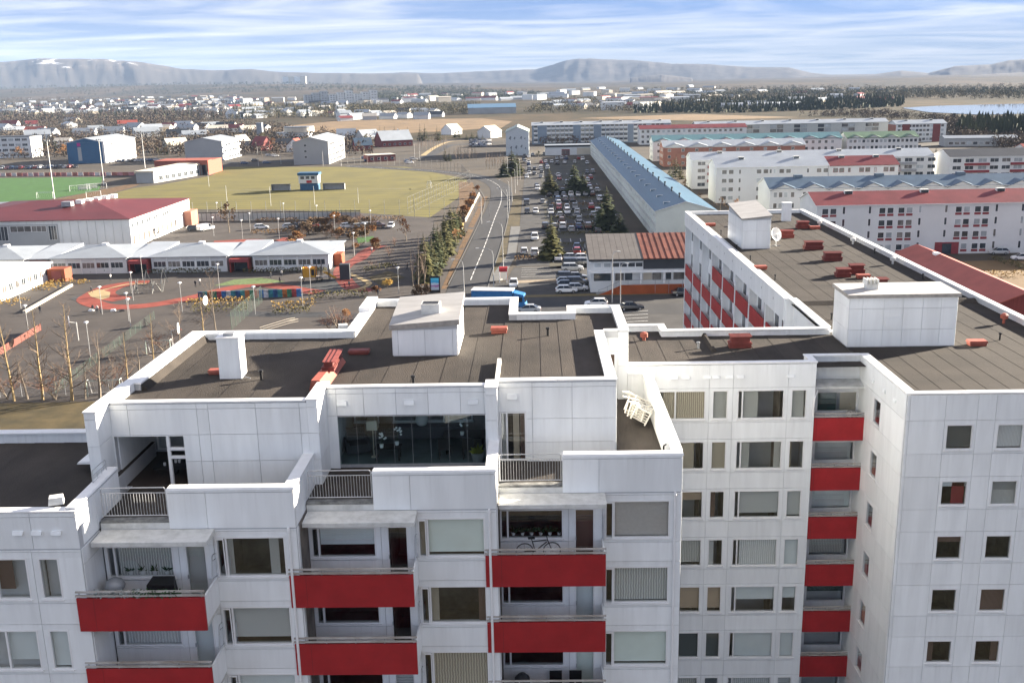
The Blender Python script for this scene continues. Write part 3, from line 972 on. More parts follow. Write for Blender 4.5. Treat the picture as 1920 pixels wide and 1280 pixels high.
# ------------------------------------------------------------------ link block (behind, centre right)
MI = empty('apartment_building', (11.0, 55.0, 0), 0, 'white flat-roofed link block with four window columns between the stepped block and the long wing', 'building')
YM = 50.7
fm = Fac(MI, 0.0, YM)
cols = [(6.28, 8.76, (0.9,)), (9.10, 9.92, ()), (10.40, 12.84, (.27,)), (13.18, 14.0, ())]
LOOK_MID = {0: [[('beige', .1, 1, 1)], [('vert', 0, 1, 1)], [('vert', .13, .45, 1), ('tan', .45, 1, .02)], [('vert', .05, .9, 1)]],
            1: [[('beige', .4, .8, 1)], [('beige', 0, 1, 1)], [('vert', .13, .3, 1), ('vert', .85, 1, 1)], [('beige', 0, .2, 1)]],
            2: [[('tan', .3, 1, .35)], [('brown', 0, .4, 1)], [('slat', .13, 1, .86)], [('slat', 0, 1, .95)]],
            3: [[('vert', .2, 1, .9)], [('white', 0, .4, 1)], [('white', .16, 1, 1)], [('grey', 0, 1, 1)]],
            4: [[('tan', 0, 1, .88)], [('tan', 0, 1, .88)], [('grey', .13, 1, .55)], [('grey', 0, 1, .5)]],
            5: [[('dark', 0, 1, 1)], [('dark', 0, 1, 1)], [('grey', .13, 1, 1)], [('grey', 0, 1, 1)]],
            6: [[('vert', 0, 1, 1)], [], [('white', .13, 1, .3)], [('white', 0, 1, .3)]]}
holes = []
for fl in range(8):
    for a, b, mu in cols:
        holes.append((a, b, ZB - FL * fl, ZT - FL * fl))
wall(fm, 'wall', (4.6, 14.4, 0, 24.3), holes)
zs = []
for fl in range(8):
    zs += [ZT + .12 - FL * fl, ZB - .18 - FL * fl]
panels(fm, (4.6, 14.42, ZB - FL * 6 - .2, 24.5), [6.15, 8.93, 10.16, 13.0], zs, holes)
for fl in range(8):
    for i, (a, b, mu) in enumerate(cols):
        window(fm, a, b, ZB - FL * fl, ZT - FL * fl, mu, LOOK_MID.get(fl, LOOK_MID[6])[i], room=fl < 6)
for u in (5.2, 6.9, 7.5, 8.6, 9.05, 9.75, 10.3, 12.9):
    vent_hood(fm, u, 23.78, .38, .14)
coping(MI, 4.46, 14.46, YM - .06, YM + .32, 24.53, .07)
wbox('parapet', M_BACK, MI, 4.6, 14.4, YM + .25, YM + .3, 23.9, 24.52)
# recess with balconies
wbox('recess_wall', M_PANEL, MI, 14.12, 14.42, YM + .005, 52.1, 0, 24.5)
coping(MI, 14.08, 14.47, YM + .33, 52.2, 24.53, .07)
fr = Fac(MI, 14.42, 52.0)
holes = [(.45, 2.62, ZB - .1 - FL * fl, ZT - .55 - FL * fl) for fl in range(8)] + [(.05, .40, ZB - 1.05 - FL * fl, ZT - .55 - FL * fl) for fl in range(8)]
wall(fr, 'recess_wall', (0, 2.7, 0, 24.4), holes)
panels(fr, (0, 2.7, ZB - FL * 6, 24.5), [], [ZT - FL * i for i in range(6)] + [23.35], holes)
for fl in range(8):
    window(fr, .45, 2.62, ZB - .1 - FL * fl, ZT - .55 - FL * fl, (), [[('teal', 0, .5, 1), ('beige', .6, 1, 1)], [], [('grey', 0, 1, .95)], [('vert', 0, .9, .9)], [('teal', 0, 1, .5)], [], [('white', 0, 1, .3)], []][fl], room=fl < 6, sill=False)
    window(fr, .05, .40, ZB - 1.05 - FL * fl, ZT - .55 - FL * fl, (), [('dark', 0, 1, 1)], room=False, sill=False, name='balcony_door')
    f2 = Fac(MI, 14.18, 52.0)
    balcony(f2, 0, 3.0 - .11 * (fl % 2) * 0, 1.25, ZB - .04 - FL * fl, ZB - 1.3 - FL * fl, d0=.05)
b = MB(); b.hexa([(14.55, 51.05, 23.0), (17.07, 51.05, 23.0), (17.07, 51.96, 23.18), (14.55, 51.96, 23.18), (14.55, 51.05, 23.08), (17.07, 51.05, 23.08), (17.07, 51.96, 23.28), (14.55, 51.96, 23.28)])
wpart('canopy', b.mesh('canopy', M_CONC), MI)
b = MB(); b.path([(14.62, 51.0, 22.96), (14.38, 50.62, 22.62), (14.33, 50.58, 21.7)], .045, 6)
wpart('downpipe', b.mesh('downpipe', M_WHITE), MI)
coping(MI, 14.48, 17.05, 51.85, 52.2, 24.53, .07)
wbox('body', M_BACK, MI, 4.7, 17.0, 52.4, 58.0, 0, 24.2)
wbox('rear_wall', M_PANEL, MI, 7.3, 17.05, 57.75, 58.1, 0, 24.5)
wbox('rear_wall', M_PANEL, MI, 4.6, 7.62, 59.1, 59.45, 0, 24.5)
wbox('rear_wall', M_PANEL, MI, 7.28, 7.62, 58.1, 59.1, 0, 24.5)
coping(MI, 7.25, 16.95, 57.68, 58.15, 24.53, .07)
coping(MI, 4.46, 7.66, 59.05, 59.5, 24.53, .07)
wbox('coping', M_COPING, MI, 7.22, 7.66, 58.16, 59.04, 24.53, 24.6)
felt_roof(MI, 4.4, 17.1, 50.95, 57.75, 24.2, 1.25)
felt_roof(MI, 4.6, 7.3, 57.75, 59.1, 24.2, 1.3)
b = MB(); b.hexa([(9.6, 54.3, 24.2), (9.95, 54.3, 24.2), (9.95, 57.7, 24.2), (9.6, 57.7, 24.2), (9.72, 54.4, 24.38), (9.85, 54.4, 24.38), (9.85, 57.7, 24.42), (9.72, 57.7, 24.42)])
wpart('roof_kerb', b.mesh('roof_kerb', M_FELT2), MI)
red_vent(MI, 11.35, 55.2, 24.22, 1.2, .55, .75)
vent_pipe(MI, 9.0, 55.0, 24.22, .38, .06, M_GREYMET)
b = MB(); b.lathe([(.09, 0), (.09, .2), (.22, .2), (.22, .42), (.1, .5), (0, .5)], 8)
wpart('mushroom_vent', b.mesh('mushroom_vent', M_ORANGEMETAL), MI, (6.2, 57.0, 24.22))

# ------------------------------------------------------------------ long wing (right)
RW = empty('apartment_building', (23.2, 78.0, 0), 0, 'long white apartment wing with brown felt roof, roof towers and red balconies on its side', 'building')
X0, X1, Y0, Y1 = 17.1, 29.25, 45.15, 111.6
fr1 = Fac(RW, X0, Y0)
wc = [(1.88, 3.14), (4.22, 5.48), (7.1, 8.36), (9.4, 10.66)]
LOOK_RW = {(0, 0): [('dark', 0, 1, .95)], (0, 1): [('white', 0, 1, .95)], (1, 0): [('grey', 0, 1, .25), ('red', .45, .95, 1)], (1, 1): [('grey', 0, 1, .42), ('vert', 0, 1, 1)],
           (2, 0): [('brown', 0, 1, .3)], (2, 1): [('dark', 0, 1, .12)], (3, 0): [], (3, 1): [('brown', 0, 1, 1)], (4, 0): [('brown', 0, .3, 1)], (4, 1): [('brown', .7, 1, 1)]}
ZTr, ZBr = 23.05, 21.79
holes = [(a, b, ZBr - FL * fl, ZTr - FL * fl) for fl in range(8) for a, b in wc]
wall(fr1, 'wall', (0, X1 - X0, 0, 24.4), holes)
zs = []
for fl in range(8):
    zs += [ZTr + .2 - FL * fl, ZBr - .2 - FL * fl]
panels(fr1, (0, X1 - X0, ZBr - FL * 6, 24.5), [.14, 1.78, 3.26, 4.1, 5.6, 7.0, 8.46, 9.3, 10.8], zs, holes)
for fl in range(8):
    for i, (a, b) in enumerate(wc):
        window(fr1, a, b, ZBr - FL * fl, ZTr - FL * fl, (), LOOK_RW.get((fl, i), COVERS[(fl * 3 + i * 4) % len(COVERS)]), room=fl < 6)
# near side wall facing the recess (-X)
fs = Fac(RW, X0, 52.2, R(-90))
holes = [(2.75, 3.78, ZTr - 1.34 - FL * fl, ZTr + .02 - FL * fl) for fl in range(8)]
wall(fs, 'side_wall', (0, 7.0, 0, 24.4), holes)
panels(fs, (0, 7.03, ZBr - FL * 6, 24.5), [2.3, 4.3, 6.9], [ZTr + .2 - FL * i for i in range(8)] + [ZBr - .2 - FL * i for i in range(8)], holes)
for fl in range(8):
    window(fs, 2.75, 3.78, ZTr - 1.34 - FL * fl, ZTr + .02 - FL * fl, (), COVERS[(fl * 5 + 9) % len(COVERS)], room=fl < 5)
for u in (2.3, 4.0, 5.5):
    vent_hood(fs, u, 23.72, .3, .14)
# far side wall with balconies: pillars and red fronts
XS = 16.55
wbox('wall', M_BACK, RW, X0 + .05, X0 + .3, 58.1, Y1, 0, 24.3)
wbox('side_wall', M_PANEL, RW, 17.05, 17.2, 58.12, 66.0, 0, 24.5)
wbox('return_wall', M_PANEL, RW, 16.5, 17.1, 65.98, 66.18, 0, 24.5)
wbox('balcony_back_wall', M_PANEL, RW, X0 + .02, X0 + .1, 66.2, Y1 - .05, 0, 23.2)
fb_ = Fac(RW, XS, Y1, R(-90))
panels(fb_, (0, 45.5, 23.05, 24.5), [5.6 * i for i in range(1, 9)], [], [], thick=.12)
for i in range(12):
    b = MB(); b.box(0, .16, 0, .05, 0, .12)
    fb_.add('vent_hole', cube(M_GREYMET), 1.6 + i * 3.7, .13, 23.85, (.14, .02, .16))
for i in range(9):
    y = Y1 - .2 - i * 5.62
    wbox('pillar', M_PANEL, RW, XS - .05, X0 + .1, y - .32, y, 0, 23.05)
    if i == 8:
        break
    u0, u1 = .52 + i * 5.62, .2 + (i + 1) * 5.62
    gap = 1.9
    for fl in range(8):
        if fl == 0 and i < 3:
            continue
        zt = ZB + .12 - FL * fl
        bm_ = MB(); bm_.box(0, u1 - u0 - .5, 0, .08, -1.25, 0)
        p = fb_.add('balcony', bm_.mesh('balcony_front', M_RED), u0 + .04, .02, zt)
        q = MB(); q.box(0, u1 - u0 - .5, .08, .62, -1.2, -1.05); part('floor_slab', q.mesh('floor_slab', M_CONC), p)
    for fl in range(8):
        fb2 = Fac(RW, X0 + .02, Y1, R(-90))
        fb2.box('window', mat('far_glass', (.045, .055, .065), .12, .4, .4, spec=.6), u0 + 2.6, u1 - .3, -.02, .03, ZB - 1.0 - FL * fl, ZT - .25 - FL * fl)
        fb2.box('window', MATS['far_glass'], u0 + .5, u0 + 1.5, -.02, .03, ZB - FL * fl, ZT - .3 - FL * fl)
# right side and rear
wbox('wall', M_PANEL, RW, X1 - .3, X1, Y0 + .3, Y1, 0, 24.5)
wbox('wall', M_PANEL, RW, X0, X1 - .3, Y1 - .3, Y1, 0, 24.5)
wbox('body', M_BACK, RW, X0 + .35, X1 - .35, 52.4, Y1 - .35, 0, 24.1)
# copings
coping(RW, X0 - .05, X1 + .06, Y0 - .06, Y0 + .34, 24.52, .07)
coping(RW, X0 - .05, X0 + .42, Y0 + .35, 52.2, 24.52, .07)
coping(RW, 16.72, 17.25, 58.16, 66.0, 24.52, .07)
coping(RW, 16.40, 16.85, 66.01, Y1, 24.52, .07)
wbox('coping', M_COPING, RW, 16.86, 17.25, 66.01, 66.25, 24.52, 24.58)
coping(RW, X1 - .36, X1 + .08, Y0 + .35, Y1, 24.52, .07)
wbox('roof_kerb', M_BACK, RW, X1 - .33, X1 - .3, Y0 + .4, Y1 - .3, 24.0, 24.51)
coping(RW, 16.86, X1 - .37, Y1 - .3, Y1 + .05, 24.5, .07)
wbox('roof_deck', M_CONC_D, RW, 16.6, 17.4, 66.1, Y1 - .3, 23.06, 24.15)
felt_roof(RW, X0 + .1, X1 - .3, Y0 + .3, 58.2, 24.2, 1.1, M_FELT2, lap=.014)
felt_roof(RW, 16.85, X1 - .3, 58.2, 66.0, 24.195, 1.15, M_FELT2, lap=.012)
felt_roof(RW, 16.7, X1 - .3, 66.0, Y1 - .3, 24.2, 1.15, M_FELT2, lap=.012)
b = MB(); b.hexa([(17.3, 65.4, 24.2), (X1 - .4, 65.4, 24.2), (X1 - .4, 66.6, 24.2), (17.3, 66.6, 24.2), (17.3, 65.9, 24.42), (X1 - .4, 65.9, 24.42), (X1 - .4, 66.1, 24.42), (17.3, 66.1, 24.42)])
wpart('roof_ridge', b.mesh('roof_ridge', M_FELT), RW)
tower(RW, 17.2, 23.05, 54.8, 57.6, 24.2, (27.0, 27.0, 27.05, 27.05), .14, slab=.2, seams=(.12, .32, .5, .68, .85), zs=(.7, 1.9))
b = MB(); b.box(0, .75, 0, .035, 0, .5)
wpart('hatch', b.mesh('hatch', M_PANEL), RW, (19.2, 54.72, 25.4))
b = MB(); b.box(-.3, .3, -.3, .3, 0, .3)
for i in range(4):
    b.box(-.36 + i * .2, -.28 + i * .2, -.36, .36, .32, .6)
b.box(-.38, .38, -.34, .34, .3, .34)
wpart('roof_ventilator', b.mesh('roof_ventilator', M_CONC), RW, (18.75, 56.2, 27.2))
tower(RW, 18.0, 20.4, 88.1, 94.6, 24.2, (26.75, 27.0, 27.55, 27.3), .13, slab=.14, seams=(.5,), zs=(1.3,))
b = MB(); b.box(0, .9, 0, .6, 0, 1.85); b.box(-.04, .94, -.04, .64, 1.85, 1.92)
wpart('chimney', b.mesh('chimney', M_PANEL), RW, (25.5, 105.0, 24.2))
for x, y, L in ((24.15, 70.8, 1.2), (22.9, 75.1, 1.05), (24.25, 76.3, 1.15), (24.05, 81.9, 1.45), (24.0, 87.5, 1.6), (23.3, 94.2, 1.3), (26.25, 99.9, 1.2)):
    red_vent(RW, x, y, 24.22, L, .7, .74 if L > 1.1 else .68)
for x, y in ((17.55, 78.6), (17.7, 102.5), (24.35, 54.9), (24.2, 74.4), (27.3, 99.3)):
    flat_hatch(RW, x, y, 24.22, 1.0, .6, .28)
for i, (x, y) in enumerate(((28.0, 59.8), (28.2, 79.8), (28.1, 89.8), (28.2, 101.0))):
    b = MB(); b.lathe([(.08, 0), (.08, .3), (.22, .3), (.24, .5), (.1, .62), (0, .62)], 8)
    wpart('mushroom_vent', b.mesh('mushroom_vent', M_ORANGEMETAL if i == 0 else M_CONC), RW, (x, y, 24.22))
for x, y in ((26.05, 55.9), (28.24, 73.5), (28.4, 84.8), (18.2, 61.4), (17.65, 74.1), (17.55, 82.4), (17.7, 96.6), (17.5, 88.0)):
    vent_pipe(RW, x, y, 24.22, .42, .05, M_BLACK)
# satellite dish on the wing's roof
b = MB()
N = 14
ring = []
for j in range(5):
    r = .62 * j / 4
    ring.append((max(r, .001), -.28 * (1 - (j / 4) ** 2)))
b.lathe(ring, N); b.tube((0, 0, -.28), (0, 0, .42), .02, None, 5); b.box(-.05, .05, -.05, .05, .38, .48)
dm = b.mesh('dish', M_WHITE)
D = empty('satellite_dish', (21.3, 89.6, 24.22), 0, 'round white satellite dish standing on the roof beside the far stair tower', 'satellite dish')
o = part('reflector', dm, D, (0, 0, 1.05)); o.rotation_euler = (R(72), 0, R(35))
q = MB(); q.tube((0, 0, 0), (0, .15, 1.0), .04, None, 6); q.tube((-.4, 0, .02), (.4, 0, .02), .03, None, 5); q.tube((0, -.4, .02), (0, .4, .02), .03, None, 5)
part('mast', q.mesh('mast', M_GREYMET), D)
# ------------------------------------------------------------------ land
def smooth(a, b, x):
    t = max(0.0, min(1.0, (x - a) / (b - a)))
    return t * t * (3 - 2 * t)
def vnoise(x, y, seed=0):
    from mathutils import noise
    return noise.noise(Vector((x, y, seed * 7.31)))
def fbm(x, y, seed=0, oct=4):
    s, a, f = 0.0, 1.0, 1.0
    for i in range(oct):
        s += a * vnoise(x * f, y * f, seed + i); a *= .5; f *= 2.0
    return s
def land_h(x, y):
    r = math.hypot(x, y)
    if r < 1500:
        return 0.0
    az = math.degrees(math.atan2(x, y))          # negative = left
    left = smooth(4, -14, az)
    h = smooth(2600, 6500, r) * (4 + 30 * left)
    h += smooth(1800, 4200, r) * (10 + 10 * left) * fbm(x / 1500.0, y / 1500.0, 3)
    h -= smooth(1500, 2600, r) * 6 * (1 - left)
    return h
M_LAND = bpy.data.materials.new('moor_and_scrub')
M_LAND.use_nodes = True
def land_nodes(m):
    t = m.node_tree
    b = t.nodes['Principled BSDF']
    b.inputs['Roughness'].default_value = 0.95
    b.inputs['Specular IOR Level'].default_value = 0.1
    g = t.nodes.new('ShaderNodeNewGeometry')
    def noise(scale, det=6, rough=.6, sy=1.0):
        mp_ = t.nodes.new('ShaderNodeMapping'); mp_.inputs['Scale'].default_value = (scale, scale * sy, scale)
        t.links.new(g.outputs['Position'], mp_.inputs[0])
        n = t.nodes.new('ShaderNodeTexNoise'); n.inputs['Scale'].default_value = 1.0
        n.inputs['Detail'].default_value = det; n.inputs['Roughness'].default_value = rough
        t.links.new(mp_.outputs[0], n.inputs[0])
        return n.outputs[0]
    def ramp(src, stops):
        r = t.nodes.new('ShaderNodeValToRGB')
        e = r.color_ramp.elements
        while len(e) < len(stops): e.new(.5)
        for q, (p, c) in zip(e, stops):
            q.position = p; q.color = (*c, 1)
        t.links.new(src, r.inputs[0])
        return r.outputs[0]
    c1 = ramp(noise(.0034, 8, .66, .5), [(.34, (.024, .028, .017)), (.47, (.040, .038, .022)), (.54, (.075, .058, .034)), (.61, (.125, .088, .050)), (.72, (.060, .046, .032))])
    c2 = ramp(noise(.03, 6), [(.32, (0.027, 0.029, 0.018)), (.5, (0.078, 0.060, 0.036)), (.7, (0.132, 0.093, 0.053))])
    mx = t.nodes.new('ShaderNodeMix'); mx.data_type = 'RGBA'; mx.inputs[0].default_value = .42
    t.links.new(c1, mx.inputs[6]); t.links.new(c2, mx.inputs[7])
    c3 = ramp(noise(.5, 4), [(.3, (.75, .75, .75)), (.7, (1.2, 1.2, 1.2))])
    m2 = t.nodes.new('ShaderNodeMix'); m2.data_type = 'RGBA'; m2.blend_type = 'MULTIPLY'; m2.inputs[0].default_value = 1
    t.links.new(mx.outputs[2], m2.inputs[6]); t.links.new(c3, m2.inputs[7])
    t.links.new(m2.outputs[2], b.inputs['Base Color'])
land_nodes(M_LAND)
rings = [0, 60, 150, 300, 600, 1000, 1500, 1800, 2100, 2400, 2700, 3000, 3300, 3600, 4000, 4400, 4800, 5300, 5800, 6400, 7200, 8200, 9500, 12000, 16000]
NA = 180
vv, ff = [(0, 0, 0)], []
for r in rings[1:]:
    for k in range(NA):
        a = 2 * math.pi * k / NA
        x, y = r * math.sin(a), r * math.cos(a)
        vv.append((x, y, land_h(x, y)))
for k in range(NA):
    ff.append([0, 1 + (k + 1) % NA, 1 + k])
for j in range(len(rings) - 2):
    for k in range(NA):
        a, b_ = 1 + j * NA + k, 1 + j * NA + (k + 1) % NA
        ff.append([a, b_, b_ + NA, a + NA])
top('ground', new_mesh('ground', vv, ff, M_LAND, None, True), kind='structure')

# mountains: ridge profiles read from the skyline as (azimuth px, skyline px)
def px_az(px, py):
    d = _F + _Rv * ((px - CX) / F_PX) - _Uv * ((py - CY) / F_PX)
    return math.atan2(d.x, d.y), d.z / math.hypot(d.x, d.y)
def mountain(name, prof, dist, depth, m, seed, rough=1.0, base=-45.0):
    n, rows = 220, 16
    pr = [px_az(*p) for p in prof]
    a0, a1 = pr[0][0], pr[-1][0]
    vs_, fs_ = [], []
    for j in range(rows + 1):
        t = j / rows
        for i in range(n + 1):
            a = a0 + (a1 - a0) * i / n
            k = 0
            while k < len(pr) - 2 and pr[k + 1][0] < a: k += 1
            q = (a - pr[k][0]) / max(1e-6, pr[k + 1][0] - pr[k][0])
            el = pr[k][1] + (pr[k + 1][1] - pr[k][1]) * max(0, min(1, q))
            r = dist + depth * t * (1 + .12 * vnoise(a * 30, t * 3, seed))
            top_h = CAM_H + el * dist * 1.0
            edge = smooth(0, .02, i / n) * smooth(0, .02, 1 - i / n)
            shape = smooth(0, .62, t) if t < .62 else 1.0 - .5 * smooth(.75, 1.0, t)
            gully = fbm(a * 130, t * 15, seed, 5)
            h = base + (top_h * (dist + depth * .6) / dist - base) * shape
            h += rough * (top_h - base) * .16 * gully * math.sin(math.pi * min(1, t * 1.0)) * (1 if t < .55 else .25)
            h = base + (h - base) * edge
            vs_.append((r * math.sin(a), r * math.cos(a), h))
    for j in range(rows):
        for i in range(n):
            k = j * (n + 1) + i
            fs_.append([k, k + 1, k + n + 2, k + n + 1])
    top(name, new_mesh(name, vs_, fs_, m, None, True), kind='structure')
M_MTN = mat('mountain_rock', (.050, .044, .040), .95, 0, .008, col2=(.105, .09, .078), detail=8)
M_MTN_SNOW = bpy.data.materials.new('mountain_rock_snow_patches')
M_MTN_SNOW.use_nodes = True
def snow_nodes(m):
    t = m.node_tree; b = t.nodes['Principled BSDF']; b.inputs['Roughness'].default_value = .95
    g = t.nodes.new('ShaderNodeNewGeometry')
    mp_ = t.nodes.new('ShaderNodeMapping'); mp_.inputs['Scale'].default_value = (.0045, .0045, .016); t.links.new(g.outputs['Position'], mp_.inputs[0])
    n = t.nodes.new('ShaderNodeTexNoise'); n.inputs['Scale'].default_value = 1; n.inputs['Detail'].default_value = 8; n.inputs['Roughness'].default_value = .65
    t.links.new(mp_.outputs[0], n.inputs[0])
    sp = t.nodes.new('ShaderNodeSeparateXYZ'); t.links.new(g.outputs['Position'], sp.inputs[0])
    hr = t.nodes.new('ShaderNodeMapRange'); hr.inputs[1].default_value = 90; hr.inputs[2].default_value = 210; hr.inputs[3].default_value = -.22; hr.inputs[4].default_value = .02
    t.links.new(sp.outputs[2], hr.inputs[0])
    ad = t.nodes.new('ShaderNodeMath'); t.links.new(n.outputs[0], ad.inputs[0]); t.links.new(hr.outputs[0], ad.inputs[1])
    r = t.nodes.new('ShaderNodeValToRGB'); e = r.color_ramp.elements
    e[0].position = .40; e[0].color = (.050, .042, .034, 1)
    e[1].position = .64; e[1].color = (.7, .72, .76, 1)
    q = e.new(.585); q.color = (.095, .076, .058, 1)
    t.links.new(ad.outputs[0], r.inputs[0]); t.links.new(r.outputs[0], b.inputs['Base Color'])
snow_nodes(M_MTN_SNOW)
mountain('mountain', [(-160, 128), (-60, 122), (0, 118), (75, 112), (150, 113), (195, 113), (260, 118), (300, 124), (340, 131), (400, 134), (470, 132), (520, 137), (600, 139), (700, 140), (800, 141)], 6600, 2400, M_MTN_SNOW, 1, .38)
mountain('mountain', [(640, 141), (760, 137), (820, 139), (880, 136), (950, 133), (1005, 131), (1035, 123), (1062, 114), (1085, 111), (1130, 112), (1200, 115), (1260, 121), (1330, 122), (1400, 127), (1480, 128), (1520, 138), (1560, 142), (1600, 141)], 8800, 2200, M_MTN, 5, .45)
mountain('mountain', [(1500, 146), (1560, 142), (1640, 141), (1690, 134), (1740, 139), (1790, 126), (1860, 122), (1890, 115), (1920, 113), (1990, 108), (2080, 110)], 8000, 2200, M_MTN, 9, .45)
mountain('hill', [(1640, 152), (1720, 148), (1800, 146), (1860, 141), (1920, 138), (2000, 136), (2080, 134)], 6000, 1500, M_MTN, 11, .4)
mountain('hill', [(1180, 147), (1215, 143), (1240, 141), (1270, 144), (1300, 148)], 6800, 900, M_MTN, 13, .4)

# ------------------------------------------------------------------ sheets of ground, road, water
def sheet(name, pts, lv, m, world=False, kind='structure'):
    P = [(p[0], p[1]) if world else (gp(*p).x, gp(*p).y) for p in pts]
    z = 0.012 * lv
    return top(name, new_mesh(name, [(x, y, z) for x, y in P], [list(range(len(P)))], m), kind=kind)
def upfix(o):
    me = o.data
    for p in me.polygons:
        if p.normal.z < 0:
            me.flip_normals(); break
    return o
def catmull(pts, n=8):
    out = []
    P = [pts[0]] + list(pts) + [pts[-1]]
    for i in range(1, len(P) - 2):
        a, b, c, d = (Vector(q) for q in P[i - 1:i + 3])
        for k in range(n):
            t = k / n
            out.append(.5 * ((2 * b) + (c - a) * t + (2 * a - 5 * b + 4 * c - d) * t * t + (3 * b - a - 3 * c + d) * t ** 3))
    out.append(Vector(pts[-1]))
    return out
def ribbon(name, pts, width, lv, m, world=False, z=None, kind='structure', n=8):
    P = [Vector((p[0], p[1], 0)) if world else gp(*p[:2]) for p in pts]
    P = catmull([(p.x, p.y, 0) for p in P], n)
    vs_, fs_ = [], []
    for i, p in enumerate(P):
        d = (P[min(i + 1, len(P) - 1)] - P[max(i - 1, 0)]); d.z = 0
        d.normalize()
        q = Vector((-d.y, d.x, 0)) * (width / 2)
        zz = 0.012 * lv if z is None else z
        vs_ += [(p.x + q.x, p.y + q.y, zz), (p.x - q.x, p.y - q.y, zz)]
        if i:
            k = 2 * i
            fs_.append([k - 2, k - 1, k + 1, k])
    return top(name, new_mesh(name, vs_, fs_, m), kind=kind), P
M_ASPH = mat('asphalt', (0.0368, 0.0360, 0.0360), .9, 0, .35, col2=(0.0576, 0.0552, 0.0536), bump=.2, bscale=30, detail=8)
M_ASPH_D = mat('asphalt_road', (0.0288, 0.0296, 0.0320), .85, 0, .2, col2=(0.0448, 0.0448, 0.0464), bump=.2, bscale=30, stretch=(1, .15, 1))
M_ASPH_B = mat('asphalt_worn_brown', (0.0406, 0.0343, 0.0304), .9, 0, .12, col2=(0.0702, 0.0593, 0.0515), bump=.2, bscale=30, detail=8, lo=.3, hi=.7)
M_GRASS = mat('autumn_lawn', (0.0425, 0.0340, 0.0136), .95, 0, .35, col2=(0.0892, 0.0663, 0.0272), bump=.6, bscale=9, detail=8)
M_LEAFY = mat('leaf_strewn_grass', (0.0630, 0.0378, 0.0162), .95, 0, .6, col2=(0.1530, 0.0828, 0.0324), bump=.6, bscale=9, detail=8)
M_PAVE = mat('concrete_paving', (0.1275, 0.1275, 0.1232), .9, .15, .8, bump=.15)
M_RUB = mat('red_rubber_surface', (.21, .042, .026), .85, .22, .4)
M_RUB_D = mat('dark_rubber_surface', (.045, .047, .048), .85, .2, .5)
M_SAND = mat('sand_yellow_surface', (.33, .25, .13), .9, .12, 1.0)
M_TURF = mat('artificial_turf_green', (.036, .105, .018), .95, .14, .3)
M_LINE = mat('road_paint_white', (.62, .62, .60), .7, .2, 3.0)
M_DRYGRASS = mat('dry_golden_grass', (.12, .078, .036), .95, 0, .06, col2=(.21, .135, .062), detail=8)
# mown pitch: olive with mowing bands
M_PITCH = bpy.data.materials.new('mown_pitch_olive')
M_PITCH.use_nodes = True
def pitch_nodes(m):
    t = m.node_tree; b = t.nodes['Principled BSDF']; b.inputs['Roughness'].default_value = .95
    g = t.nodes.new('ShaderNodeNewGeometry')
    mp_ = t.nodes.new('ShaderNodeMapping'); mp_.inputs['Rotation'].default_value = (0, 0, R(8)); t.links.new(g.outputs['Position'], mp_.inputs[0])
    wv = t.nodes.new('ShaderNodeTexWave'); wv.bands_direction = 'Y'; wv.inputs['Scale'].default_value = .055; wv.inputs['Distortion'].default_value = 1.5; wv.inputs['Detail Scale'].default_value = .4
    t.links.new(mp_.outputs[0], wv.inputs[0])
    n = t.nodes.new('ShaderNodeTexNoise'); n.inputs['Scale'].default_value = .08; n.inputs['Detail'].default_value = 8; t.links.new(g.outputs['Position'], n.inputs[0])
    a = t.nodes.new('ShaderNodeMath'); a.operation = 'MULTIPLY_ADD'; a.inputs[1].default_value = .35
    t.links.new(wv.outputs[0], a.inputs[0]); t.links.new(n.outputs[0], a.inputs[2])
    r = t.nodes.new('ShaderNodeValToRGB'); e = r.color_ramp.elements
    e[0].position = .35; e[0].color = (.066, .059, .004, 1); e[1].position = .95; e[1].color = (.135, .112, .008, 1)
    t.links.new(a.outputs[0], r.inputs[0]); t.links.new(r.outputs[0], b.inputs['Base Color'])
pitch_nodes(M_PITCH)
# whole built-up quarter: greyish brown yards
upfix(sheet('town_ground', [(-340, 60), (140, 60), (330, 700), (-360, 700)], 0.5, mat('town_yards', (0.0336, 0.0288, 0.0224), .95, 0, .03, col2=(0.0800, 0.0624, 0.0424), detail=9, lo=.3, hi=.7), True))
upfix(sheet('field', [(440, 246), (640, 226), (900, 222), (960, 228), (940, 240), (760, 250)], 1, M_DRYGRASS))
upfix(sheet('field', [(1080, 222), (1300, 214), (1500, 220), (1300, 226)], 1, M_DRYGRASS))
# schoolyard
upfix(sheet('schoolyard', [(-120, 70), (-19, 70), (-20.5, 215), (-30, 300), (-42, 318), (-175, 318), (-165, 130)], 1, M_ASPH_B, True))
upfix(sheet('lawn', [(-120, 60), (-17.4, 60), (-17.4, 122), (-40, 123.5), (-120, 122.0)], 2, M_GRASS, True))
upfix(sheet('artificial_pitch', [(0, 334), (193, 332), (186, 358), (100, 372), (60, 388), (-40, 400), (-120, 380), (-60, 334)], 2, M_TURF))
upfix(sheet('sports_pitch', [(230, 392), (500, 393), (690, 400), (806, 408), (858, 372), (874, 350), (876, 336), (760, 313), (425, 313), (395, 330), (300, 347), (255, 352), (200, 366)], 2, M_PITCH))
upfix(sheet('grass_bank', [(40, 402), (100, 386), (196, 366), (256, 349), (262, 345), (240, 346), (190, 356), (105, 374), (62, 389)], 2.3, M_LEAFY))
ribbon('pitch_line', [(395, 357.5), (880, 353)], .35, 3, M_CONC_D)
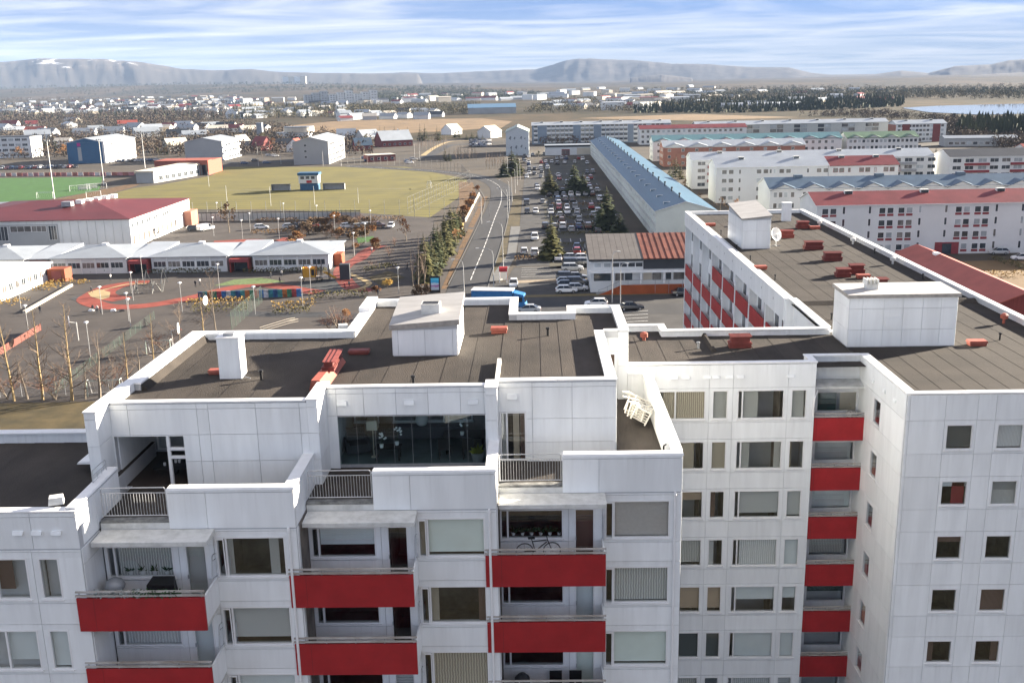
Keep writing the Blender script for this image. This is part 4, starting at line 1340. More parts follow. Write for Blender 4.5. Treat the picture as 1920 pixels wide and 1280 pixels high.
# main road, pavements, verges
ROAD = [(-13.5, 150), (-13.2, 195), (-12.3, 240), (-11.7, 290), (-11.2, 345), (-14.5, 392), (-27, 432), (-50, 460), (-90, 492)]
ribbon('road', ROAD, 7.6, 3, M_ASPH_D, True)
P_ = catmull([(x, y, 0) for x, y in ROAD], 8)
b = MB()
for i in range(0, len(P_) - 1):
    a_, c_ = P_[i], P_[i + 1]
    if a_.y < 198: continue
    d = (c_ - a_).normalized(); q = Vector((-d.y, d.x, 0)) * .09
    L = (c_ - a_).length; k = 0.0
    while k < L:
        e = min(L, k + 4.2)
        p0, p1 = a_ + d * k, a_ + d * e
        b.face([p0 + q + Vector((0, 0, .05)), p0 - q + Vector((0, 0, .05)), p1 - q + Vector((0, 0, .05)), p1 + q + Vector((0, 0, .05))])
        k += 5.4
top('centre_line', b.mesh('centre_line', M_LINE), kind='structure')
ribbon('kerb', [(-9.3, 190), (-8.9, 215), (-8.3, 240), (-7.75, 290), (-8.6, 338), (-13.6, 385)], .22, 0, M_PAVE, True, z=.12)
ribbon('kerb', [(-17.2, 196), (-16.4, 240), (-15.7, 290), (-16.6, 340), (-21.5, 384)], .22, 0, M_PAVE, True, z=.12)
upfix(sheet('path', [(-20.3, 175), (-17.4, 175), (-16.6, 240), (-15.9, 290), (-16.9, 345), (-20.3, 372), (-20.2, 290)], 2, M_ASPH_B, True))
for a_, c_ in ((192, 212), (214, 238), (240, 272), (276, 318), (322, 350)):
    upfix(sheet('verge', [(-18.3, a_), (-17.3 + (a_ - 192) * .006, a_), (-17.2 + (c_ - 192) * .008, c_), (-18.3 + .004 * (c_ - 192), c_)], 3, M_LEAFY, True))
upfix(sheet('verge', [(-22.6, 196), (-20.2, 196), (-19.6, 290), (-19.9, 350), (-24, 400), (-30, 405), (-24.5, 330)], 3, M_LEAFY, True))
upfix(sheet('verge', [(-9.0, 204), (-6.7, 226), (-6.7, 276), (-4.2, 277), (-4.3, 350), (-7.2, 352), (-7.6, 290), (-8.6, 240)], 2, M_GRASS, True))
upfix(sheet('pavement', [(-9.4, 198), (-6.0, 200), (-5.7, 213), (-4.5, 229), (-4.0, 276), (-6.6, 276), (-6.5, 229), (-8.3, 212)], 3, M_PAVE, True))
# parking ground on the right of the road
upfix(sheet('car_park', [(-9.5, 118), (60, 118), (60, 215), (-4.6, 214), (-6, 198), (-9.5, 198)], 2, M_ASPH, True))
upfix(sheet('car_park', [(-4.2, 215), (3.0, 215), (2.4, 480), (-4.0, 480)], 2.5, M_ASPH, True))
upfix(sheet('car_park', [(3.0, 212), (24.5, 212), (24.5, 500), (2.4, 500)], 2, mat('car_park_grass_grey', (0.0360, 0.0352, 0.0304), .95, 0, .1, col2=(0.0680, 0.0624, 0.0416), detail=8), True))
upfix(sheet('pavement', [(-3.5, 196.5), (11, 198.6), (11, 200.8), (-4.2, 199.2)], 3.4, mat('sandy_paving', (.26, .21, .15), .9, .15), True))
upfix(sheet('pavement', [(-2, 183.0), (40, 184.4), (40, 186.3), (-2, 185.0)], 3.4, mat('yellowish_kerb', (.14, .11, .05), .9, .2), True))
LOT_Y = [222, 236, 250, 269, 283, 297, 312, 331, 347, 365, 385, 405, 430]
for i, y in enumerate(LOT_Y):
    upfix(sheet('parking_row', [(3.6, y - 2.9), (24.2, y - 2.9), (24.2, y + 2.9), (3.6, y + 2.9)], 2.6, M_ASPH, True))
    b = MB()
    for k in range(9):
        x = 3.8 + k * 2.45
        b.face([(x, y - 2.6, .045), (x + .12, y - 2.6, .045), (x + .12, y + 2.4, .045), (x, y + 2.4, .045)])
    top('parking_lines', b.mesh('parking_lines', M_LINE), kind='structure')
b = MB()
for k in range(6):
    p0, p1 = gp(1170, 585 + k * 6.4), gp(1215, 582.5 + k * 6.4)
    b.face([(p0.x, p0.y - .08, .045), (p1.x, p1.y - .08, .045), (p1.x, p1.y + .08, .045), (p0.x, p0.y + .08, .045)])
for k in range(5):
    y = 203 + k * 2.5
    b.face([(-3, y - .06, .045), (4.5, y - .06 + .3, .045), (4.5, y + .06 + .3, .045), (-3, y + .06, .045)])
top('parking_lines', b.mesh('parking_lines', M_LINE), kind='structure')
ribbon('road', [(-9, 178), (20, 172), (60, 172)], 8, 2.8, M_ASPH_D, True)
# street beyond the pitch
ribbon('street', [(700, 300), (760, 298), (800, 294), (830, 278), (852, 272), (930, 268)], 6, 2.2, M_ASPH_D)
ribbon('street', [(0, 312), (150, 308), (300, 300), (470, 306), (560, 300), (700, 297)], 7, 2.2, M_ASPH_D)
ribbon('footpath', [(793, 292), (815, 277), (842, 266), (880, 264)], 3.0, 2.6, M_SAND)
# playground surfaces
ribbon('play_path', [(280, 529), (245, 531), (205, 538), (175, 552), (165, 563), (195, 574), (250, 575), (310, 568), (370, 556), (430, 541), (480, 534), (530, 538), (570, 545), (600, 548)], 4.0, 3, M_RUB)
ribbon('play_path', [(240, 532), (215, 538), (195, 548), (200, 556), (230, 562)], 4.4, 3.5, M_RUB)
upfix(sheet('play_surface', [(165, 549), (185, 542), (207, 548), (205, 558), (190, 562), (170, 556)], 4, M_SAND))
ribbon('play_edge', [(275, 532), (240, 533), (205, 541), (185, 546)], .8, 4.2, M_SAND)
upfix(sheet('play_surface', [(130, 560), (165, 548), (180, 562), (200, 574), (160, 572)], 2.6, M_RUB_D))
upfix(sheet('play_mound', [(400, 536), (440, 524), (490, 521), (535, 528), (500, 532), (450, 534)], 3.4, mat('play_turf', (.10, .14, .05), .95, .3)))
ribbon('play_path', [(700, 544), (665, 541), (648, 528), (640, 510), (650, 496), (672, 486), (690, 470), (715, 460)], 3.4, 3, mat('dark_red_rubber', (.17, .035, .025), .85, .3, .4))
ribbon('play_edge', [(655, 513), (680, 524), (692, 532), (675, 541), (640, 547)], 1.2, 3.6, M_SAND)
upfix(sheet('play_surface', [(560, 530), (640, 520), (672, 538), (640, 548), (570, 548)], 2.7, M_RUB_D))
ribbon('play_path', [(400, 455), (470, 452), (520, 455), (550, 446)], 6, 2.6, M_RUB)
upfix(sheet('lawn', [(668, 446), (700, 443), (703, 452), (672, 456)], 3, M_TURF))
upfix(sheet('lawn', [(690, 520), (730, 508), (760, 520), (720, 540)], 3, M_GRASS))
ribbon('path', [(690, 600), (640, 590), (560, 590), (430, 588)], 4, 2.2, M_ASPH_D)
# lake
top('lake', new_mesh('lake', [(gp(*p).x, gp(*p).y, .3) for p in [(1690, 203), (1760, 199), (1920, 195), (2050, 192), (2080, 204), (1920, 214), (1840, 216), (1740, 211)]], [[0, 1, 2, 3, 4, 5, 6, 7]], mat('lake_water', (.20, .22, .24), .05, .05, .01, spec=.9)), kind='structure')
for o_ in bpy.data.objects:
    if o_.type == 'MESH' and o_.name.startswith('lake'):
        upfix(o_)
# ------------------------------------------------------------------ kits: blocks, houses, cars, lamps, trees, people
M_FARGLASS = MATS.get('far_glass') or mat('far_glass', (.045, .055, .065), .12, .4, .4, spec=.6)
M_PANE_L = mat('far_pane_with_blind', (.34, .37, .38), .35, .2, .5, objvar=.25, spec=.5)
M_PANE_M = mat('far_pane_with_curtain', (.13, .12, .11), .3, .4, .8, objvar=.4, spec=.5)
W2 = {}
def win2(w_, h, pane, frame=None, fw=.07, mull=0):
    frame = frame or M_WHITE
    k = (round(w_, 2), round(h, 2), pane.name, frame.name, mull)
    if k not in W2:
        b = MB()
        b.box(-fw, w_ + fw, -.05, .02, -fw, 0, 0); b.box(-fw, w_ + fw, -.05, .02, h, h + fw, 0)
        b.box(-fw, 0, -.05, .02, 0, h, 0); b.box(w_, w_ + fw, -.05, .02, 0, h, 0)
        b.face([(0, -.012, 0), (w_, -.012, 0), (w_, -.012, h), (0, -.012, h)], 1)
        for i in range(mull):
            u = w_ * (i + 1) / (mull + 1)
            b.box(u - .03, u + .03, -.04, -.011, 0, h, 0)
        W2[k] = b.mesh('window', [frame, pane])
    return W2[k]
def pane_pick(r):
    return M_FARGLASS if r < .5 else (M_PANE_M if r < .75 else M_PANE_L)

def gable_body(L, D, H, rh, m, name='wall'):
    b = MB()
    v = [(0, 0, 0), (L, 0, 0), (L, D, 0), (0, D, 0), (0, 0, H), (L, 0, H), (L, D, H), (0, D, H), (0, D / 2, H + rh), (L, D / 2, H + rh)]
    i = 0
    b.v = v
    b.f = [[0, 1, 5, 4], [1, 2, 6, 9, 5], [2, 3, 7, 6], [3, 0, 4, 8, 7], [0, 3, 2, 1], [4, 5, 9, 8], [6, 7, 8, 9]]
    b.m = [0] * 7
    return b.mesh(name, m)
def gable_roof(L, D, H, rh, m, over=.35, t=.14, edge=None):
    b = MB()
    s = rh / (D / 2)
    for sg in (0, 1):
        y0 = -over if sg == 0 else D + over
        z0 = H - over * s
        pts = [(-over, y0, z0 + .02), (L + over, y0, z0 + .02), (L + over, D / 2, H + rh + .02), (-over, D / 2, H + rh + .02)]
        if sg: pts = [pts[1], pts[0], pts[3], pts[2]]
        b.hexa(pts + [(p[0], p[1], p[2] + t) for p in pts])
        if edge:
            for k in (0, 2, 3, 4, 5): b.m[-6 + k] = 1
    return b.mesh('roof', [m, edge] if edge else m)
def flat_roof(L, D, H, m, over=.2, t=.25):
    b = MB(); b.box(-over, L + over, -over, D + over, H, H + t)
    return b.mesh('roof', m)
def hip_roof(L, D, H, rh, m, over=.5, ridge=None):
    b = MB()
    r = ridge if ridge is not None else max(0, L - D)
    x0, x1 = (L - r) / 2, (L + r) / 2
    o = over
    A, B, C_, D_ = (-o, -o, H), (L + o, -o, H), (L + o, D + o, H), (-o, D + o, H)
    E_, F_ = (x0, D / 2, H + rh), (max(x1, x0 + .01), D / 2, H + rh)
    b.v = [A, B, C_, D_, E_, F_, (-o, -o, H - .15), (L + o, -o, H - .15), (L + o, D + o, H - .15), (-o, D + o, H - .15)]
    b.f = [[0, 1, 5, 4], [1, 2, 5], [2, 3, 4, 5], [3, 0, 4], [6, 7, 1, 0], [7, 8, 2, 1], [8, 9, 3, 2], [9, 6, 0, 3], [9, 8, 7, 6]]
    b.m = [0] * 9
    return b.mesh('roof', m)

def slab(name, label, p, L, D, H, rz=0.0, floors=4, wallm=None, roofm=None, roof='gable', rh=2.0, fh=None, cols=None, wh=1.25, sill=.95,
         gable_cols=None, group=None, cat='building', frame=None, under=None, vents=0, ventm=None, ridge=None, back=False, edge=None, mull=0, side='left'):
    """long block. p = front-left base corner; cols = [(u, width)] windows repeated on each floor"""
    root = empty(name, (p[0], p[1], 0), rz, label, cat, group)
    wallm = wallm or M_WHITE
    if roof == 'gable':
        part('wall', gable_body(L, D, H, rh, wallm), root)
        part('roof', gable_roof(L, D, H, rh, roofm, edge=edge), root)
    elif roof == 'flat':
        b = MB(); b.box(0, L, 0, D, 0, H); part('wall', b.mesh('wall', wallm), root)
        part('roof', flat_roof(L, D, H, roofm), root)
    elif roof == 'hip':
        b = MB(); b.box(0, L, 0, D, 0, H); part('wall', b.mesh('wall', wallm), root)
        part('roof', hip_roof(L, D, H, rh, roofm, ridge=ridge), root)
    fh = fh or (H - .3) / floors
    for fl in range(floors):
        for c in (cols or ()):
            u, w_ = c[0], c[1]
            h = c[2] if len(c) > 2 else wh
            s_ = c[3] if len(c) > 3 else sill
            z = fl * fh + s_
            if z + h > H: continue
            q = rnd.random()
            part('window', win2(w_, h, pane_pick(q), frame, mull=mull if w_ > 1.3 else 0), root, (u, 0, z))
            if under and w_ > .8:
                part('apron', cube(under), root, (u - .06, -.05, z - .62), 0, (w_ + .12, .045, .5))
        for u in (gable_cols or ()):
            z = fl * fh + sill
            part('window', win2(1.0, wh, pane_pick(rnd.random()), frame), root, (0, u + 1.0, z) if side == 'left' else (L, u, z), R(-90) if side == 'left' else R(90))
    if vents:
        for i in range(vents):
            u = L * (i + .5) / vents
            vb = MB(); vb.box(-.9, .9, -.5, .5, 0, .9, 0); vb.box(-.8, .8, -.52, -.50, .15, .75, 1)
            part('roof_box', vb.mesh('roof_box', [ventm or M_CONC, M_FARGLASS]), root, (u, D * .42, H + rh * .78))
    return root

def zig_gables(root, L, D, H, rh, n, roofm, wallm, gh=1.1):
    """a row of low gables along the front eave, each with a white face and its own little roof"""
    bw = L / n
    for i in range(n):
        u = i * bw
        b = MB(); b.face([(u + .1, -.04, H - .5), (u + bw - .1, -.04, H - .5), (u + bw / 2, -.04, H + gh)], 0)
        part('gable_face', b.mesh('gable_face', wallm), root)
        b = MB()
        for s_ in (0, 1):
            x0, x1 = (u, u + bw / 2) if s_ == 0 else (u + bw, u + bw / 2)
            lo, hi = H - .45, H + gh
            yb = D * .34
            q = [(x0, -.4, lo), (x1, -.4, hi + .08), (x1, yb, hi + .3), (x0, yb * .35, lo + .5)]
            if s_: q = [q[1], q[0], q[3], q[2]]
            b.hexa([(a, c, e) for a, c, e in q] + [(a, c, e + .12) for a, c, e in q])
        part('gable_roof', b.mesh('gable_roof', roofm), root)

def house(name, label, p, rz, L, D, H, rh, wallm, roofm, cat='house', group=None, detail=True, roof='gable', chimney=False):
    root = empty(name, (p[0], p[1], 0), rz, label, cat, group)
    if roof == 'gable':
        part('wall', HB(('b', L, D, H, rh, wallm.name), lambda: gable_body(L, D, H, rh, wallm)), root, (-L / 2, -D / 2, 0))
        part('roof', HB(('r', L, D, H, rh, roofm.name), lambda: gable_roof(L, D, H, rh, roofm)), root, (-L / 2, -D / 2, 0))
    else:
        def bx_():
            b = MB(); b.box(0, L, 0, D, 0, H); return b.mesh('wall', wallm)
        part('wall', HB(('c', L, D, H, wallm.name), bx_), root, (-L / 2, -D / 2, 0))
        part('roof', HB(('f', L, D, H, rh, roof, roofm.name), lambda: hip_roof(L, D, H, rh, roofm) if roof == 'hip' else flat_roof(L, D, H, roofm)), root, (-L / 2, -D / 2, 0))
    if detail:
        n = max(2, int(L / 3))
        for i in range(n):
            part('window', win2(1.2, 1.1, M_FARGLASS), root, (-L / 2 + L * (i + .5) / n - .6, -D / 2, 1.0))
        if H > 4.4:
            for i in range(n):
                part('window', win2(1.2, 1.1, M_FARGLASS), root, (-L / 2 + L * (i + .5) / n - .6, -D / 2, 3.6))
        part('window', win2(1.0, 1.0, M_FARGLASS), root, (L / 2, -.5, 1.1), R(90))
    if chimney:
        part('chimney', cube(M_CONC), root, (L * .15, -.3, H + rh * .7), 0, (.7, .6, rh * .3 + .9))
    return root
HBD = {}
def HB(k, fn):
    if k not in HBD: HBD[k] = fn()
    return HBD[k]

# ---- cars
def paint(name, col, rough=.28):
    m = mat('car_paint_' + name, col, rough, .03, .5, spec=.6)
    m.node_tree.nodes['Principled BSDF'].inputs['Coat Weight'].default_value = .5
    return m
PAINT = {'white': paint('white', (.72, .72, .71)), 'silver': paint('silver', (.40, .41, .41)), 'grey': paint('grey', (.19, .195, .20)), 'dark': paint('dark', (.045, .048, .052)),
         'black': paint('black', (.012, .012, .014)), 'blue': paint('blue', (.03, .07, .17)), 'red': paint('red', (.33, .03, .025)), 'brown': paint('brown', (.16, .085, .055))}
M_CARGLASS = mat('car_glass', (.012, .014, .016), .06, .1, spec=.8)
M_TYRE = mat('tyre_rubber', (.018, .018, .018), .8, .2)
M_RIM = mat('wheel_rim', (.36, .36, .37), .35, .1, metal=.6)
M_HEADL = mat('headlight_lens', (.62, .64, .66), .15, .1, spec=.7)
M_TAILL = mat('taillight_lens', (.30, .012, .012), .25, .1, spec=.6)
M_PLATE = mat('number_plate', (.6, .6, .58), .5, .05)
CT = {  # sections (x from the front, half width, sill z, shoulder z); glasshouse (x0, x1 base, x0, x1 roof, roof z, base hw, roof hw)
 'hatch': dict(L=4.1, S=[(0, .58, .34, .60), (.12, .74, .26, .72), (.55, .84, .22, .82), (1.2, .87, .21, .90), (2.2, .88, .20, .94), (3.3, .87, .21, .97), (3.85, .83, .24, .96), (4.1, .68, .34, .80)], G=(1.0, 4.0, 1.75, 3.45, 1.47, .80, .60)),
 'sedan': dict(L=4.6, S=[(0, .58, .34, .58), (.12, .76, .26, .68), (.6, .86, .22, .80), (1.3, .89, .21, .88), (2.4, .90, .20, .92), (3.7, .88, .21, .95), (4.4, .82, .26, .93), (4.6, .66, .36, .78)], G=(1.2, 4.05, 2.0, 3.3, 1.44, .80, .58)),
 'suv': dict(L=4.6, S=[(0, .62, .42, .76), (.1, .80, .34, .92), (.55, .90, .30, 1.02), (1.2, .93, .28, 1.08), (2.4, .94, .28, 1.12), (3.8, .93, .30, 1.14), (4.45, .90, .34, 1.12), (4.6, .78, .44, .98)], G=(1.05, 4.5, 1.75, 4.1, 1.72, .86, .68)),
 'van': dict(L=4.9, S=[(0, .66, .40, .78), (.1, .84, .32, .98), (.6, .94, .28, 1.10), (1.2, .96, .27, 1.14), (2.6, .97, .27, 1.16), (4.2, .97, .28, 1.16), (4.8, .95, .30, 1.16), (4.9, .92, .36, 1.10)], G=(.75, 4.86, 1.6, 4.75, 1.88, .92, .82)),
}
def car_body(T, b, mi=0):
    S = T['S']
    n = 8
    rings = []
    for x, hw, z0, z1 in S:
        zm = z0 + (z1 - z0) * .45
        pts = [(-hw * .88, z0), (-hw, z0 + .12), (-hw * 1.0, zm), (-hw * .92, z1), (hw * .92, z1), (hw * 1.0, zm), (hw, z0 + .12), (hw * .88, z0)]
        rings.append([(x, p[0], p[1]) for p in pts])
    i0 = len(b.v)
    for r in rings: b.v += r
    for j in range(len(rings) - 1):
        for k in range(n):
            k2 = (k + 1) % n
            b.f.append([i0 + j * n + k, i0 + (j + 1) * n + k, i0 + (j + 1) * n + k2, i0 + j * n + k2]); b.m.append(mi)
    b.f.append([i0 + k for k in range(n)]); b.m.append(mi)
    j = (len(rings) - 1) * n
    b.f.append([i0 + j + n - 1 - k for k in range(n)]); b.m.append(mi)
def car_glass(T, b, mi=0, van=False):
    a0, a1, r0, r1, zr, hb, hr = T['G']
    zb0 = [s for s in T['S'] if s[0] <= a0 + .2][-1][3] - .03
    zb1 = T['S'][-3][3] - .03
    zr_ = zr - .035
    b.hexa([(a0, -hb, zb0), (a0, hb, zb0), (a1, hb, zb1), (a1, -hb, zb1), (r0, -hr, zr_), (r0, hr, zr_), (r1, hr, zr_), (r1, -hr, zr_)], mi)
def car_roof(T, b, mi=0):
    a0, a1, r0, r1, zr, hb, hr = T['G']
    zr_ = zr - .04
    b.hexa([(r0 - .04, -hr - .02, zr_), (r0 - .04, hr + .02, zr_), (r1 + .06, hr + .02, zr_), (r1 + .06, -hr - .02, zr_), (r0 + .12, -hr + .1, zr), (r0 + .12, hr - .1, zr), (r1 - .1, hr - .1, zr), (r1 - .1, -hr + .1, zr)], mi)
    zb1 = T['S'][-3][3] - .03
    zb0 = [s for s in T['S'] if s[0] <= a0 + .2][-1][3] - .03
    for s in (-1, 1):     # pillars
        for (xb, zb, xr) in ((a0, zb0, r0), ((a0 + a1) * .52, (zb0 + zb1) / 2, (r0 + r1) * .5), (a1, zb1, r1)):
            b.tube((xb, s * (hb + .005), zb), (xr, s * (hr + .005), zr_), .035, .03, 4, mi, False)
def wheel_geo(b, x, y, r, mt=0, mr=1):
    s = 1 if y > 0 else -1
    n = 12
    i = len(b.v)
    y0, y1 = y - .1, y + .1
    for yy in (y0, y1):
        for k in range(n):
            t = 2 * math.pi * k / n
            b.v.append((x + r * math.cos(t), yy, r + r * math.sin(t)))
    for k in range(n):
        k2 = (k + 1) % n
        b.f.append([i + k, i + k2, i + n + k2, i + n + k]); b.m.append(mt)
    b.f.append([i + k for k in range(n)][::-1]); b.m.append(mt)
    b.f.append([i + n + k for k in range(n)]); b.m.append(mt)
    yo = y + s * .105
    j = len(b.v)
    for k in range(8):
        t = 2 * math.pi * k / 8
        b.v.append((x + r * .62 * math.cos(t), yo, r + r * .62 * math.sin(t)))
    b.f.append([j + k for k in range(8)] if s < 0 else [j + k for k in range(8)][::-1]); b.m.append(mr)
CARM = {}
def car(px_or_p, heading, typ='hatch', col='white', near=False, label=None, group=None, name='parked_car', world=False):
    """heading in degrees: direction the nose points, 0 = +X, 90 = away (+Y)"""
    p = Vector((px_or_p[0], px_or_p[1], 0)) if world else gp(*px_or_p)
    T = CT[typ]
    z = .045
    off = Vector((math.cos(R(heading)), math.sin(R(heading)), 0)) * (T['L'] / 2)
    loc = (p.x + off.x, p.y + off.y, z)
    rz = R(heading + 180)
    k = (typ, col, near)
    wr = .31 if typ in ('hatch', 'sedan') else .35
    wy = T['S'][3][1] - .08
    wx = (T['L'] * .19, T['L'] * .80)
    if k not in CARM:
        if near:
            d = {}
            b = MB(); car_body(T, b); car_roof(T, b); d['body'] = b.mesh('body', PAINT[col])
            b = MB(); car_glass(T, b)
            d['glasshouse'] = b.mesh('glasshouse', M_CARGLASS)
            if typ == 'van':
                b = MB(); a0, a1, r0, r1, zr, hb, hr = T['G']
                b.hexa([(2.2, -hb - .02, 1.1), (2.2, hb + .02, 1.1), (a1 + .02, hb + .02, 1.1), (a1 + .02, -hb - .02, 1.1), (2.2, -hr - .03, zr - .05), (2.2, hr + .03, zr - .05), (r1 + .03, hr + .03, zr - .05), (r1 + .03, -hr - .03, zr - .05)])
                d['cargo_side'] = b.mesh('cargo_side', PAINT[col])
            b = MB(); wheel_geo(b, 0, .0001, wr); d['wheel'] = b.mesh('wheel', [M_TYRE, M_RIM])
            b = MB(); wheel_geo(b, 0, -.0001, wr); d['wheel_'] = b.mesh('wheel', [M_TYRE, M_RIM])
        else:
            b = MB(); car_body(T, b, 0); car_roof(T, b, 0); car_glass(T, b, 1)
            for x in wx:
                for y in (wy, -wy): wheel_geo(b, x, y, wr, 2, 3)
            zs_ = T['S'][1][3] - .14
            for s in (-1, 1):
                b.box(.03, .14, s * .56 - .14, s * .56 + .14, zs_ - .08, zs_ + .06, 4)
                b.box(T['L'] - .08, T['L'] + .0, s * .60 - .12, s * .60 + .12, zs_ + .02, zs_ + .2, 5)
            b.box(-.01, .05, -.25, .25, .42, .53, 6)
            d = b.mesh('car', [PAINT[col], M_CARGLASS, M_TYRE, M_RIM, M_HEADL, M_TAILL, M_PLATE])
        CARM[k] = d
    d = CARM[k]
    if not near:
        return top(name, d, loc, rz, label, 'car', group)
    root = empty(name, loc, rz, label, 'car', group)
    body = part('body', d['body'], root)
    part('glasshouse', d['glasshouse'], root)
    if 'cargo_side' in d: part('cargo_side', d['cargo_side'], root)
    for x in wx:
        part('wheel', d['wheel'], root, (x, wy, 0)); part('wheel', d['wheel_'], root, (x, -wy, 0))
    zs_ = T['S'][1][3] - .14
    for s in (-1, 1):
        part('headlight', cube(M_HEADL), root, (.03, s * .56 - .14, zs_ - .08), 0, (.11, .28, .14))
        part('taillight', cube(M_TAILL), root, (T['L'] - .1, s * .60 - .12, zs_ + .02), 0, (.11, .24, .2))
    part('number_plate', cube(M_PLATE), root, (-.015, -.25, .42), 0, (.06, .5, .11))
    return root

# ---- lamps and poles
M_POLE = mat('galvanised_pole', (.46, .46, .45), .45, .1, metal=.4)
def street_lamp(p, h, arm, rz, label, group='street lamps along the road', double=False):
    root = empty('street_lamp', (p[0], p[1], 0), rz, label, 'street lamp', group)
    b = MB(); b.tube((0, 0, 0), (0, 0, 1.2), .12, .11, 8); b.tube((0, 0, 1.2), (0, 0, h - 1.0), .09, .06, 8)
    part('pole', b.mesh('pole', M_POLE), root)
    b = MB()
    pts = [(0, 0, h - 1.0), (-.08 * arm, 0, h - .35), (-.3 * arm, 0, h), (-.65 * arm, 0, h + .18), (-arm, 0, h + .22)]
    b.path(pts, .045, 6)
    part('arm', b.mesh('arm', M_POLE), root)
    b = MB(); b.hexa([(-arm - .65, -.13, h + .15), (-arm, -.1, h + .17), (-arm, .1, h + .17), (-arm - .65, .13, h + .15), (-arm - .6, -.1, h + .26), (-arm, -.07, h + .30), (-arm, .07, h + .30), (-arm - .6, .1, h + .26)])
    part('lamp_head', b.mesh('lamp_head', M_CONC), root)
    return root
LMP = {}
def yard_lamp(p, h, label, group='mushroom lamps in the schoolyard'):
    if h not in LMP:
        b = MB(); b.tube((0, 0, 0), (0, 0, h - .3), .06, .05, 6)
        c = MB(); c.lathe([(.05, h - .35), (.12, h - .25), (.14, h - .08), (.36, h - .05), (.30, h + .05), (.05, h + .12), (0, h + .12)], 10)
        LMP[h] = (b.mesh('pole', M_POLE), c.mesh('lamp_head', M_WHITE))
    root = empty('yard_lamp', (p[0], p[1], 0), 0, label, 'lamp post', group)
    part('pole', LMP[h][0], root); part('lamp_head', LMP[h][1], root)
    return root
def mast(p, h, label, r=.14, name='floodlight_mast', heads=True, rz=0.0, group=None):
    root = empty(name, (p[0], p[1], 0), rz, label, 'mast', group)
    b = MB(); b.tube((0, 0, 0), (0, 0, h), r, r * .55, 8); part('pole', b.mesh('pole', M_POLE), root)
    if heads:
        b = MB(); b.tube((-1.0, 0, h - .2), (1.0, 0, h - .2), .05, None, 6); part('crossbar', b.mesh('crossbar', M_POLE), root)
        for x in (-.8, 0, .8):
            part('floodlight', cube(M_GREYMET), root, (x - .25, -.25, h - .15), 0, (.5, .35, .4))
    return root

# ---- trees
M_NEEDLE = mat('spruce_needles', (.018, .026, .012), .8, 0, .9, col2=(.060, .070, .028), objvar=.25, lo=.3, hi=.7, spec=.15)
M_NEEDLE_LIT = mat('spruce_needles_sunlit', (.040, .045, .016), .8, 0, .8, col2=(.105, .095, .034), objvar=.2, lo=.3, hi=.7, spec=.15)  # lighter olive copy of the needles: sunlight put into the colour
M_BARK = mat('pale_bark', (.20, .165, .125), .9, .25, 6)
M_BARK_G = mat('golden_bark', (.30, .22, .11), .9, .3, 6)
M_TWIG = mat('bare_twigs', (.13, .095, .070), .95, .25, 2, objvar=.2)
M_TWIG_R = mat('reddish_twigs', (.16, .075, .045), .95, .25, 2, objvar=.2)
M_LEAF_O = mat('orange_leaves', (.17, .070, .020), .8, 0, 1.2, col2=(.28, .135, .036), objvar=.2)
M_LEAF_B = mat('brown_leaves', (.075, .045, .022), .85, 0, 1.0, col2=(.15, .088, .038), objvar=.25)
M_LEAF_G = mat('olive_leaves', (.055, .060, .020), .85, 0, 1.0, col2=(.13, .115, .040), objvar=.2)
M_LEAF_Y = mat('yellow_leaves', (.34, .21, .045), .8, 0, 1.0, col2=(.52, .36, .09), objvar=.2)
TREE = {}
def spruce_mesh(seed, nl=22, dens=1.0):
    """unit tree: height 1, needle sprays on drooping limbs"""
    r = random.Random(seed)
    b = MB()
    for j in range(nl):
        t = .06 + .92 * (j / nl) + r.uniform(-.015, .015)
        rad = (.235 * (1 - t) ** .85 + .012) * r.uniform(.8, 1.15)
        nb = int((13 * (1 - t) + 5) * dens)
        a0 = r.random() * 6.28
        for k in range(nb):
            a = a0 + 6.283 * k / nb + r.uniform(-.25, .25)
            L = rad * r.uniform(.62, 1.18)
            ca, sa = math.cos(a), math.sin(a)
            wd = L * r.uniform(.30, .48)
            dz = -L * r.uniform(.15, .55)
            segs = 2
            for s in range(segs):
                q0, q1 = (.12 + .88 * s / segs), (.12 + .88 * (s + 1) / segs)
                w0, w1 = wd * (1 - .25 * s), wd * (.8 - .62 * s)
                z0, z1 = t + dz * q0 * q0, t + dz * q1 * q1
                tw = r.uniform(-.5, .5) * wd
                b.face([(ca * L * q0 - sa * w0, sa * L * q0 + ca * w0, z0 - .3 * w0 + tw * .3), (ca * L * q1 - sa * w1, sa * L * q1 + ca * w1, z1 - .3 * w1 + tw * .3),
                        (ca * L * q1 + sa * w1, sa * L * q1 - ca * w1, z1 - .3 * w1 - tw * .3), (ca * L * q0 + sa * w0, sa * L * q0 - ca * w0, z0 - .3 * w0 - tw * .3)])
    b.tube((0, 0, .9), (0, 0, 1.02), .008, .001, 3)
    return b
def spruce(p, h, wid=1.0, label=None, group=None, var=0, olive=False, name='spruce_tree', lo=False):  # olive picks the needle colour with sunlight painted in
    k = ('spruce', var, olive, lo)
    if k not in TREE:
        b = spruce_mesh(100 + var, 12 if lo else 24, .6 if lo else 1.25)
        t = MB(); t.tube((0, 0, 0), (0, 0, .95), .02, .004, 6)
        TREE[k] = (t.mesh('trunk', M_BARK), b.mesh('crown', M_NEEDLE_LIT if olive else M_NEEDLE))
    root = empty(name, (p[0], p[1], 0), rnd.random() * 6.28, label, 'tree', group)
    root.scale = (h * wid, h * wid, h)
    part('trunk', TREE[k][0], root); part('crown', TREE[k][1], root)
    return root
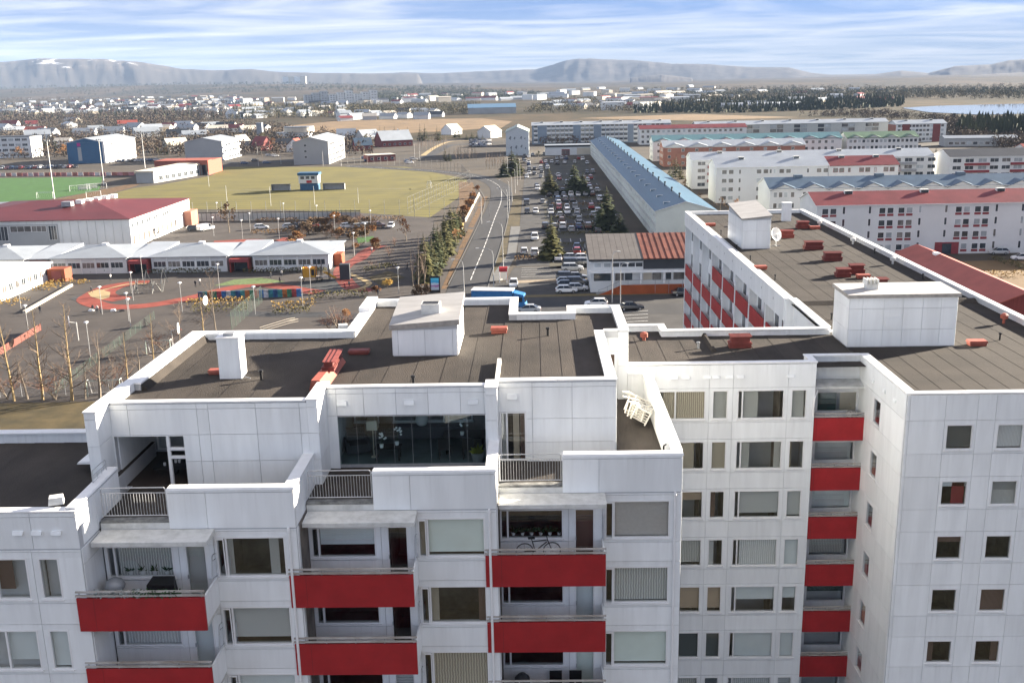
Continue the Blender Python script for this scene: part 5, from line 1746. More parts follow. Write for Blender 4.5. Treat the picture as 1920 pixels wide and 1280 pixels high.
def twig_tree(seed, depth=4, upright=.6, first=.18, spread=.55, nside=3, stems=1, leaves=0, leafsize=.03, fan=13, n0=15, droop=0.0):
    """unit-height bare tree: returns (trunk MB, branch MB, leaf MB)"""
    r = random.Random(seed)
    tb, bb, lb = MB(), MB(), MB()
    tips = []
    def grow(p, d, L, rad, lev):
        segs = 2
        for s in range(segs):
            d = (d + Vector((r.uniform(-.16, .16), r.uniform(-.16, .16), r.uniform(-.02, .12) - droop * .1))).normalized()
            q = p + d * (L / segs)
            bb.tube(p, q, rad * (1 - .3 * s), rad * (1 - .3 * (s + 1)), 3, 0, False)
            p = q
            if lev > 0:
                for _ in range(2 if lev > 1 else 3):
                    a = Vector((r.uniform(-1, 1), r.uniform(-1, 1), r.uniform(-.2, .8))).normalized()
                    grow(p, (d * .75 + a * spread).normalized(), L * r.uniform(.42, .62), rad * .5, lev - 1)
        tips.append(p)
    for st in range(stems):
        base = Vector((r.uniform(-.03, .03), r.uniform(-.03, .03), 0)) * (stems > 1)
        lean = Vector((r.uniform(-.1, .1), r.uniform(-.1, .1), 1)) if stems == 1 else Vector((r.uniform(-.55, .55), r.uniform(-.55, .55), 1))
        lean.normalize()
        p = base
        N = 8
        for i in range(N):
            q = base + lean * ((i + 1) / N) * .97 + Vector((r.uniform(-.008, .008), r.uniform(-.008, .008), 0))
            rr = (.020 if stems == 1 else .011)
            tb.tube(p, q, rr * (1 - i / N) + .002, rr * (1 - (i + 1) / N) + .002, 6 if stems == 1 else 4, 0, False)
            p = q
        for i in range(n0):
            t = first + (1 - first) * (i + r.random()) / n0
            a = r.random() * 6.283
            rl = spread * (1.05 - t) * .55 + .05
            d = Vector((math.cos(a), math.sin(a), upright + .5 * t)).normalized()
            grow(base + lean * t * .97, d, rl * r.uniform(.7, 1.15), .0055 * (1.1 - t) + .0012, depth - 2)
    for p in tips:
        for _ in range(leaves):
            c = p + Vector((r.uniform(-1, 1), r.uniform(-1, 1), r.uniform(-1, 1))) * leafsize * 1.6
            u = Vector((r.uniform(-1, 1), r.uniform(-1, 1), r.uniform(-1, 1))).normalized() * leafsize
            v = u.orthogonal().normalized() * leafsize * .8
            lb.face([c - u, c + v, c + u, c - v])
    return tb, bb, lb
KIND = {
 'larch': dict(a=dict(depth=3, upright=.25, first=.12, spread=.42, n0=34), bark='g', twig=M_TWIG, leaf=None, name='bare_tree'),
 'bare': dict(a=dict(depth=4, upright=.55, first=.16, spread=.62, n0=13), bark='p', twig=M_TWIG, leaf=None, name='bare_tree'),
 'poplar': dict(a=dict(depth=4, upright=1.15, first=.10, spread=.42, n0=14), bark='p', twig=mat('pinkish_pale_twigs', (.24, .18, .14), .95, .2, 2, objvar=.15), leaf=None, name='bare_tree'),
 'shrub': dict(a=dict(depth=3, upright=.5, first=.2, spread=.8, n0=7, stems=6), bark='p', twig=M_TWIG_R, leaf=None, name='bare_shrub'),
 'autumn': dict(a=dict(depth=4, upright=.45, first=.2, spread=.75, n0=9, leaves=1, leafsize=.032), bark='p', twig=M_TWIG, leaf=M_LEAF_O, name='autumn_tree'),
 'brown': dict(a=dict(depth=4, upright=.5, first=.2, spread=.75, n0=9, leaves=1, leafsize=.03), bark='p', twig=M_TWIG, leaf=M_LEAF_B, name='autumn_tree'),
 'olive': dict(a=dict(depth=4, upright=.5, first=.2, spread=.7, n0=9, leaves=1, leafsize=.03), bark='p', twig=M_TWIG, leaf=M_LEAF_G, name='leafy_tree'),
 'yellow': dict(a=dict(depth=3, upright=.5, first=.2, spread=.8, n0=7, stems=5, leaves=3, leafsize=.05), bark='p', twig=M_TWIG, leaf=M_LEAF_Y, name='autumn_shrub'),
 'oshrub': dict(a=dict(depth=3, upright=.5, first=.15, spread=.8, n0=7, stems=5, leaves=3, leafsize=.055), bark='p', twig=M_TWIG_R, leaf=M_LEAF_O, name='autumn_shrub'),
 'bshrub': dict(a=dict(depth=3, upright=.5, first=.15, spread=.8, n0=7, stems=5, leaves=3, leafsize=.055), bark='p', twig=M_TWIG_R, leaf=M_LEAF_B, name='autumn_shrub'),
}
def tree(kind, p, h, wid=1.0, label=None, group=None, var=0):
    K = KIND[kind]
    k = (kind, var)
    if k not in TREE:
        tb, bb, lb = twig_tree(sum(map(ord, kind)) * 7 + var * 13, **K['a'])
        TREE[k] = (tb.mesh('trunk', M_BARK_G if K['bark'] == 'g' else M_BARK), bb.mesh('branches', K['twig']), lb.mesh('foliage', K['leaf']) if K['leaf'] else None)
    root = empty(K['name'], (p[0], p[1], 0), rnd.random() * 6.28, label, 'shrub' if 'shrub' in K['name'] else 'tree', group)
    root.scale = (h * wid, h * wid, h)
    part('trunk', TREE[k][0], root); part('branches', TREE[k][1], root)
    if TREE[k][2]: part('foliage', TREE[k][2], root)
    return root
def hedge(name, pts, w_, h, m, label, world=False, dens=26, group=None, cat='hedge'):
    """clipped or loose hedge along a line: leaf-sized faces through its volume"""
    P = [Vector((q[0], q[1], 0)) if world else gp(*q) for q in pts]
    o = P[0].copy()
    b = MB()
    r = random.Random(int(abs(o.x * 13 + o.y * 7)))
    for a, c in zip(P[:-1], P[1:]):
        L = (c - a).length
        d = (c - a).normalized()
        q = Vector((-d.y, d.x, 0))
        for i in range(int(L * dens)):
            s = r.random() * L
            hh = h * (.85 + .3 * vnoise(s * .5, o.x))
            y = r.uniform(-1, 1) * w_ / 2 * (1.0 + .25 * vnoise(s * .7, o.y))
            z = (r.random() ** .6) * hh * (1 - .25 * (2 * y / w_) ** 2)
            cc = a + d * s + q * y - o + Vector((0, 0, z))
            u = Vector((r.uniform(-1, 1), r.uniform(-1, 1), r.uniform(-1, 1))).normalized() * r.uniform(.10, .24)
            v = u.orthogonal().normalized() * r.uniform(.08, .2)
            b.face([cc - u, cc + v, cc + u, cc - v])
    return top(name, b.mesh(name, m), o, 0, label, cat, group)

# ---- people: one continuous skinned body
def person_mesh(pose, jacket, trousers):
    me = bpy.data.meshes.new('person')
    st = {'stand': (0.06, -0.06, .05, .05), 'walk': (.26, -.24, .22, -.2), 'run': (.4, -.38, .35, -.35)}[pose]
    f1, f2, a1, a2 = st
    V = [(0, 0, .95), (0, 0, 1.15), (0, 0, 1.38), (0, .01, 1.50), (0, .02, 1.66),
         (.10, 0, .90), (.11, f1 * .5, .50), (.11, f1, .08), (.11, f1 + .14, .05),
         (-.10, 0, .90), (-.11, f2 * .5 + .05, .50), (-.11, f2, .10), (-.11, f2 + .14, .05),
         (.20, 0, 1.38), (.25, -a1 * .4, 1.13), (.25, a1, .90), (.25, a1 + .05, .80),
         (-.20, 0, 1.38), (-.25, -a2 * .4, 1.13), (-.25, a2, .90), (-.25, a2 + .05, .80)]
    E_ = [(0, 1), (1, 2), (2, 3), (3, 4), (0, 5), (5, 6), (6, 7), (7, 8), (0, 9), (9, 10), (10, 11), (11, 12), (2, 13), (13, 14), (14, 15), (15, 16), (2, 17), (17, 18), (18, 19), (19, 20)]
    rad = [.15, .14, .16, .06, .115, .10, .075, .05, .05, .10, .075, .05, .05, .075, .06, .05, .04, .075, .06, .05, .04]
    me.from_pydata(V, E_, [])
    ob = bpy.data.objects.new('person_rig', me)
    COL.objects.link(ob)
    md = ob.modifiers.new('skin', 'SKIN')
    if not me.skin_vertices:
        me.skin_vertices.new()
    for i, r_ in enumerate(rad):
        me.skin_vertices[0].data[i].radius = (r_, r_)
    me.skin_vertices[0].data[0].use_root = True
    sd = ob.modifiers.new('sub', 'SUBSURF'); sd.levels = 1; sd.render_levels = 1
    dg = bpy.context.evaluated_depsgraph_get()
    out = bpy.data.meshes.new_from_object(ob.evaluated_get(dg))
    bpy.data.objects.remove(ob)
    out.materials.clear()
    skin = mat('skin', (.45, .27, .19), .6); hair = mat('dark_hair', (.05, .03, .02), .7); shoe = M_BLACK
    for m in (jacket, trousers, skin, hair, shoe): out.materials.append(m)
    for p in out.polygons:
        c = p.center
        p.use_smooth = True
        p.material_index = 4 if c.z < .1 else 1 if c.z < .93 else 0 if c.z < 1.47 else 2 if (c.z < 1.70 and c.y > .02) else 3
        if abs(c.x) > .2 and c.z < .88: p.material_index = 2
    return out
# ------------------------------------------------------------------ neighbouring blocks
M_TEALROOF = mat('teal_blue_sheet_roof', (.055, .115, .165), .45, .12, .25, stretch=(1, .1, 1), spec=.4)
M_BLUEROOF = mat('slate_blue_sheet_roof', (.075, .115, .16), .5, .12, .3, spec=.4)
M_REDROOF = mat('red_sheet_roof', (.165, .034, .036), .6, .15, .25, spec=.3)
M_REDROOF2 = mat('orange_red_sheet_roof', (.32, .075, .050), .6, .12, .3)
M_WHITEROOF = mat('pale_grey_sheet_roof', (.34, .37, .40), .45, .08, .2, spec=.4)
M_BLACKROOF = mat('charcoal_sheet_roof', (.040, .044, .050), .6, .15, .2)
M_GREENROOF = mat('moss_green_sheet_roof', (.12, .19, .12), .6, .12, .2)
M_GREYROOF = mat('grey_sheet_roof', (.25, .275, .30), .45, .07, .3, spec=.4)
M_WALLW = mat('white_render', (.66, .67, .66), .75, .05, .15)
M_WALLG = mat('pale_green_grey_render', (.62, .66, .60), .75, .06, .15)
M_WALLGREY = mat('grey_render', (.36, .37, .37), .8, .06, .15)
M_WALLBLUE = mat('blue_painted_gable', (.035, .115, .22), .6, .10, .1)
M_WALLBG = mat('blue_grey_render', (.20, .25, .31), .75, .08, .12)
M_BRICK = mat('brick_red_render', (.33, .15, .105), .85, .12, .3)
M_BROWNRED = mat('dark_red_render', (.20, .055, .050), .8, .1, .3)
M_CREAM = mat('cream_render', (.58, .52, .42), .8, .06, .2)
M_REDAPRON = mat('wine_red_apron', (.25, .045, .050), .7, .1)

# teal-roofed terrace beside the car park
cols = []
for i in range(50):
    u = 290 - 5.8 * (i + 1)
    cols += [(u + 1.2, 1.0), (u + 3.9, .8)]
TB = slab('apartment_building', 'very long pale green terrace with teal roof and triangular dormers, right of the car park', (29.3, 536.0), 289.3, 14.5, 7.2, R(-90), 3, M_WALLG, M_TEALROOF, rh=2.2, cols=cols, wh=1.0, sill=.9, edge=M_WHITE)
DM = MB(); DM.face([(-1.0, -2.7, 0), (1.0, -2.7, 0), (0, -2.7, 1.05)], 1); DM.face([(-1.0, -2.7, 0), (0, -2.7, 1.05), (0, 2.0, 1.05)], 0); DM.face([(1.0, -2.7, 0), (0, 2.0, 1.05), (0, -2.7, 1.05)], 0)
DM.tube((-1.05, -2.75, 0), (0, -2.75, 1.1), .07, None, 4, 1); DM.tube((1.05, -2.75, 0), (0, -2.75, 1.1), .07, None, 4, 1)
DM.tube((0, -2.75, 1.08), (0, 1.6, 1.08), .09, None, 4, 1)
DMm = DM.mesh('dormer', [M_TEALROOF, M_WHITE])
PPm = MB(); PPm.lathe([(.16, 0), (.16, .9), (.3, .9), (.3, 1.2), (0, 1.3)], 8); PPm = PPm.mesh('vent_pipe', M_BLACK)
for i in range(20):
    u = 289.3 - 7 - i * 14.4
    part('dormer', DMm, TB, (u, 4.9, 7.2 + 2.2 * (1.6 / 7.25) + .22), 0, (.75, .8, .7))
    part('vent_pipe', PPm, TB, (u - 2, 6.9, 9.35))

BL = 'white blocks right of the long wing'
cols = []
for i in range(6):
    u = 1.2 + i * 16.4
    cols += [(u, 1.25), (u + 1.75, 1.25), (u + 4.4, .5, 1.5), (u + 10.0, .5, 1.5), (u + 12.3, 1.25), (u + 14.05, 1.25)]
A = slab('apartment_building', 'white four-storey block with dark red roof and red aprons under its windows', (61.2, 221.8), 100, 14.2, 11.0, 0, 4, M_WALLW, M_REDROOF, rh=2.1, cols=cols, wh=1.15, sill=1.1, under=M_REDAPRON, vents=6, edge=M_WHITE, group=BL)
for u in (26, 54):
    part('entrance', cube(M_REDAPRON), A, (u, -.08, 0), 0, (5.2, .07, 2.6))
    part('entrance_door', cube(M_FARGLASS), A, (u + 1.6, -.1, 0), 0, (2.0, .03, 2.3))
cols = [(u, .9, 1.3) for k in range(11) for u in (k * 7.8 + 1.0, k * 7.8 + 2.4, k * 7.8 + 3.8, k * 7.8 + 5.6)]
A = slab('apartment_building', 'white block with slate blue roof and a scalloped row of gables', (63.0, 274.5), 86, 14.5, 9.0, 0, 3, M_WALLW, M_BLUEROOF, rh=2.3, cols=cols, sill=1.0, edge=M_WHITE, group=BL)
zig_gables(A, 86, 14.5, 9.0, 2.3, 11, M_BLUEROOF, M_WALLW)
for i in range(4):
    part('roof_box', cube(M_BLUEROOF), A, (8 + 22 * i, 6.5, 11), 0, (2.2, 1.6, 1.0))
cols = []
for u in (1.8, 12.5, 19.5, 31.0):
    cols += [(u, 1.4), (u + 2.1, 1.4), (u + 5.2 if u < 13 else u - 3.0, .6, 1.2)]
A = slab('apartment_building', 'white gabled block whose roof is pale grey, in front of the longest white block', (56.6, 320.0), 34.5, 14, 11.0, 0, 4, M_WALLW, M_WHITEROOF, rh=2.3, cols=cols, wh=1.2, edge=M_WHITE, vents=2, group=BL)
cols = []
for u in (1.5, 9.5, 17.0):
    cols += [(u, 1.3), (u + 1.9, 1.3), (u + 4.6, .6, 1.2)]
A = slab('apartment_building', 'white block end with a tomato red roof and red window surrounds', (91.3, 320.2), 21.5, 13.8, 10.9, 0, 4, M_WALLW, M_REDROOF, rh=2.3, cols=cols, wh=1.2, frame=M_REDAPRON, vents=2, group=BL)
cols = [(u, 2.6, 1.2) for u in range(2, 84, 4)]
A = slab('apartment_building', 'longest white block with pale grey roof and grey balconies', (55.5, 362.0), 84, 14, 10.0, 0, 4, M_WALLW, M_WHITEROOF, rh=2.2, cols=cols, wh=1.15, mull=1, edge=M_WHITE, vents=4, group=BL)
for fl in range(1, 4):
    part('balcony', cube(M_GREYMET), A, (69, -.9, fl * 2.42 - .1), 0, (9, .9, .9))
    part('balcony', cube(M_REDAPRON), A, (5.4, -.9, fl * 2.42 - .1), 0, (3.4, .9, .9))
cols = [(u, 2.8, 1.2) for u in (1.0, 5.2, 9.6, 13.6, 17.6, 21.6, 25.6, 29.6)]
A = slab('apartment_building', 'white block with black roof behind the big spruce', (142.0, 354.0), 40, 14, 10.0, 0, 4, M_WALLW, M_BLACKROOF, rh=2.2, cols=cols, wh=1.1, mull=1, edge=M_WHITE, group=BL)
for fl in range(1, 4):
    for u in (4.9, 20.5):
        part('balcony', cube(M_REDAPRON), A, (u, -.7, fl * 2.42 - .1), 0, (8.4, .7, .8))
cols = [(u, 1.2, 1.1) for u in range(2, 58, 6)]
A = slab('apartment_building', 'brick red block with white folded roof beside the teal-roofed terrace', (57, 455), 62, 14, 8.6, 0, 3, M_BRICK, M_WHITEROOF, rh=2.2, cols=cols, edge=M_WHITE, gable_cols=(3, 6, 9), group=BL)
zig_gables(A, 62, 14, 8.6, 2.2, 6, M_WHITEROOF, M_WALLW, 1.2)
cols = [(u, 1.3, 1.3) for u in range(2, 84, 3)]
A = slab('apartment_building', 'white block with turquoise roof seen above the brick red block', (56, 486), 88, 14, 9.2, 0, 3, M_WALLW, mat('turquoise_sheet_roof', (.10, .20, .22), .5, .1), rh=2.3, cols=cols, sill=1.0, gable_cols=(3, 6, 9), group=BL)
zig_gables(A, 88, 14, 9.2, 2.3, 9, MATS['turquoise_sheet_roof'], M_WALLW)
cols = [(u, 1.3, 1.3) for u in range(1, 34, 2)]
A = slab('apartment_building', 'white block with moss green scalloped roof', (146.5, 486), 33, 14, 9.0, 0, 3, M_WALLW, M_GREENROOF, rh=2.3, cols=cols, sill=1.0, group=BL)
zig_gables(A, 33, 14, 9.0, 2.3, 4, M_GREENROOF, M_WALLW)
cols = [(u, 3.4, 1.7) for k in range(8) for u in (k * 14 + 2, k * 14 + 6)]
slab('apartment_building', 'long grey block with black balcony bays and pale roof, far behind the white rows', (96, 616), 113, 13, 10.0, 0, 4, mat('light_grey_render', (.46, .48, .46), .8, .06), M_WHITEROOF, rh=1.8, cols=cols, sill=.4, frame=M_BLACK, vents=7, group=BL)
cols = [(u, 1.6, 1.3) for u in range(1, 27, 2)]
A = slab('apartment_building', 'dark red and white block with an orange gable end at the far right', (203, 585), 28, 13, 10.0, 0, 4, M_WALLW, M_WHITEROOF, rh=1.8, cols=cols, vents=2, group=BL)
for u in (3.5, 20.5):
    part('red_bay', cube(M_BROWNRED), A, (u, -.12, 0), 0, (4.2, .11, 9.8))
part('orange_gable', cube(M_BRICK), A, (-.12, .2, 0), 0, (.11, 12.6, 9.6))
cols = [(u, 1.5, 1.4) for u in range(1, 60, 3)]
slab('apartment_building', 'white block with long red roof in front of the grey far block', (62, 606), 62, 13, 9.0, 0, 3, M_WALLW, M_REDROOF, rh=1.8, cols=cols, sill=1.0, gable_cols=(3, 6, 9), group=BL)
A = slab('apartment_building', 'blue grey block with white balcony bays at the end of the car park', (-1.0, 629), 84, 13, 11.2, 0, 4, M_WALLBG, M_WHITEROOF, rh=1.6, cols=[], vents=7, group=BL)
for u0, n in ((1.0, 1), (9, 6), (29.5, 3), (42, 6), (61.5, 3), (72, 3)):
    for i in range(n):
        for fl in range(4):
            part('balcony', cube(M_WALLW), A, (u0 + i * 2.7, -.5, fl * 2.7 + .75), 0, (2.5, .5, 1.0))
            part('window', win2(2.1, 1.1, M_FARGLASS), A, (u0 + i * 2.7 + .2, 0, fl * 2.7 + 1.85))
A = slab('apartment_building', 'white gable-ended block with a wall painting at the end of the road', (-2.6, 540.0), 32, 12, 12.0, R(90), 4, mat('pale_blue_grey_render', (.50, .54, .56), .8, .05), mat('pale_green_sheet_roof', (.36, .42, .37), .6, .1), rh=2.6, cols=[(u, 1.6) for u in (2, 8, 14, 20, 26)])
M_MURAL = mat('mural_grey_paint', (.16, .18, .20), .8, .3)
for (x, z, s) in ((2.0, 8.6, 1.0), (4.0, 9.0, 1.5), (7.4, 8.8, 1.4), (9.7, 8.9, 1.8), (3.8, 4.6, 1.5), (6.6, 4.2, 1.8), (9.3, 4.0, 1.5), (1.8, 3.6, 1.0)):
    b = MB()
    n = 9
    pts = [(-s * .5 * math.cos(6.283 * k / n) * (1 if k % 2 else .45), s * .6 * math.sin(6.283 * k / n) * (1 if k % 3 else .5)) for k in range(n)]
    b.face([(0, p_[0], p_[1]) for p_ in pts])
    part('mural_figure', b.mesh('mural_figure', M_MURAL), A, (-.02, x, z))
A = slab('shop_building', 'low white shop with dark fascia at the end of the car park', (5.8, 536), 24, 10, 4.9, 0, 1, M_WALLW, M_GREYROOF, roof='flat', rh=.2, cols=[])
part('fascia', cube(M_BLACK), A, (-.2, -.3, 4.2), 0, (24.4, .28, .8))
part('entrance', cube(M_BROWNRED), A, (8.6, -.12, 0), 0, (4.2, .1, 3.0))
for i in range(5): part('door_pane', cube(M_PANE_M), A, (8.8 + i * .8, -.15, .2), 0, (.6, .04, 2.2))
part('wall_panel', cube(M_CREAM), A, (16.5, -.12, .3), 0, (7.0, .1, 3.3))
A = slab('low_building', 'low grey flat-roofed building beside the far plantation', (215, 545), 36, 12, 4.2, R(-8), 1, M_WALLGREY, M_GREYROOF, rh=1.0, cols=[(u, 2.2, 1.4) for u in range(2, 34, 3)])
slab('low_building', 'low building with rust red roof at the far right edge', (222, 470), 40, 14, 3.6, R(-6), 1, M_WALLW, M_REDROOF2, rh=1.8, cols=[(u, 1.8) for u in range(2, 38, 5)])
# long red-roofed low building behind the wing
A = slab('low_building', 'low building with long orange red gabled roof just behind the long wing', (70.8, 200.0), 46, 8.8, 4.0, R(-90), 1, mat('dark_red_boards', (.16, .03, .025), .7, .2, 1, stretch=(5, 5, .3)), M_REDROOF2, rh=1.7, cols=[(u, 1.6) for u in range(3, 44, 6)])
part('roof_hatch', cube(M_WHITE), A, (10, 3.6, 5.5), 0, (1.6, 1.0, .5))
upfix(sheet('lawn', [(84, 212), (112, 214), (112, 190), (88, 182), (82, 190)], 2, M_DRYGRASS, True))

# shop on the right of the car park
SH = empty('shop_building', (18.8, 193.0, 0), 0, 'two-storey shop with grey and rust brown roof above a row of windows', 'building')
wbox('wall', M_WALLW, SH, 10.2, 34, 186.6, 199.5, 0, 5.9)
for i in range(22):
    x = 9.9 + i * 1.12
    m_ = mat('weathered_grey_sheet', (.13, .118, .108), .7, .12, .6, objvar=.03) if x < 19 else mat('rusty_sheet', (.17, .058, .038), .75, .2, .5, objvar=.12)
    b = MB(); b.hexa([(0, 185.9, 6.25), (1.08, 185.9, 6.25), (1.08, 200, 8.9), (0, 200, 8.9), (0, 185.9, 6.36), (1.08, 185.9, 6.36), (1.08, 200, 9.02), (0, 200, 9.02)])
    if x > 19: b.hexa([(-.03, 185.9, 6.36), (.05, 185.9, 6.36), (.05, 200, 9.02), (-.03, 200, 9.02), (-.02, 185.9, 6.44), (.04, 185.9, 6.44), (.04, 200, 9.1), (-.02, 200, 9.1)])
    wpart('roof_sheet', b.mesh('roof_sheet', m_), SH, (x, 0, 0))
b = MB(); b.hexa([(9.9, 186.2, 5.9), (34, 186.2, 5.9), (34, 199.4, 5.9), (9.9, 199.4, 5.9), (9.9, 186.2, 6.27), (34, 186.2, 6.27), (34, 199.4, 8.8), (9.9, 199.4, 8.8)])
wpart('gable_wall', b.mesh('gable_wall', M_BLACKROOF), SH)
for i, x in enumerate((10.9, 12.7, 14.3, 15.7, 17.2, 18.6)):
    wpart('window', win2(1.25, .75, M_PANE_L if i < 2 else M_FARGLASS), SH, (x, 186.6, 4.75))
wbox('dark_band', M_BLACKROOF, SH, 20.0, 34, 186.5, 186.58, 4.3, 5.88)
wbox('white_band', M_WHITE, SH, 9.8, 34, 185.7, 186.58, 3.75, 4.2)
for x0, x1, m_ in ((10.8, 14.0, M_FARGLASS), (14.8, 16.4, M_PANE_M), (16.6, 18.0, M_FARGLASS), (20.0, 21.6, M_CREAM), (21.7, 23.4, M_PANE_M), (24.2, 25.2, M_FARGLASS), (25.6, 28.0, M_PANE_M), (29, 32, M_FARGLASS)):
    wpart('shop_window', win2(x1 - x0, 1.5, m_), SH, (x0, 186.6, 2.15))
for x in (14.4, 19.5, 23.8, 28.5):
    wbox('column', M_WHITE, SH, x - .15, x + .15, 185.75, 186.1, 1.7, 3.75)
b = MB(); b.v = [(11.5, 184.2, 0), (34, 184.6, 0), (34, 184.6, 1.75), (15.8, 184.3, 1.75), (12.6, 184.2, .35), (11.5, 184.45, 0), (34, 184.85, 0), (34, 184.85, 1.75), (15.8, 184.55, 1.75), (12.6, 184.45, .35)]
b.f = [[0, 1, 2, 3, 4], [9, 8, 7, 6, 5], [3, 2, 7, 8], [4, 3, 8, 9], [0, 4, 9, 5]]; b.m = [0] * 5
wpart('ramp_wall', b.mesh('ramp_wall', mat('orange_painted_wall', (.33, .075, .02), .7, .18, .4)), SH)
b = MB(); b.v = [(11.2, 184.46, 0), (34, 184.86, 0), (34, 186.5, 0), (11.2, 186.5, 0), (11.2, 184.46, .05), (34, 184.86, 1.6), (34, 186.5, 1.6), (11.2, 186.5, .05)]
b.f = [[0, 3, 2, 1], [4, 5, 6, 7], [0, 1, 5, 4], [1, 2, 6, 5], [2, 3, 7, 6], [3, 0, 4, 7]]; b.m = [0] * 6
wpart('ramp', b.mesh('ramp', M_CONC_D), SH)
b = MB(); b.path([(11.6, 184.33, .9), (12.7, 184.33, 1.25), (15.8, 184.42, 2.65), (34, 184.7, 2.65)], .05, 5, 0)
for x in (11.6, 13.2, 14.8, 17, 19.5, 22, 24.5, 27): b.tube((x, 184.4, .1), (x, 184.4, .95 + min(1.7, max(0, x - 11.6) * .42)), .035, None, 5)
wpart('handrail', b.mesh('handrail', M_GREYMET), SH)

# ------------------------------------------------------------------ school
SC = empty('school_building', (-86, 224, 0), 0, 'low white school with three grey hipped pavilion roofs and red porches', 'school')
for i, ax in enumerate((-118.6, -96.2, -74.4, -52.4)):
    x0, x1 = ax - (8.4 if i else 9), ax + 8.0
    wbox('wall', M_WALLW, SC, x0, x1, 214.6, 233, 0, 3.5)
    wpart('roof', hip_roof(x1 - x0, 18.4, 3.5, 1.45, M_GREYROOF, .5, 0.5), SC, (x0, 214.6, 0))
    wbox('roof_cap', M_WHITE, SC, ax - .7, ax + .5, 223.3, 224.4, 4.85, 5.3)
    if i < 3:
        wbox('link_wall', M_WALLW, SC, x1, x1 + 5.8, 216.2, 231, 0, 3.2)
        b = MB(); b.hexa([(x1 - .2, 215.2, 3.2), (x1 + 6.0, 215.2, 3.2), (x1 + 6.0, 231.5, 3.4), (x1 - .2, 231.5, 3.4), (x1 - .2, 215.2, 3.36), (x1 + 6.0, 215.2, 3.36), (x1 + 6.0, 231.5, 4.25), (x1 - .2, 231.5, 4.25)])
        wpart('link_roof', b.mesh('link_roof', M_WHITEROOF), SC)
        if i in (0, 1, 2):
            px_ = x1 + .8
            wbox('porch', M_REDAPRON if i else M_REDAPRON, SC, px_, px_ + 4.2, 213.2, 213.5, 2.2, 2.9)
            wbox('porch_side', mat('porch_red', (.26, .035, .025), .7, .15), SC, px_, px_ + .3, 213.5, 216.1, 0, 2.9)
            wbox('porch_side', MATS['porch_red'], SC, px_ + 3.9, px_ + 4.2, 213.5, 216.1, 0, 2.9)
            wbox('porch_roof', MATS['porch_red'], SC, px_, px_ + 4.2, 213.5, 216.1, 2.7, 2.9)
            wbox('porch_door', M_FARGLASS, SC, px_ + .4, px_ + 3.8, 216.05, 216.15, 0, 2.6)
    n = 5
    for k in range(n):
        u = x0 + .5 + k * (x1 - x0 - .8) / n
        wpart('window', win2(2.6, 1.15, M_PANE_M if (k + i) % 3 == 0 else M_FARGLASS, mull=2), SC, (u, 214.6, 1.25))
        wbox('pilaster', M_WHITE, SC, u - .32, u - .14, 214.5, 214.59, 0, 3.4)
wbox('porch', mat('porch_orange', (.24, .06, .022), .7, .1), SC, -44.3, -42.6, 219.5, 223.5, 0, 2.6)
# red-roofed hall
HL = empty('school_building', (-126, 270, 0), 0, 'white school hall with broad dark red hipped roof and a strip of clerestory windows', 'school')
wbox('wall', M_WALLW, HL, -152, -100.4, 249, 294, 0, 7.4)
wpart('roof', hip_roof(51.6, 45, 7.4, 2.6, mat('maroon_sheet_roof', (.105, .018, .020), .55, .12, .15), .4, 14), HL, (-152, 249, 0))
for k in range(24):
    wbox('cladding_rib', mat('grey_white_ribbed', (.54, .55, .54), .6, .05), HL, -152 + k * 2.15, -151.94 + k * 2.15, 248.9, 248.99, 0, 7.2)
wbox('recess', M_WALLGREY, HL, -134, -118.5, 248.88, 248.98, 1.0, 6.4)
for x0, x1, z0, z1 in ((-133.7, -131.2, 2.5, 6.0), (-130.4, -125.2, 4.6, 6.0), (-125, -121.4, 4.6, 6.0), (-120.8, -118.9, 2.5, 6.0)):
    wpart('window', win2(x1 - x0, z1 - z0, M_FARGLASS if x1 - x0 < 3 else M_PANE_M, mull=2), HL, (x0, 248.86, z0))
gH = Fac(HL, -100.4, 249.2, R(90))
for k in range(26):
    gH.add('window', win2(1.0, 1.1, M_FARGLASS), .8 + k * 1.68, .01, 5.0)
    if k % 2 == 0 and k < 22: gH.add('window', win2(1.5, 2.0, M_PANE_M), .8 + k * 1.68, .01, .9)
wbox('brick_end', M_BRICK, HL, -100.4, -98.2, 288, 294, 0, 4.2)
for k in range(5):
    wbox('skylight', M_WHITE, HL, -121 + k * 1.0, -119.4 + k * 1.0, 266 + k * 3, 268 + k * 3, 9.4, 10.4)
wbox('roof_plant', M_GREYMET, HL, -123, -120.5, 262, 264, 9.2, 10.4)
S3_ = empty('school_building', (-112, 197, 0), 0, 'flat white-roofed school wing at the left edge', 'school')
wbox('wall', M_WALLW, S3_, -130, -101.6, 184.5, 208, 0, 3.6)
b = MB(); b.hexa([(-130.5, 184, 3.6), (-101.2, 184, 3.6), (-101.2, 208.4, 3.6), (-130.5, 208.4, 3.6), (-130.5, 184, 4.3), (-101.2, 184, 3.9), (-101.2, 208.4, 3.9), (-130.5, 208.4, 4.3)])
wpart('roof', b.mesh('roof', mat('white_membrane_roof', (.5, .5, .49), .6, .06, .3)), S3_)
gS = Fac(S3_, -101.6, 184.5, R(90))
for k in range(9):
    gS.add('window', win2(1.5, 1.3, M_PANE_M if k % 2 else M_FARGLASS, mull=1), .7 + k * 2.5, .01, 1.4)
wbox('porch', mat('porch_rust', (.22, .055, .022), .7, .15), S3_, -101.5, -97.8, 205.8, 209.2, 0, 2.7)
wbox('porch_door', M_BROWNRED, S3_, -100.6, -98.6, 205.72, 205.78, 0, 2.3)

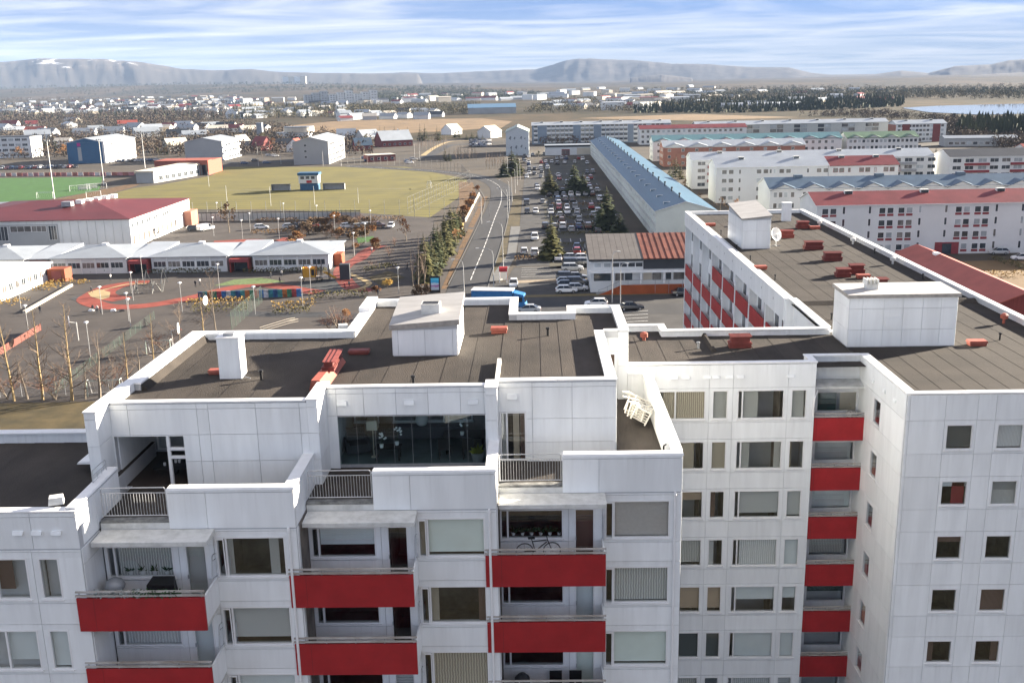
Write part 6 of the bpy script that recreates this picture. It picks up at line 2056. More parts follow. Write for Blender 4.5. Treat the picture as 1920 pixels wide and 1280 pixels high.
# ------------------------------------------------------------------ sports ground
CLB = empty('clubhouse', (-152, 450, 0), 0, 'clubhouse in red brick and grey with a long low white wing beside the pitch', 'building')
wbox('wall', mat('clubhouse_red', (.30, .085, .055), .8, .1), CLB, -172, -146, 462, 478, 0, 6.2)
wbox('gate_frame', mat('clubhouse_orange', (.28, .085, .055), .8, .1), CLB, -150, -145.6, 456, 462, 4.6, 6.6)
wbox('gate_frame', MATS['clubhouse_orange'], CLB, -146.2, -145.6, 456, 462, 0, 4.6)
wbox('gate_frame', MATS['clubhouse_orange'], CLB, -150, -149.4, 456, 462, 0, 4.6)
wbox('glazing', M_FARGLASS, CLB, -149.4, -146.2, 460, 460.1, 0, 4.4)
b = MB(); b.hexa([(-166, 424, 0), (-158, 422, 0), (-149, 458, 0), (-160, 462, 0), (-166, 424, 4.4), (-158, 422, 4.4), (-149, 458, 4.6), (-160, 462, 4.6)])
wpart('wing', b.mesh('wing', M_WALLGREY), CLB)
b = MB(); b.hexa([(-166.4, 423.6, 4.4), (-157.6, 421.6, 4.4), (-148.6, 458.4, 4.6), (-160.4, 462.4, 4.6), (-166.4, 423.6, 5.0), (-157.6, 421.6, 5.0), (-148.6, 458.4, 5.2), (-160.4, 462.4, 5.2)])
wpart('wing_roof', b.mesh('wing_roof', M_CREAM), CLB)
for k in range(7):
    t = .1 + k * .125
    wpart('window', win2(2.6, 1.8, M_FARGLASS, mull=1), CLB, (-158 + 9 * t + .12, 422 + 36 * t, .9), math.atan2(36, 9))
PB = empty('press_box', (-84.6, 384, 0), 0, 'small two-storey press box with blue roof, white walls and blue base on the pitch', 'booth')
wbox('base', mat('booth_blue', (.03, .10, .19), .6, .15), PB, -88, -81.2, 382, 386, 0, 2.6)
wbox('cabin', M_WALLW, PB, -88.3, -81, 381.8, 386.2, 2.6, 5.6)
wbox('roof', MATS['booth_blue'], PB, -88.6, -80.6, 381.4, 386.6, 5.6, 6.5)
for x in (-87.6, -85.6, -83.6): wpart('window', win2(1.4, 1.0, M_FARGLASS), PB, (x, 381.78, 4.2))
wbox('emblem', M_RED, PB, -85.4, -83.4, 381.7, 381.78, 2.75, 3.7)
for (a, c_, side_) in ((-99, -92, 'far end'), (-79.5, -71.3, 'near end')):
    du = empty('dugout_shelter', ((a + c_) / 2, 384, 0), 0, 'low dark dugout shelter %s the press box' % ('left of' if a < -90 else 'right of'), 'shelter')
    wbox('back', M_GREYMET, du, a, c_, 383.8, 384, 0, 2.2); wbox('roof', M_BLACKROOF, du, a, c_, 382.4, 384, 2.2, 2.35)
    for x in (a, c_ - .12): wbox('end_wall', M_GREYMET, du, x, x + .12, 382.5, 383.8, 0, 2.2)
def goal(p, w_, label, rz=0.0, h=2.2, m=None, group='goals'):
    g = empty('football_goal', (p[0], p[1], 0), rz, label, 'goal', group)
    b = MB(); b.tube((-w_ / 2, 0, 0), (-w_ / 2, 0, h), .07, None, 6); b.tube((w_ / 2, 0, 0), (w_ / 2, 0, h), .07, None, 6); b.tube((-w_ / 2, 0, h), (w_ / 2, 0, h), .07, None, 6)
    part('posts', b.mesh('posts', m or M_WHITE), g)
    b = MB(); b.path([(-w_ / 2, 0, h), (-w_ / 2, .9, h), (-w_ / 2, 1.6, 0), (w_ / 2, 1.6, 0), (w_ / 2, .9, h), (w_ / 2, 0, h)], .03, 4)
    for i in range(9): b.tube((-w_ / 2 + w_ * i / 8, .9, h), (-w_ / 2 + w_ * i / 8, 1.6, 0), .012, None, 3)
    part('net_frame', b.mesh('net_frame', M_WHITE), g)
goal(gp(253 / 3.0, 372), 6, 'white goal at the near end of the green artificial pitch')
goal(gp(150, 358), 7.3, 'white goal parked beside the substitutes benches, green pitch', R(30))
goal(gp(182, 355), 7.3, 'white goal nearest the floodlight mast beside the green pitch', R(30))
goal(gp(176, 370), 5, 'white goal standing on the olive pitch behind the red roof', R(20))
goal(gp(808, 352), 6, 'white goal at the right end of the olive pitch', R(100))
goal(gp(298, 664), 3.6, 'small goal frame on the ball court below the hoop', R(4), 2.1, mat('greenish_white_paint', (.42, .50, .44), .6, .1))
goal(gp(196, 742), 4.2, 'nearest goal frame on the ball court behind the bare trees', R(6), 2.1, MATS['greenish_white_paint'])
# panel fence with tall posts on the near side of the olive pitch
A_, B_ = gp(362, 415), gp(676, 411)
FN = empty('sports_fence', (A_.x, A_.y, 0), math.atan2(B_.y - A_.y, B_.x - A_.x), 'dark fence of grey panels and tall net posts behind the school car park', 'fence')
L_ = (B_ - A_).length
nP = 36
for i in range(nP + 1):
    part('post', cube(M_BLACKROOF), FN, (L_ * i / nP - .06, -.06, 0), 0, (.12, .12, 2.9))
    if i < nP:
        part('fence_panel', cube(M_GREYMET if (i // 2) % 2 == 0 else M_WALLGREY), FN, (L_ * i / nP + .06, -.02, .15), 0, (L_ / nP - .12, .05, 2.0))
for i in range(21):
    b_ = (L_ + 38) * i / 20
    part('net_post', cube(M_CONC_D), FN, (b_ - .05, .6, 0), 0, (.1, .1, 5.6))
part('top_rail', cube(M_BLACKROOF), FN, (0, -.05, 2.3), 0, (L_, .08, .25))
A_, B_ = gp(765, 402), gp(882, 345)
F2 = empty('sports_fence', (A_.x, A_.y, 0), math.atan2(B_.y - A_.y, B_.x - A_.x), 'tall wire fence along the road side of the olive pitch', 'fence')
L_ = (B_ - A_).length
for i in range(26): part('post', cube(M_CONC_D), F2, (L_ * i / 25, 0, 0), 0, (.08, .08, 5.2))
for z in (.1, 1.8, 3.5, 5.1): part('wire_rail', cube(M_CONC_D), F2, (0, .03, z), 0, (L_, .03, .03))
pts = [gp(x, y) for x, y in ((882, 345), (866, 325), (820, 316), (740, 310), (640, 307), (560, 306))]
for j, (a_, c_) in enumerate(zip(pts[:-1], pts[1:])):
    F3 = empty('sports_fence', (a_.x, a_.y, 0), math.atan2(c_.y - a_.y, c_.x - a_.x), 'wire fence behind the olive pitch, stretch %s counting from the road' % ('one', 'two', 'three', 'four', 'five')[j], 'fence', 'far pitch fence stretches')
    L_ = (c_ - a_).length; n = max(4, int(L_ / 4))
    for i in range(n): part('post', cube(M_CONC_D), F3, (L_ * i / n, 0, 0), 0, (.09, .09, 4.0))
    for z in (.1, 2.0, 3.9): part('wire_rail', cube(M_CONC_D), F3, (0, .04, z), 0, (L_, .03, .03))
# wall with faded banners at the back of the green pitch
A_, B_ = gp(-60, 331), gp(252, 329)
BN = empty('banner_wall', (A_.x, A_.y, 0), math.atan2(B_.y - A_.y, B_.x - A_.x), 'low wall of faded pink and white banners behind the green pitch', 'wall')
L_ = (B_ - A_).length
for i in range(30):
    part('banner', cube([mat('banner_pink', (.42, .18, .18), .8, .3, .6), mat('banner_white', (.55, .50, .48), .8, .2, .6), mat('banner_rust', (.32, .11, .08), .8, .2, .6)][(i * 7 + i // 4) % 3]), BN, (L_ * i / 30, 0, 0), 0, (L_ / 30 - .12, .12, 1.5))
for (tx, ty, bx_, by_, nm) in ((90, 264, 102, 373, 'nearest of three tall floodlight masts, between green pitch and red-roofed hall'), (188, 262, 195, 347, 'tall floodlight mast in front of the blue gable'), (266, 250, 272, 315, 'tall floodlight mast before the clubhouse')):
    q = gp(bx_, by_); mast((q.x, q.y), at_y(tx, ty, q.y).z, nm, .22, group='floodlight masts')
for i, (x, y, yt) in enumerate(((392, 350, 322), (427, 392, 348), (508, 386, 350), (590, 384, 349), (672, 381, 352), (570, 295, 262), (485, 312, 275), (527, 308, 278), (606, 311, 284), (787, 300, 270), (778, 304, 270), (640, 312, 285))):
    q = gp(x, y); mast((q.x, q.y), max(4, at_y(x, yt, q.y).z), 'slim pale pole %s' % ('standing on the olive pitch' if i < 5 else 'along the street behind the olive pitch'), .09, 'slim_pole', False, group='slim poles at the pitch')
# ------------------------------------------------------------------ blocks left of the road, beyond the pitch
LB = 'apartment blocks beyond the pitch'
cols = [(u, 1.4) for u in range(1, 36, 2)]
A = slab('apartment_building', 'white block with a bright blue gable end beyond the green pitch', (-227, 541), 43, 20, 11, R(90), 4, M_WALLW, M_GREYROOF, rh=2.2, cols=cols, group=LB, edge=M_WHITE)
part('blue_gable', cube(M_WALLBLUE), A, (-.16, 1.2, 0), 0, (.15, 18.8, 10.9))
b = MB(); b.face([(-.16, 1.2, 10.9), (-.16, 10, 13.05), (-.16, 18.8, 10.95)][::-1]); part('blue_gable', b.mesh('blue_gable', M_WALLBLUE), A)
part('sign_panel', cube(mat('magenta_panel', (.45, .03, .22), .6)), A, (-.2, 12.6, 9.0), 0, (.03, 1.8, 1.8))
part('grey_strip', cube(M_WALLGREY), A, (-.19, 12.4, 1.5), 0, (.02, 2.0, 7.0))
cols = [(u, 2.6, 1.1) for u in range(1, 30, 3)]
A = slab('apartment_building', 'grey-gabled block with open balcony floors left of the grey stairs block', (-165, 543), 32, 20, 10, R(90), 3, M_WALLGREY, M_GREYROOF, rh=2.0, cols=cols, group=LB, edge=M_WHITE)
for fl in range(3): part('balcony_band', cube(M_WHITE), A, (0, -.9, fl * 3.2 + .2), 0, (32, .85, .75))
A = slab('apartment_building', 'grey-gabled block with three gable windows nearest the olive pitch', (-101, 505), 44, 17.5, 11, R(90), 4, M_WALLGREY, M_WHITEROOF, rh=2.2, cols=[(u, 1.6, 1.2) for u in range(1, 42, 2)], group=LB, edge=M_WHITE)
for z in (3.2, 6.0, 8.8): part('window', win2(1.2, 1.0, M_FARGLASS), A, (0, 12, z), R(-90))
A = slab('apartment_building', 'white block with ribbon windows at the left edge', (-340, 598), 46, 14, 12, 0, 4, M_WALLW, M_BLACKROOF, roof='flat', rh=0, cols=[(u, 3.0, 1.3) for u in range(1, 44, 4)], group=LB, mull=2)
A = slab('church', 'low pale building with a round fan-shaped roof', (-186, 740), 24, 16, 4.5, 0, 1, M_WALLW, M_GREYROOF, roof='flat', rh=0, cols=[(u, 2.6) for u in range(2, 22, 4)], cat='church')
b = MB()
nn = 14
ring = [(-170 + 11 * math.cos(3.3 + 3.3 * k / nn), 748 + 9 * math.sin(3.3 + 3.3 * k / nn)) for k in range(nn + 1)]
b.prism([(x - -186, y - 740) for x, y in ring][::1], 4.7, 8.2, 0)
part('fan_hall', b.mesh('fan_hall', M_CREAM), A)
b = MB(); b.prism([(x - -186, y - 740 - .4) for x, y in ring], 8.2, 8.9, 0); part('fan_roof', b.mesh('fan_roof', M_GREYROOF), A)
part('tower', cube(M_GREYROOF), A, (-14, 4, 0), 0, (4, 4, 12))

WALLS = [M_WALLW, M_CREAM, mat('pale_grey_render', (.45, .46, .46), .8, .05), M_WALLW]
ROOFS = {'red': M_REDROOF, 'orange': M_REDROOF2, 'white': M_WHITEROOF, 'grey': M_GREYROOF, 'black': M_BLACKROOF, 'blue': M_BLUEROOF, 'cream': mat('cream_roof', (.55, .50, .42), .7, .08)}
def hs(px, py, L, D, H, rh, roof, rz=0, wallm=None, label=None, group='houses beyond the pitch', rt='gable', chim=False):
    q = gp(px, py)
    return house('house', label, (q.x, q.y), R(rz), L, D, H, rh, wallm or WALLS[int(px) % 4], ROOFS[roof], group=group, roof=rt, chimney=chim)
hs(738, 274, 20, 14, 4.0, 5.5, 'white', 28, M_BROWNRED, 'large house with broad pale roof among bare trees beyond the pitch', chim=True)
hs(680, 282, 10, 9, 3.2, 4, 'blue', 20, mat('barn_red', (.20, .03, .03), .8), 'small dark red house with bluish roof')
hs(690, 265, 13, 11, 3.2, 4.5, 'white', 40, None, 'house with pale steep roof behind the dark red house')
hs(650, 262, 13, 11, 3.5, 4.0, 'white', 10, None, 'pale-roofed house beside the grey stairs block')
hs(847, 252, 12, 10, 3.5, 4.0, 'cream', 55, M_WHITE, 'white house with cream roof behind the parked cars')
hs(918, 258, 14, 11, 4.5, 3.5, 'cream', 60, M_WALLW, 'white house with bright cream roof left of the wall painting')
hs(492, 282, 10, 10, 3.2, 5, 'red', -35, M_BROWNRED, 'little house with tomato red steep roof between two grey blocks')
hs(540, 278, 14, 9, 3, 3, 'black', 10, None, 'dark-roofed house beside the red-roofed one')
hs(556, 284, 8, 9, 3.5, 4, 'orange', 80, M_WHITE, 'white gabled house with orange trim near the grey stairs block')
hs(330, 282, 13, 10, 3.5, 4, 'cream', 40, None, 'cream-roofed house in trees left of the grey-gabled block')
hs(452, 274, 9, 9, 3, 4, 'cream', 60, None, 'pale steep-roofed house right of the grey-gabled block')
hs(120, 277, 10, 8, 4.5, 2, 'cream', 5, M_WHITE, 'small white house left of the blue gable')
hs(712, 302, 14, 9, 3.2, .3, 'cream', 25, M_BROWNRED, 'flat-roofed kiosk by the far fence of the olive pitch', rt='flat')
E_ = [(8, 246, 'white'), (40, 248, 'red'), (68, 250, 'orange'), (25, 252, 'white'), (72, 262, 'white'), (130, 240, 'white'), (137, 230, 'grey'), (180, 248, 'grey'), (240, 240, 'orange'), (255, 246, 'grey'), (285, 248, 'white'), (305, 246, 'cream'), (318, 243, 'red'),
      (345, 240, 'white'), (352, 248, 'grey'), (380, 246, 'black'), (395, 244, 'grey'), (410, 250, 'cream'), (425, 244, 'black'), (440, 247, 'red'), (90, 256, 'grey'), (215, 254, 'grey'), (160, 254, 'grey'), (470, 250, 'cream'), (490, 246, 'black'), (275, 256, 'grey'), (335, 260, 'black'), (365, 262, 'white'), (60, 238, 'red'), (20, 240, 'red')]
for i, (x, y, r_) in enumerate(E_):
    hs(x, y, rnd.uniform(11, 20), rnd.uniform(9, 12), rnd.uniform(3, 4.5), rnd.uniform(2.2, 3.6), r_, rnd.uniform(-40, 40), None, '%s-roofed house among the autumn gardens beyond the pitch' % r_, 'garden suburb houses')
hs(20, 404, 8, 6, 3.0, 1.2, 'white', 8, mat('timber_boards', (.30, .21, .11), .8, .2), 'timber shed with pale roof beside the green pitch')
for i, (x, y) in enumerate(((160, 356), (172, 354))):
    q = gp(x, y); b = MB()
    for k in range(6):
        a0, a1 = math.pi * .5 * k / 6, math.pi * .5 * (k + 1) / 6
        b.hexa([(-2.5, 1.6 * math.sin(a0), 2.0 * math.cos(a0)), (2.5, 1.6 * math.sin(a0), 2.0 * math.cos(a0)), (2.5, 1.6 * math.sin(a1), 2.0 * math.cos(a1)), (-2.5, 1.6 * math.sin(a1), 2.0 * math.cos(a1)),
                (-2.5, 1.66 * math.sin(a0), 2.06 * math.cos(a0)), (2.5, 1.66 * math.sin(a0), 2.06 * math.cos(a0)), (2.5, 1.66 * math.sin(a1), 2.06 * math.cos(a1)), (-2.5, 1.66 * math.sin(a1), 2.06 * math.cos(a1))])
    sb = empty('substitutes_shelter', (q.x, q.y, 0), R(30), 'curved white substitutes shelter at the edge of the green pitch, %s one' % ('left' if i == 0 else 'right'), 'shelter')
    part('shell', b.mesh('shell', M_WHITE), sb); part('bench', cube(M_WOODRAIL), sb, (-2.3, .9, .4), 0, (4.6, .4, .06))
A = slab('low_building', 'very long low dark-roofed building behind the blue gable', (-225, 650), 95, 10, 3.6, R(4), 1, M_WALLGREY, M_BLACKROOF, roof='flat', cols=[(u, 2.0, 1.2) for u in range(3, 92, 6)])
slab('industrial_hall', 'big far hall with blue roof and white gable on the plain', (-76, 1210), 56, 30, 7, R(4), 1, M_WALLGREY, mat('hall_blue_roof', (.12, .22, .33), .5, .1), rh=4, cols=[], cat='hall')
# far suburb: each house on its own
def far_houses(n, x0, x1, y0, y1, mind, names, group, sizes=(10, 18), seed=1, tall=0.0):
    r = random.Random(seed)
    pts = []
    tries = 0
    while len(pts) < n and tries < 6000:
        tries += 1
        x, y = r.uniform(x0, x1), r.uniform(y0, y1)
        y += -(x - (x0 + x1) / 2) * .021
        if all(abs(x - a) > mind * 1.5 or abs(y - c) > mind * .42 for a, c in pts):
            pts.append((x, y))
    for x, y in pts:
        q = gp(x, y)
        rk = r.choice(['white', 'white', 'grey', 'white', 'black', 'cream', 'white', 'grey', 'red'])
        L, D, H, rh = (round(r.uniform(*sizes)), round(r.uniform(9, 12)), round(r.uniform(3, 5)), round(r.uniform(2, 3.5)))
        if r.random() < tall:
            L, D, H, rh = 26, 12, 9, 1
        house('house', '%s-roofed house in %s' % (rk, names), (q.x, q.y), R(r.uniform(-60, 60)), L, D, H, rh, WALLS[r.randrange(4)], ROOFS[rk], group=group, detail=False)
        bpy.data.objects[-1] if False else None
far_houses(150, 0, 450, 185, 213, 8, 'the crowded far suburb at left', 'far suburb houses', (12, 24), 3)
far_houses(24, 380, 640, 206, 222, 12, 'the dark cluster below the far flats', 'far cluster houses', (12, 18), 4)
far_houses(16, 640, 830, 213, 225, 14, 'the loose row along the far plain', 'houses along the far plain', (14, 20), 5)
far_houses(34, 1030, 1230, 190, 207, 12, 'the white terraces above the blue grey block', 'far white terraces', (16, 26), 6, .2)
far_houses(30, 760, 1060, 178, 190, 13, 'the far white town on the plain', 'far white town houses', (26, 44), 7, .5)
far_houses(18, 1040, 1330, 165, 180, 16, 'the farthest pale estate under the mountain', 'farthest estate houses', (30, 50), 8, .2)
far_houses(12, 1130, 1300, 183, 196, 14, 'the grey far estate above the white terraces', 'grey far estate houses', (26, 44), 9, .8)
far_houses(30, 430, 760, 184, 200, 11, 'the far white rows between suburb and flats', 'far white rows', (14, 30), 31, .3)
far_houses(24, 1240, 1680, 172, 198, 16, 'the scattered far farms beyond the plantations', 'scattered far farms', (18, 34), 32)
for i in range(9):
    q = gp(572 + i * 15.5, 197 - i * .3)
    bld = slab('tower_block', 'pale far tower block in the row of flats on the plain', (q.x, q.y), 13, 12, 18 + 3 * (i % 3), R(24), 5, M_WALLW if i > 2 else WALLS[2], M_GREYROOF, roof='flat', cols=[(2, 2.5), (7, 2.5), (12, 2.5)], group='far flats')
for i in range(4):
    q = gp(530 + i * 11, 154 - i * .2)
    slab('tower_block', 'distant grey tower block on the hill skyline', (at_y(530 + i * 11, 154, 6000).x, 6000), 32, 24, 76, 0, 1, WALLS[i % 2], M_GREYROOF, roof='flat', cols=[], group='skyline towers')
for i in range(6):
    q = gp(1360 + i * 26, 204 - i * .5); house('house', 'white house in the plantation beyond the long grey block', (q.x, q.y), R(10 * i), 22, 12, 4, 2.5, M_WALLW, ROOFS['white'], group='plantation houses', detail=False)

# ------------------------------------------------------------------ woods and scrub far off: masses
def wood(name, label, poly, n, hmin, hmax, m, seed, conifer=True, group=None):
    """a far-off mass of trees: small pointed or round tufts of leaf-sized faces"""
    r = random.Random(seed)
    xs = [p[0] for p in poly]; ys = [p[1] for p in poly]
    b = MB()
    def inside(x, y):
        c = False
        for i in range(len(poly)):
            (x1, y1), (x2, y2) = poly[i], poly[i - 1]
            if (y1 > y) != (y2 > y) and x < (x2 - x1) * (y - y1) / (y2 - y1) + x1: c = not c
        return c
    k = 0
    while k < n:
        x, y = r.uniform(min(xs), max(xs)), r.uniform(min(ys), max(ys))
        if not inside(x, y): continue
        k += 1
        q = gp(x, y)
        if math.hypot(q.x, q.y) > 1500: q.z = land_h(q.x, q.y)
        h = r.uniform(hmin, hmax)
        wd = h * (.22 if conifer else .42)
        for j in range(5 if conifer else 34):
            a = r.random() * 6.283
            if conifer:
                t = j / 5
                ww = wd * (1 - t * .85)
                z0, z1 = h * t * .85, h * min(1.0, t * .85 + .45)
                ca, sa = math.cos(a) * ww, math.sin(a) * ww
                b.face([(q.x - ca, q.y - sa, q.z + z0), (q.x + ca, q.y + sa, q.z + z0 + r.uniform(-.05, .05) * h), (q.x, q.y, q.z + z1)])
            else:
                c = Vector((q.x + r.uniform(-1, 1) * wd, q.y + r.uniform(-1, 1) * wd, q.z + h * r.uniform(.12, .95)))
                u = Vector((math.cos(a), math.sin(a), r.uniform(-.8, .8))) * wd * r.uniform(.10, .24)
                v = Vector((0, 0, 1)).cross(u).normalized() * wd * .10 + Vector((0, 0, r.uniform(.1, .25) * wd))
                b.face([c - u, c - v, c + u, c + v])
    o = top(name, b.mesh(name, m), (0, 0, 0), 0, label, 'wood', group, 'stuff')
M_FARW = mat('far_conifers', (.022, .032, .018), .9, 0, .02, col2=(.065, .072, .036), detail=3)
M_FARB = mat('far_bare_scrub', (.050, .038, .028), .95, 0, .03, col2=(.105, .078, .054), detail=4)
M_FARG = mat('far_olive_scrub', (.060, .058, .028), .95, 0, .03, col2=(.13, .105, .055), detail=4)
wood('scrub', 'brown bare scrub and garden trees round the far suburb', [(0, 232), (0, 190), (430, 186), (430, 222), (300, 236)], 2400, 4, 8, M_FARB, 1, False)
wood('scrub', 'brown bare gardens between the blocks beyond the pitch', [(0, 300), (0, 236), (440, 226), (560, 246), (700, 262), (700, 292), (460, 292), (260, 296)], 1500, 3, 7, M_FARB, 2, False)
wood('conifer_wood', 'dark conifers scattered in the far suburb at left', [(0, 226), (0, 196), (430, 190), (620, 200), (660, 220), (430, 224), (200, 232)], 420, 6, 12, M_FARW, 3)
wood('scrub', 'olive brown scrub belt under the far flats', [(430, 226), (440, 200), (900, 196), (900, 214), (700, 218)], 1300, 4, 8, M_FARG, 4, False)
wood('conifer_wood', 'dark plantation on the plain under the middle mountain', [(560, 190), (760, 172), (1000, 170), (1060, 184), (900, 186), (700, 192)], 1500, 6, 11, M_FARW, 5, False)
wood('conifer_wood', 'dark plantations beyond the rows of blocks at right', [(1180, 212), (1280, 196), (1420, 188), (1560, 186), (1700, 188), (1690, 200), (1560, 206), (1380, 212)], 1300, 7, 12, M_FARW, 6)
wood('conifer_wood', 'near edge of the dark plantation by the lake', [(1790, 252), (1800, 240), (1920, 236), (2000, 240), (2000, 260), (1860, 262)], 420, 7, 13, M_FARW, 7)
wood('scrub', 'brown scrub between the lake and the rows of blocks', [(1500, 218), (1640, 210), (1740, 222), (2000, 232), (2000, 290), (1880, 280), (1780, 256), (1760, 228), (1600, 222)], 1400, 3, 6, M_FARB, 8, False)
wood('scrub', 'bare scrub on the shore beyond the plain', [(980, 214), (1040, 186), (1300, 180), (1500, 190), (1300, 208)], 900, 5, 9, M_FARG, 9, False)
wood('conifer_wood', 'dark forest patches on the left hill', [(0, 178), (200, 172), (420, 171), (640, 169), (900, 168), (900, 174), (600, 177), (300, 181), (0, 186)], 1300, 7, 12, M_FARW, 10, False)
wood('scrub', 'olive and brown heath scrub spread over the right-hand plain', [(1100, 186), (1180, 166), (1500, 160), (1920, 160), (2000, 166), (2000, 190), (1720, 186), (1500, 180), (1300, 192)], 1700, 5, 11, M_FARG, 13, False)
wood('conifer_wood', 'dark forest strips on the right-hand plain', [(1150, 178), (1400, 168), (1700, 166), (1920, 170), (1920, 178), (1600, 178), (1300, 184)], 700, 7, 12, M_FARW, 14, False)
wood('scrub', 'orange shrubs in front of the blue grey block', [(1000, 272), (1000, 264), (1100, 258), (1180, 262), (1120, 270)], 150, 3, 5.5, M_LEAF_B, 12, False)

# ------------------------------------------------------------------ cars
COLN = {'white': 'white', 'silver': 'silver', 'grey': 'grey', 'dark': 'dark grey', 'black': 'black', 'blue': 'blue', 'red': 'red', 'brown': 'brown'}
TYPN = {'hatch': 'hatchback', 'sedan': 'saloon', 'suv': 'off-roader', 'van': 'van'}
def P_(a, b_): return (980 + a / 5.334, 220 + b_ / 5.334)
def Mm(a, b_): return (920 + a / 5.189, 400 + b_ / 5.189)
def Bb(a, b_): return (360 + a / 5.333, 340 + b_ / 5.333)
lot = [(P_(40, 880), 'van', 'dark', -90), (P_(45, 962), 'hatch', 'black', -90), (P_(130, 957), 'hatch', 'white', -90), (P_(200, 862), 'hatch', 'silver', 90), (P_(360, 876), 'hatch', 'white', -90), (P_(425, 838), 'suv', 'grey', 90), (P_(495, 838), 'suv', 'grey', 90),
       (P_(770, 832), 'suv', 'white', 90), (P_(285, 965), 'hatch', 'white', -90), (P_(372, 995), 'hatch', 'silver', 90), (P_(448, 965), 'suv', 'white', -90), (P_(545, 960), 'hatch', 'white', 90), (P_(540, 997), 'sedan', 'grey', 90), (P_(705, 990), 'hatch', 'silver', 90), (P_(755, 965), 'suv', 'white', -90),
       (P_(225, 1112), 'suv', 'dark', 90), (P_(315, 1110), 'hatch', 'silver', 90), (P_(400, 1112), 'suv', 'white', 90), (P_(488, 1140), 'hatch', 'silver', 90), (P_(560, 1110), 'sedan', 'blue', 90), (P_(655, 1112), 'suv', 'brown', 90), (P_(742, 1108), 'hatch', 'white', 90), (P_(905, 1098), 'suv', 'white', 90), (P_(752, 1158), 'hatch', 'dark', 90),
       (P_(120, 1226), 'suv', 'white', -90), (Mm(325, 392), 'hatch', 'white', 90), (Mm(427, 408), 'suv', 'white', 90), (Mm(640, 325), 'hatch', 'dark', 90), (Mm(838, 345), 'sedan', 'blue', 90), (Mm(838, 388), 'hatch', 'red', 90)]
for pxy, t, c, hd in lot:
    car(pxy, hd, t, c, True, '%s %s among the parking rows beside the teal-roofed terrace' % (COLN[c], TYPN[t]), 'cars in the long car park')
far = [(40, 608), (65, 530), (118, 530), (65, 572), (118, 578), (180, 520), (242, 500), (183, 606), (140, 700), (148, 728), (185, 462), (230, 456), (290, 458), (345, 474), (355, 592), (340, 422), (390, 417), (435, 422), (645, 468), (400, 744), (470, 744), (662, 704), (745, 744), (100, 384), (215, 378), (250, 520), (190, 560),
       (60, 660 - 200), (60, 480), (25, 452), (10, 430), (420, 462), (560, 420), (600, 430), (520, 460), (20, 395), (60, 402), (700, 560), (650, 640)]
for i, (a, c) in enumerate(far):
    col_ = ['white', 'silver', 'dark', 'white', 'grey', 'white', 'blue', 'silver', 'black', 'white', 'red'][i % 11]
    t = ['hatch', 'suv', 'hatch', 'sedan'][i % 4]
    car(P_(a, c), 90 if i % 3 else -90, t, col_, False, '%s %s in the far half of the long car park' % (COLN[col_], TYPN[t]), 'cars in the far half of the long car park')
side = [((795, 562), 'suv', 'silver', 0, 'in the front row by the shop, nearest the sandy pavement'), ((800, 512), 'suv', 'dark', 0, 'between two silver cars by the shop'), ((790, 452), 'hatch', 'silver', 0, 'at the back of the group by the shop'), ((900, 500), 'hatch', 'grey', 0, 'tucked against the shop wall'), ((900, 455), 'hatch', 'white', 0, 'half hidden behind the others by the shop'),
        ((745, 648), 'suv', 'dark', 0, 'at the back of the cars nearest the shop ramp'), ((740, 690), 'hatch', 'silver', 0, 'second row from the back near the shop ramp'), ((748, 722), 'hatch', 'dark', 0, 'third row near the shop ramp'), ((738, 772), 'hatch', 'white', 0, 'nearest of those near the shop ramp'), ((838, 642), 'hatch', 'grey', 0, 'against the shop end wall'), ((838, 700), 'suv', 'dark', 0, 'beside the shop ramp, darkest of its pair'), ((845, 752), 'hatch', 'silver', 0, 'beside the shop ramp, lighter of its pair')]
for (a, c), t, col_, hd, s_ in side:
    car(Mm(a, c), hd, t, col_, True, '%s %s %s' % (COLN[col_], TYPN[t], s_), 'cars beside the shop')
taken = [(o.location.x, o.location.y) for o in COL.objects if o.get('category') == 'car']
rc = random.Random(21)
for y in LOT_Y:
    for k in range(8):
        x = 5.0 + k * 2.45
        if rc.random() < .52 and all(abs(x - a_) > 2.0 or abs(y - b_) > 5.2 for a_, b_ in taken):
            t, c = rc.choice(['hatch', 'suv', 'hatch', 'sedan']), rc.choice(['white', 'silver', 'grey', 'dark', 'white', 'blue', 'black', 'red', 'brown'])
            car((x, y + rc.uniform(-.3, .3)), rc.choice([90, -90]), t, c, False, '%s %s standing in the striped parking bays' % (COLN[c], TYPN[t]), 'cars in the striped bays', world=True)
car(Mm(222, 712), -90, 'hatch', 'white', True, 'white hatchback driving towards us beside the red and white bus stop', name='moving_car')
car(Mm(1025, 905), 175, 'hatch', 'white', True, 'white hatchback just showing above the roof parapet', name='moving_car')
car(Mm(1365, 940), 5, 'sedan', 'black', True, 'black saloon parked behind the roof corner')
car(Mm(1880, 800), 0, 'sedan', 'black', True, 'black car half hidden by the long wing, below the orange wall')
car(Mm(360, 965), 178, 'sedan', 'silver', True, 'silver car beside the blue lorry, mostly hidden by the parapet')
for (a, c), t, col_ in (((140, 492), 'van', 'white'), ((695, 478), 'hatch', 'white'), ((980, 472), 'hatch', 'silver'), ((1062, 466), 'hatch', 'dark'), ((1555, 468), 'hatch', 'white'), ((1665, 472), 'hatch', 'silver'), ((1752, 462), 'hatch', 'silver'), ((1852, 464), 'suv', 'brown'), ((1200, 462), 'hatch', 'red'), ((20, 492), 'hatch', 'dark')):
    car(Bb(a, c), 55 if t == 'van' else 20, t, col_, True, '%s %s in the school car park below the panel fence' % (COLN[col_], TYPN[t]), 'cars in the school car park')
car((733, 427), -90, 'hatch', 'white', True, 'white hatchback at the end of the school car park by the spruces')
r = random.Random(5)
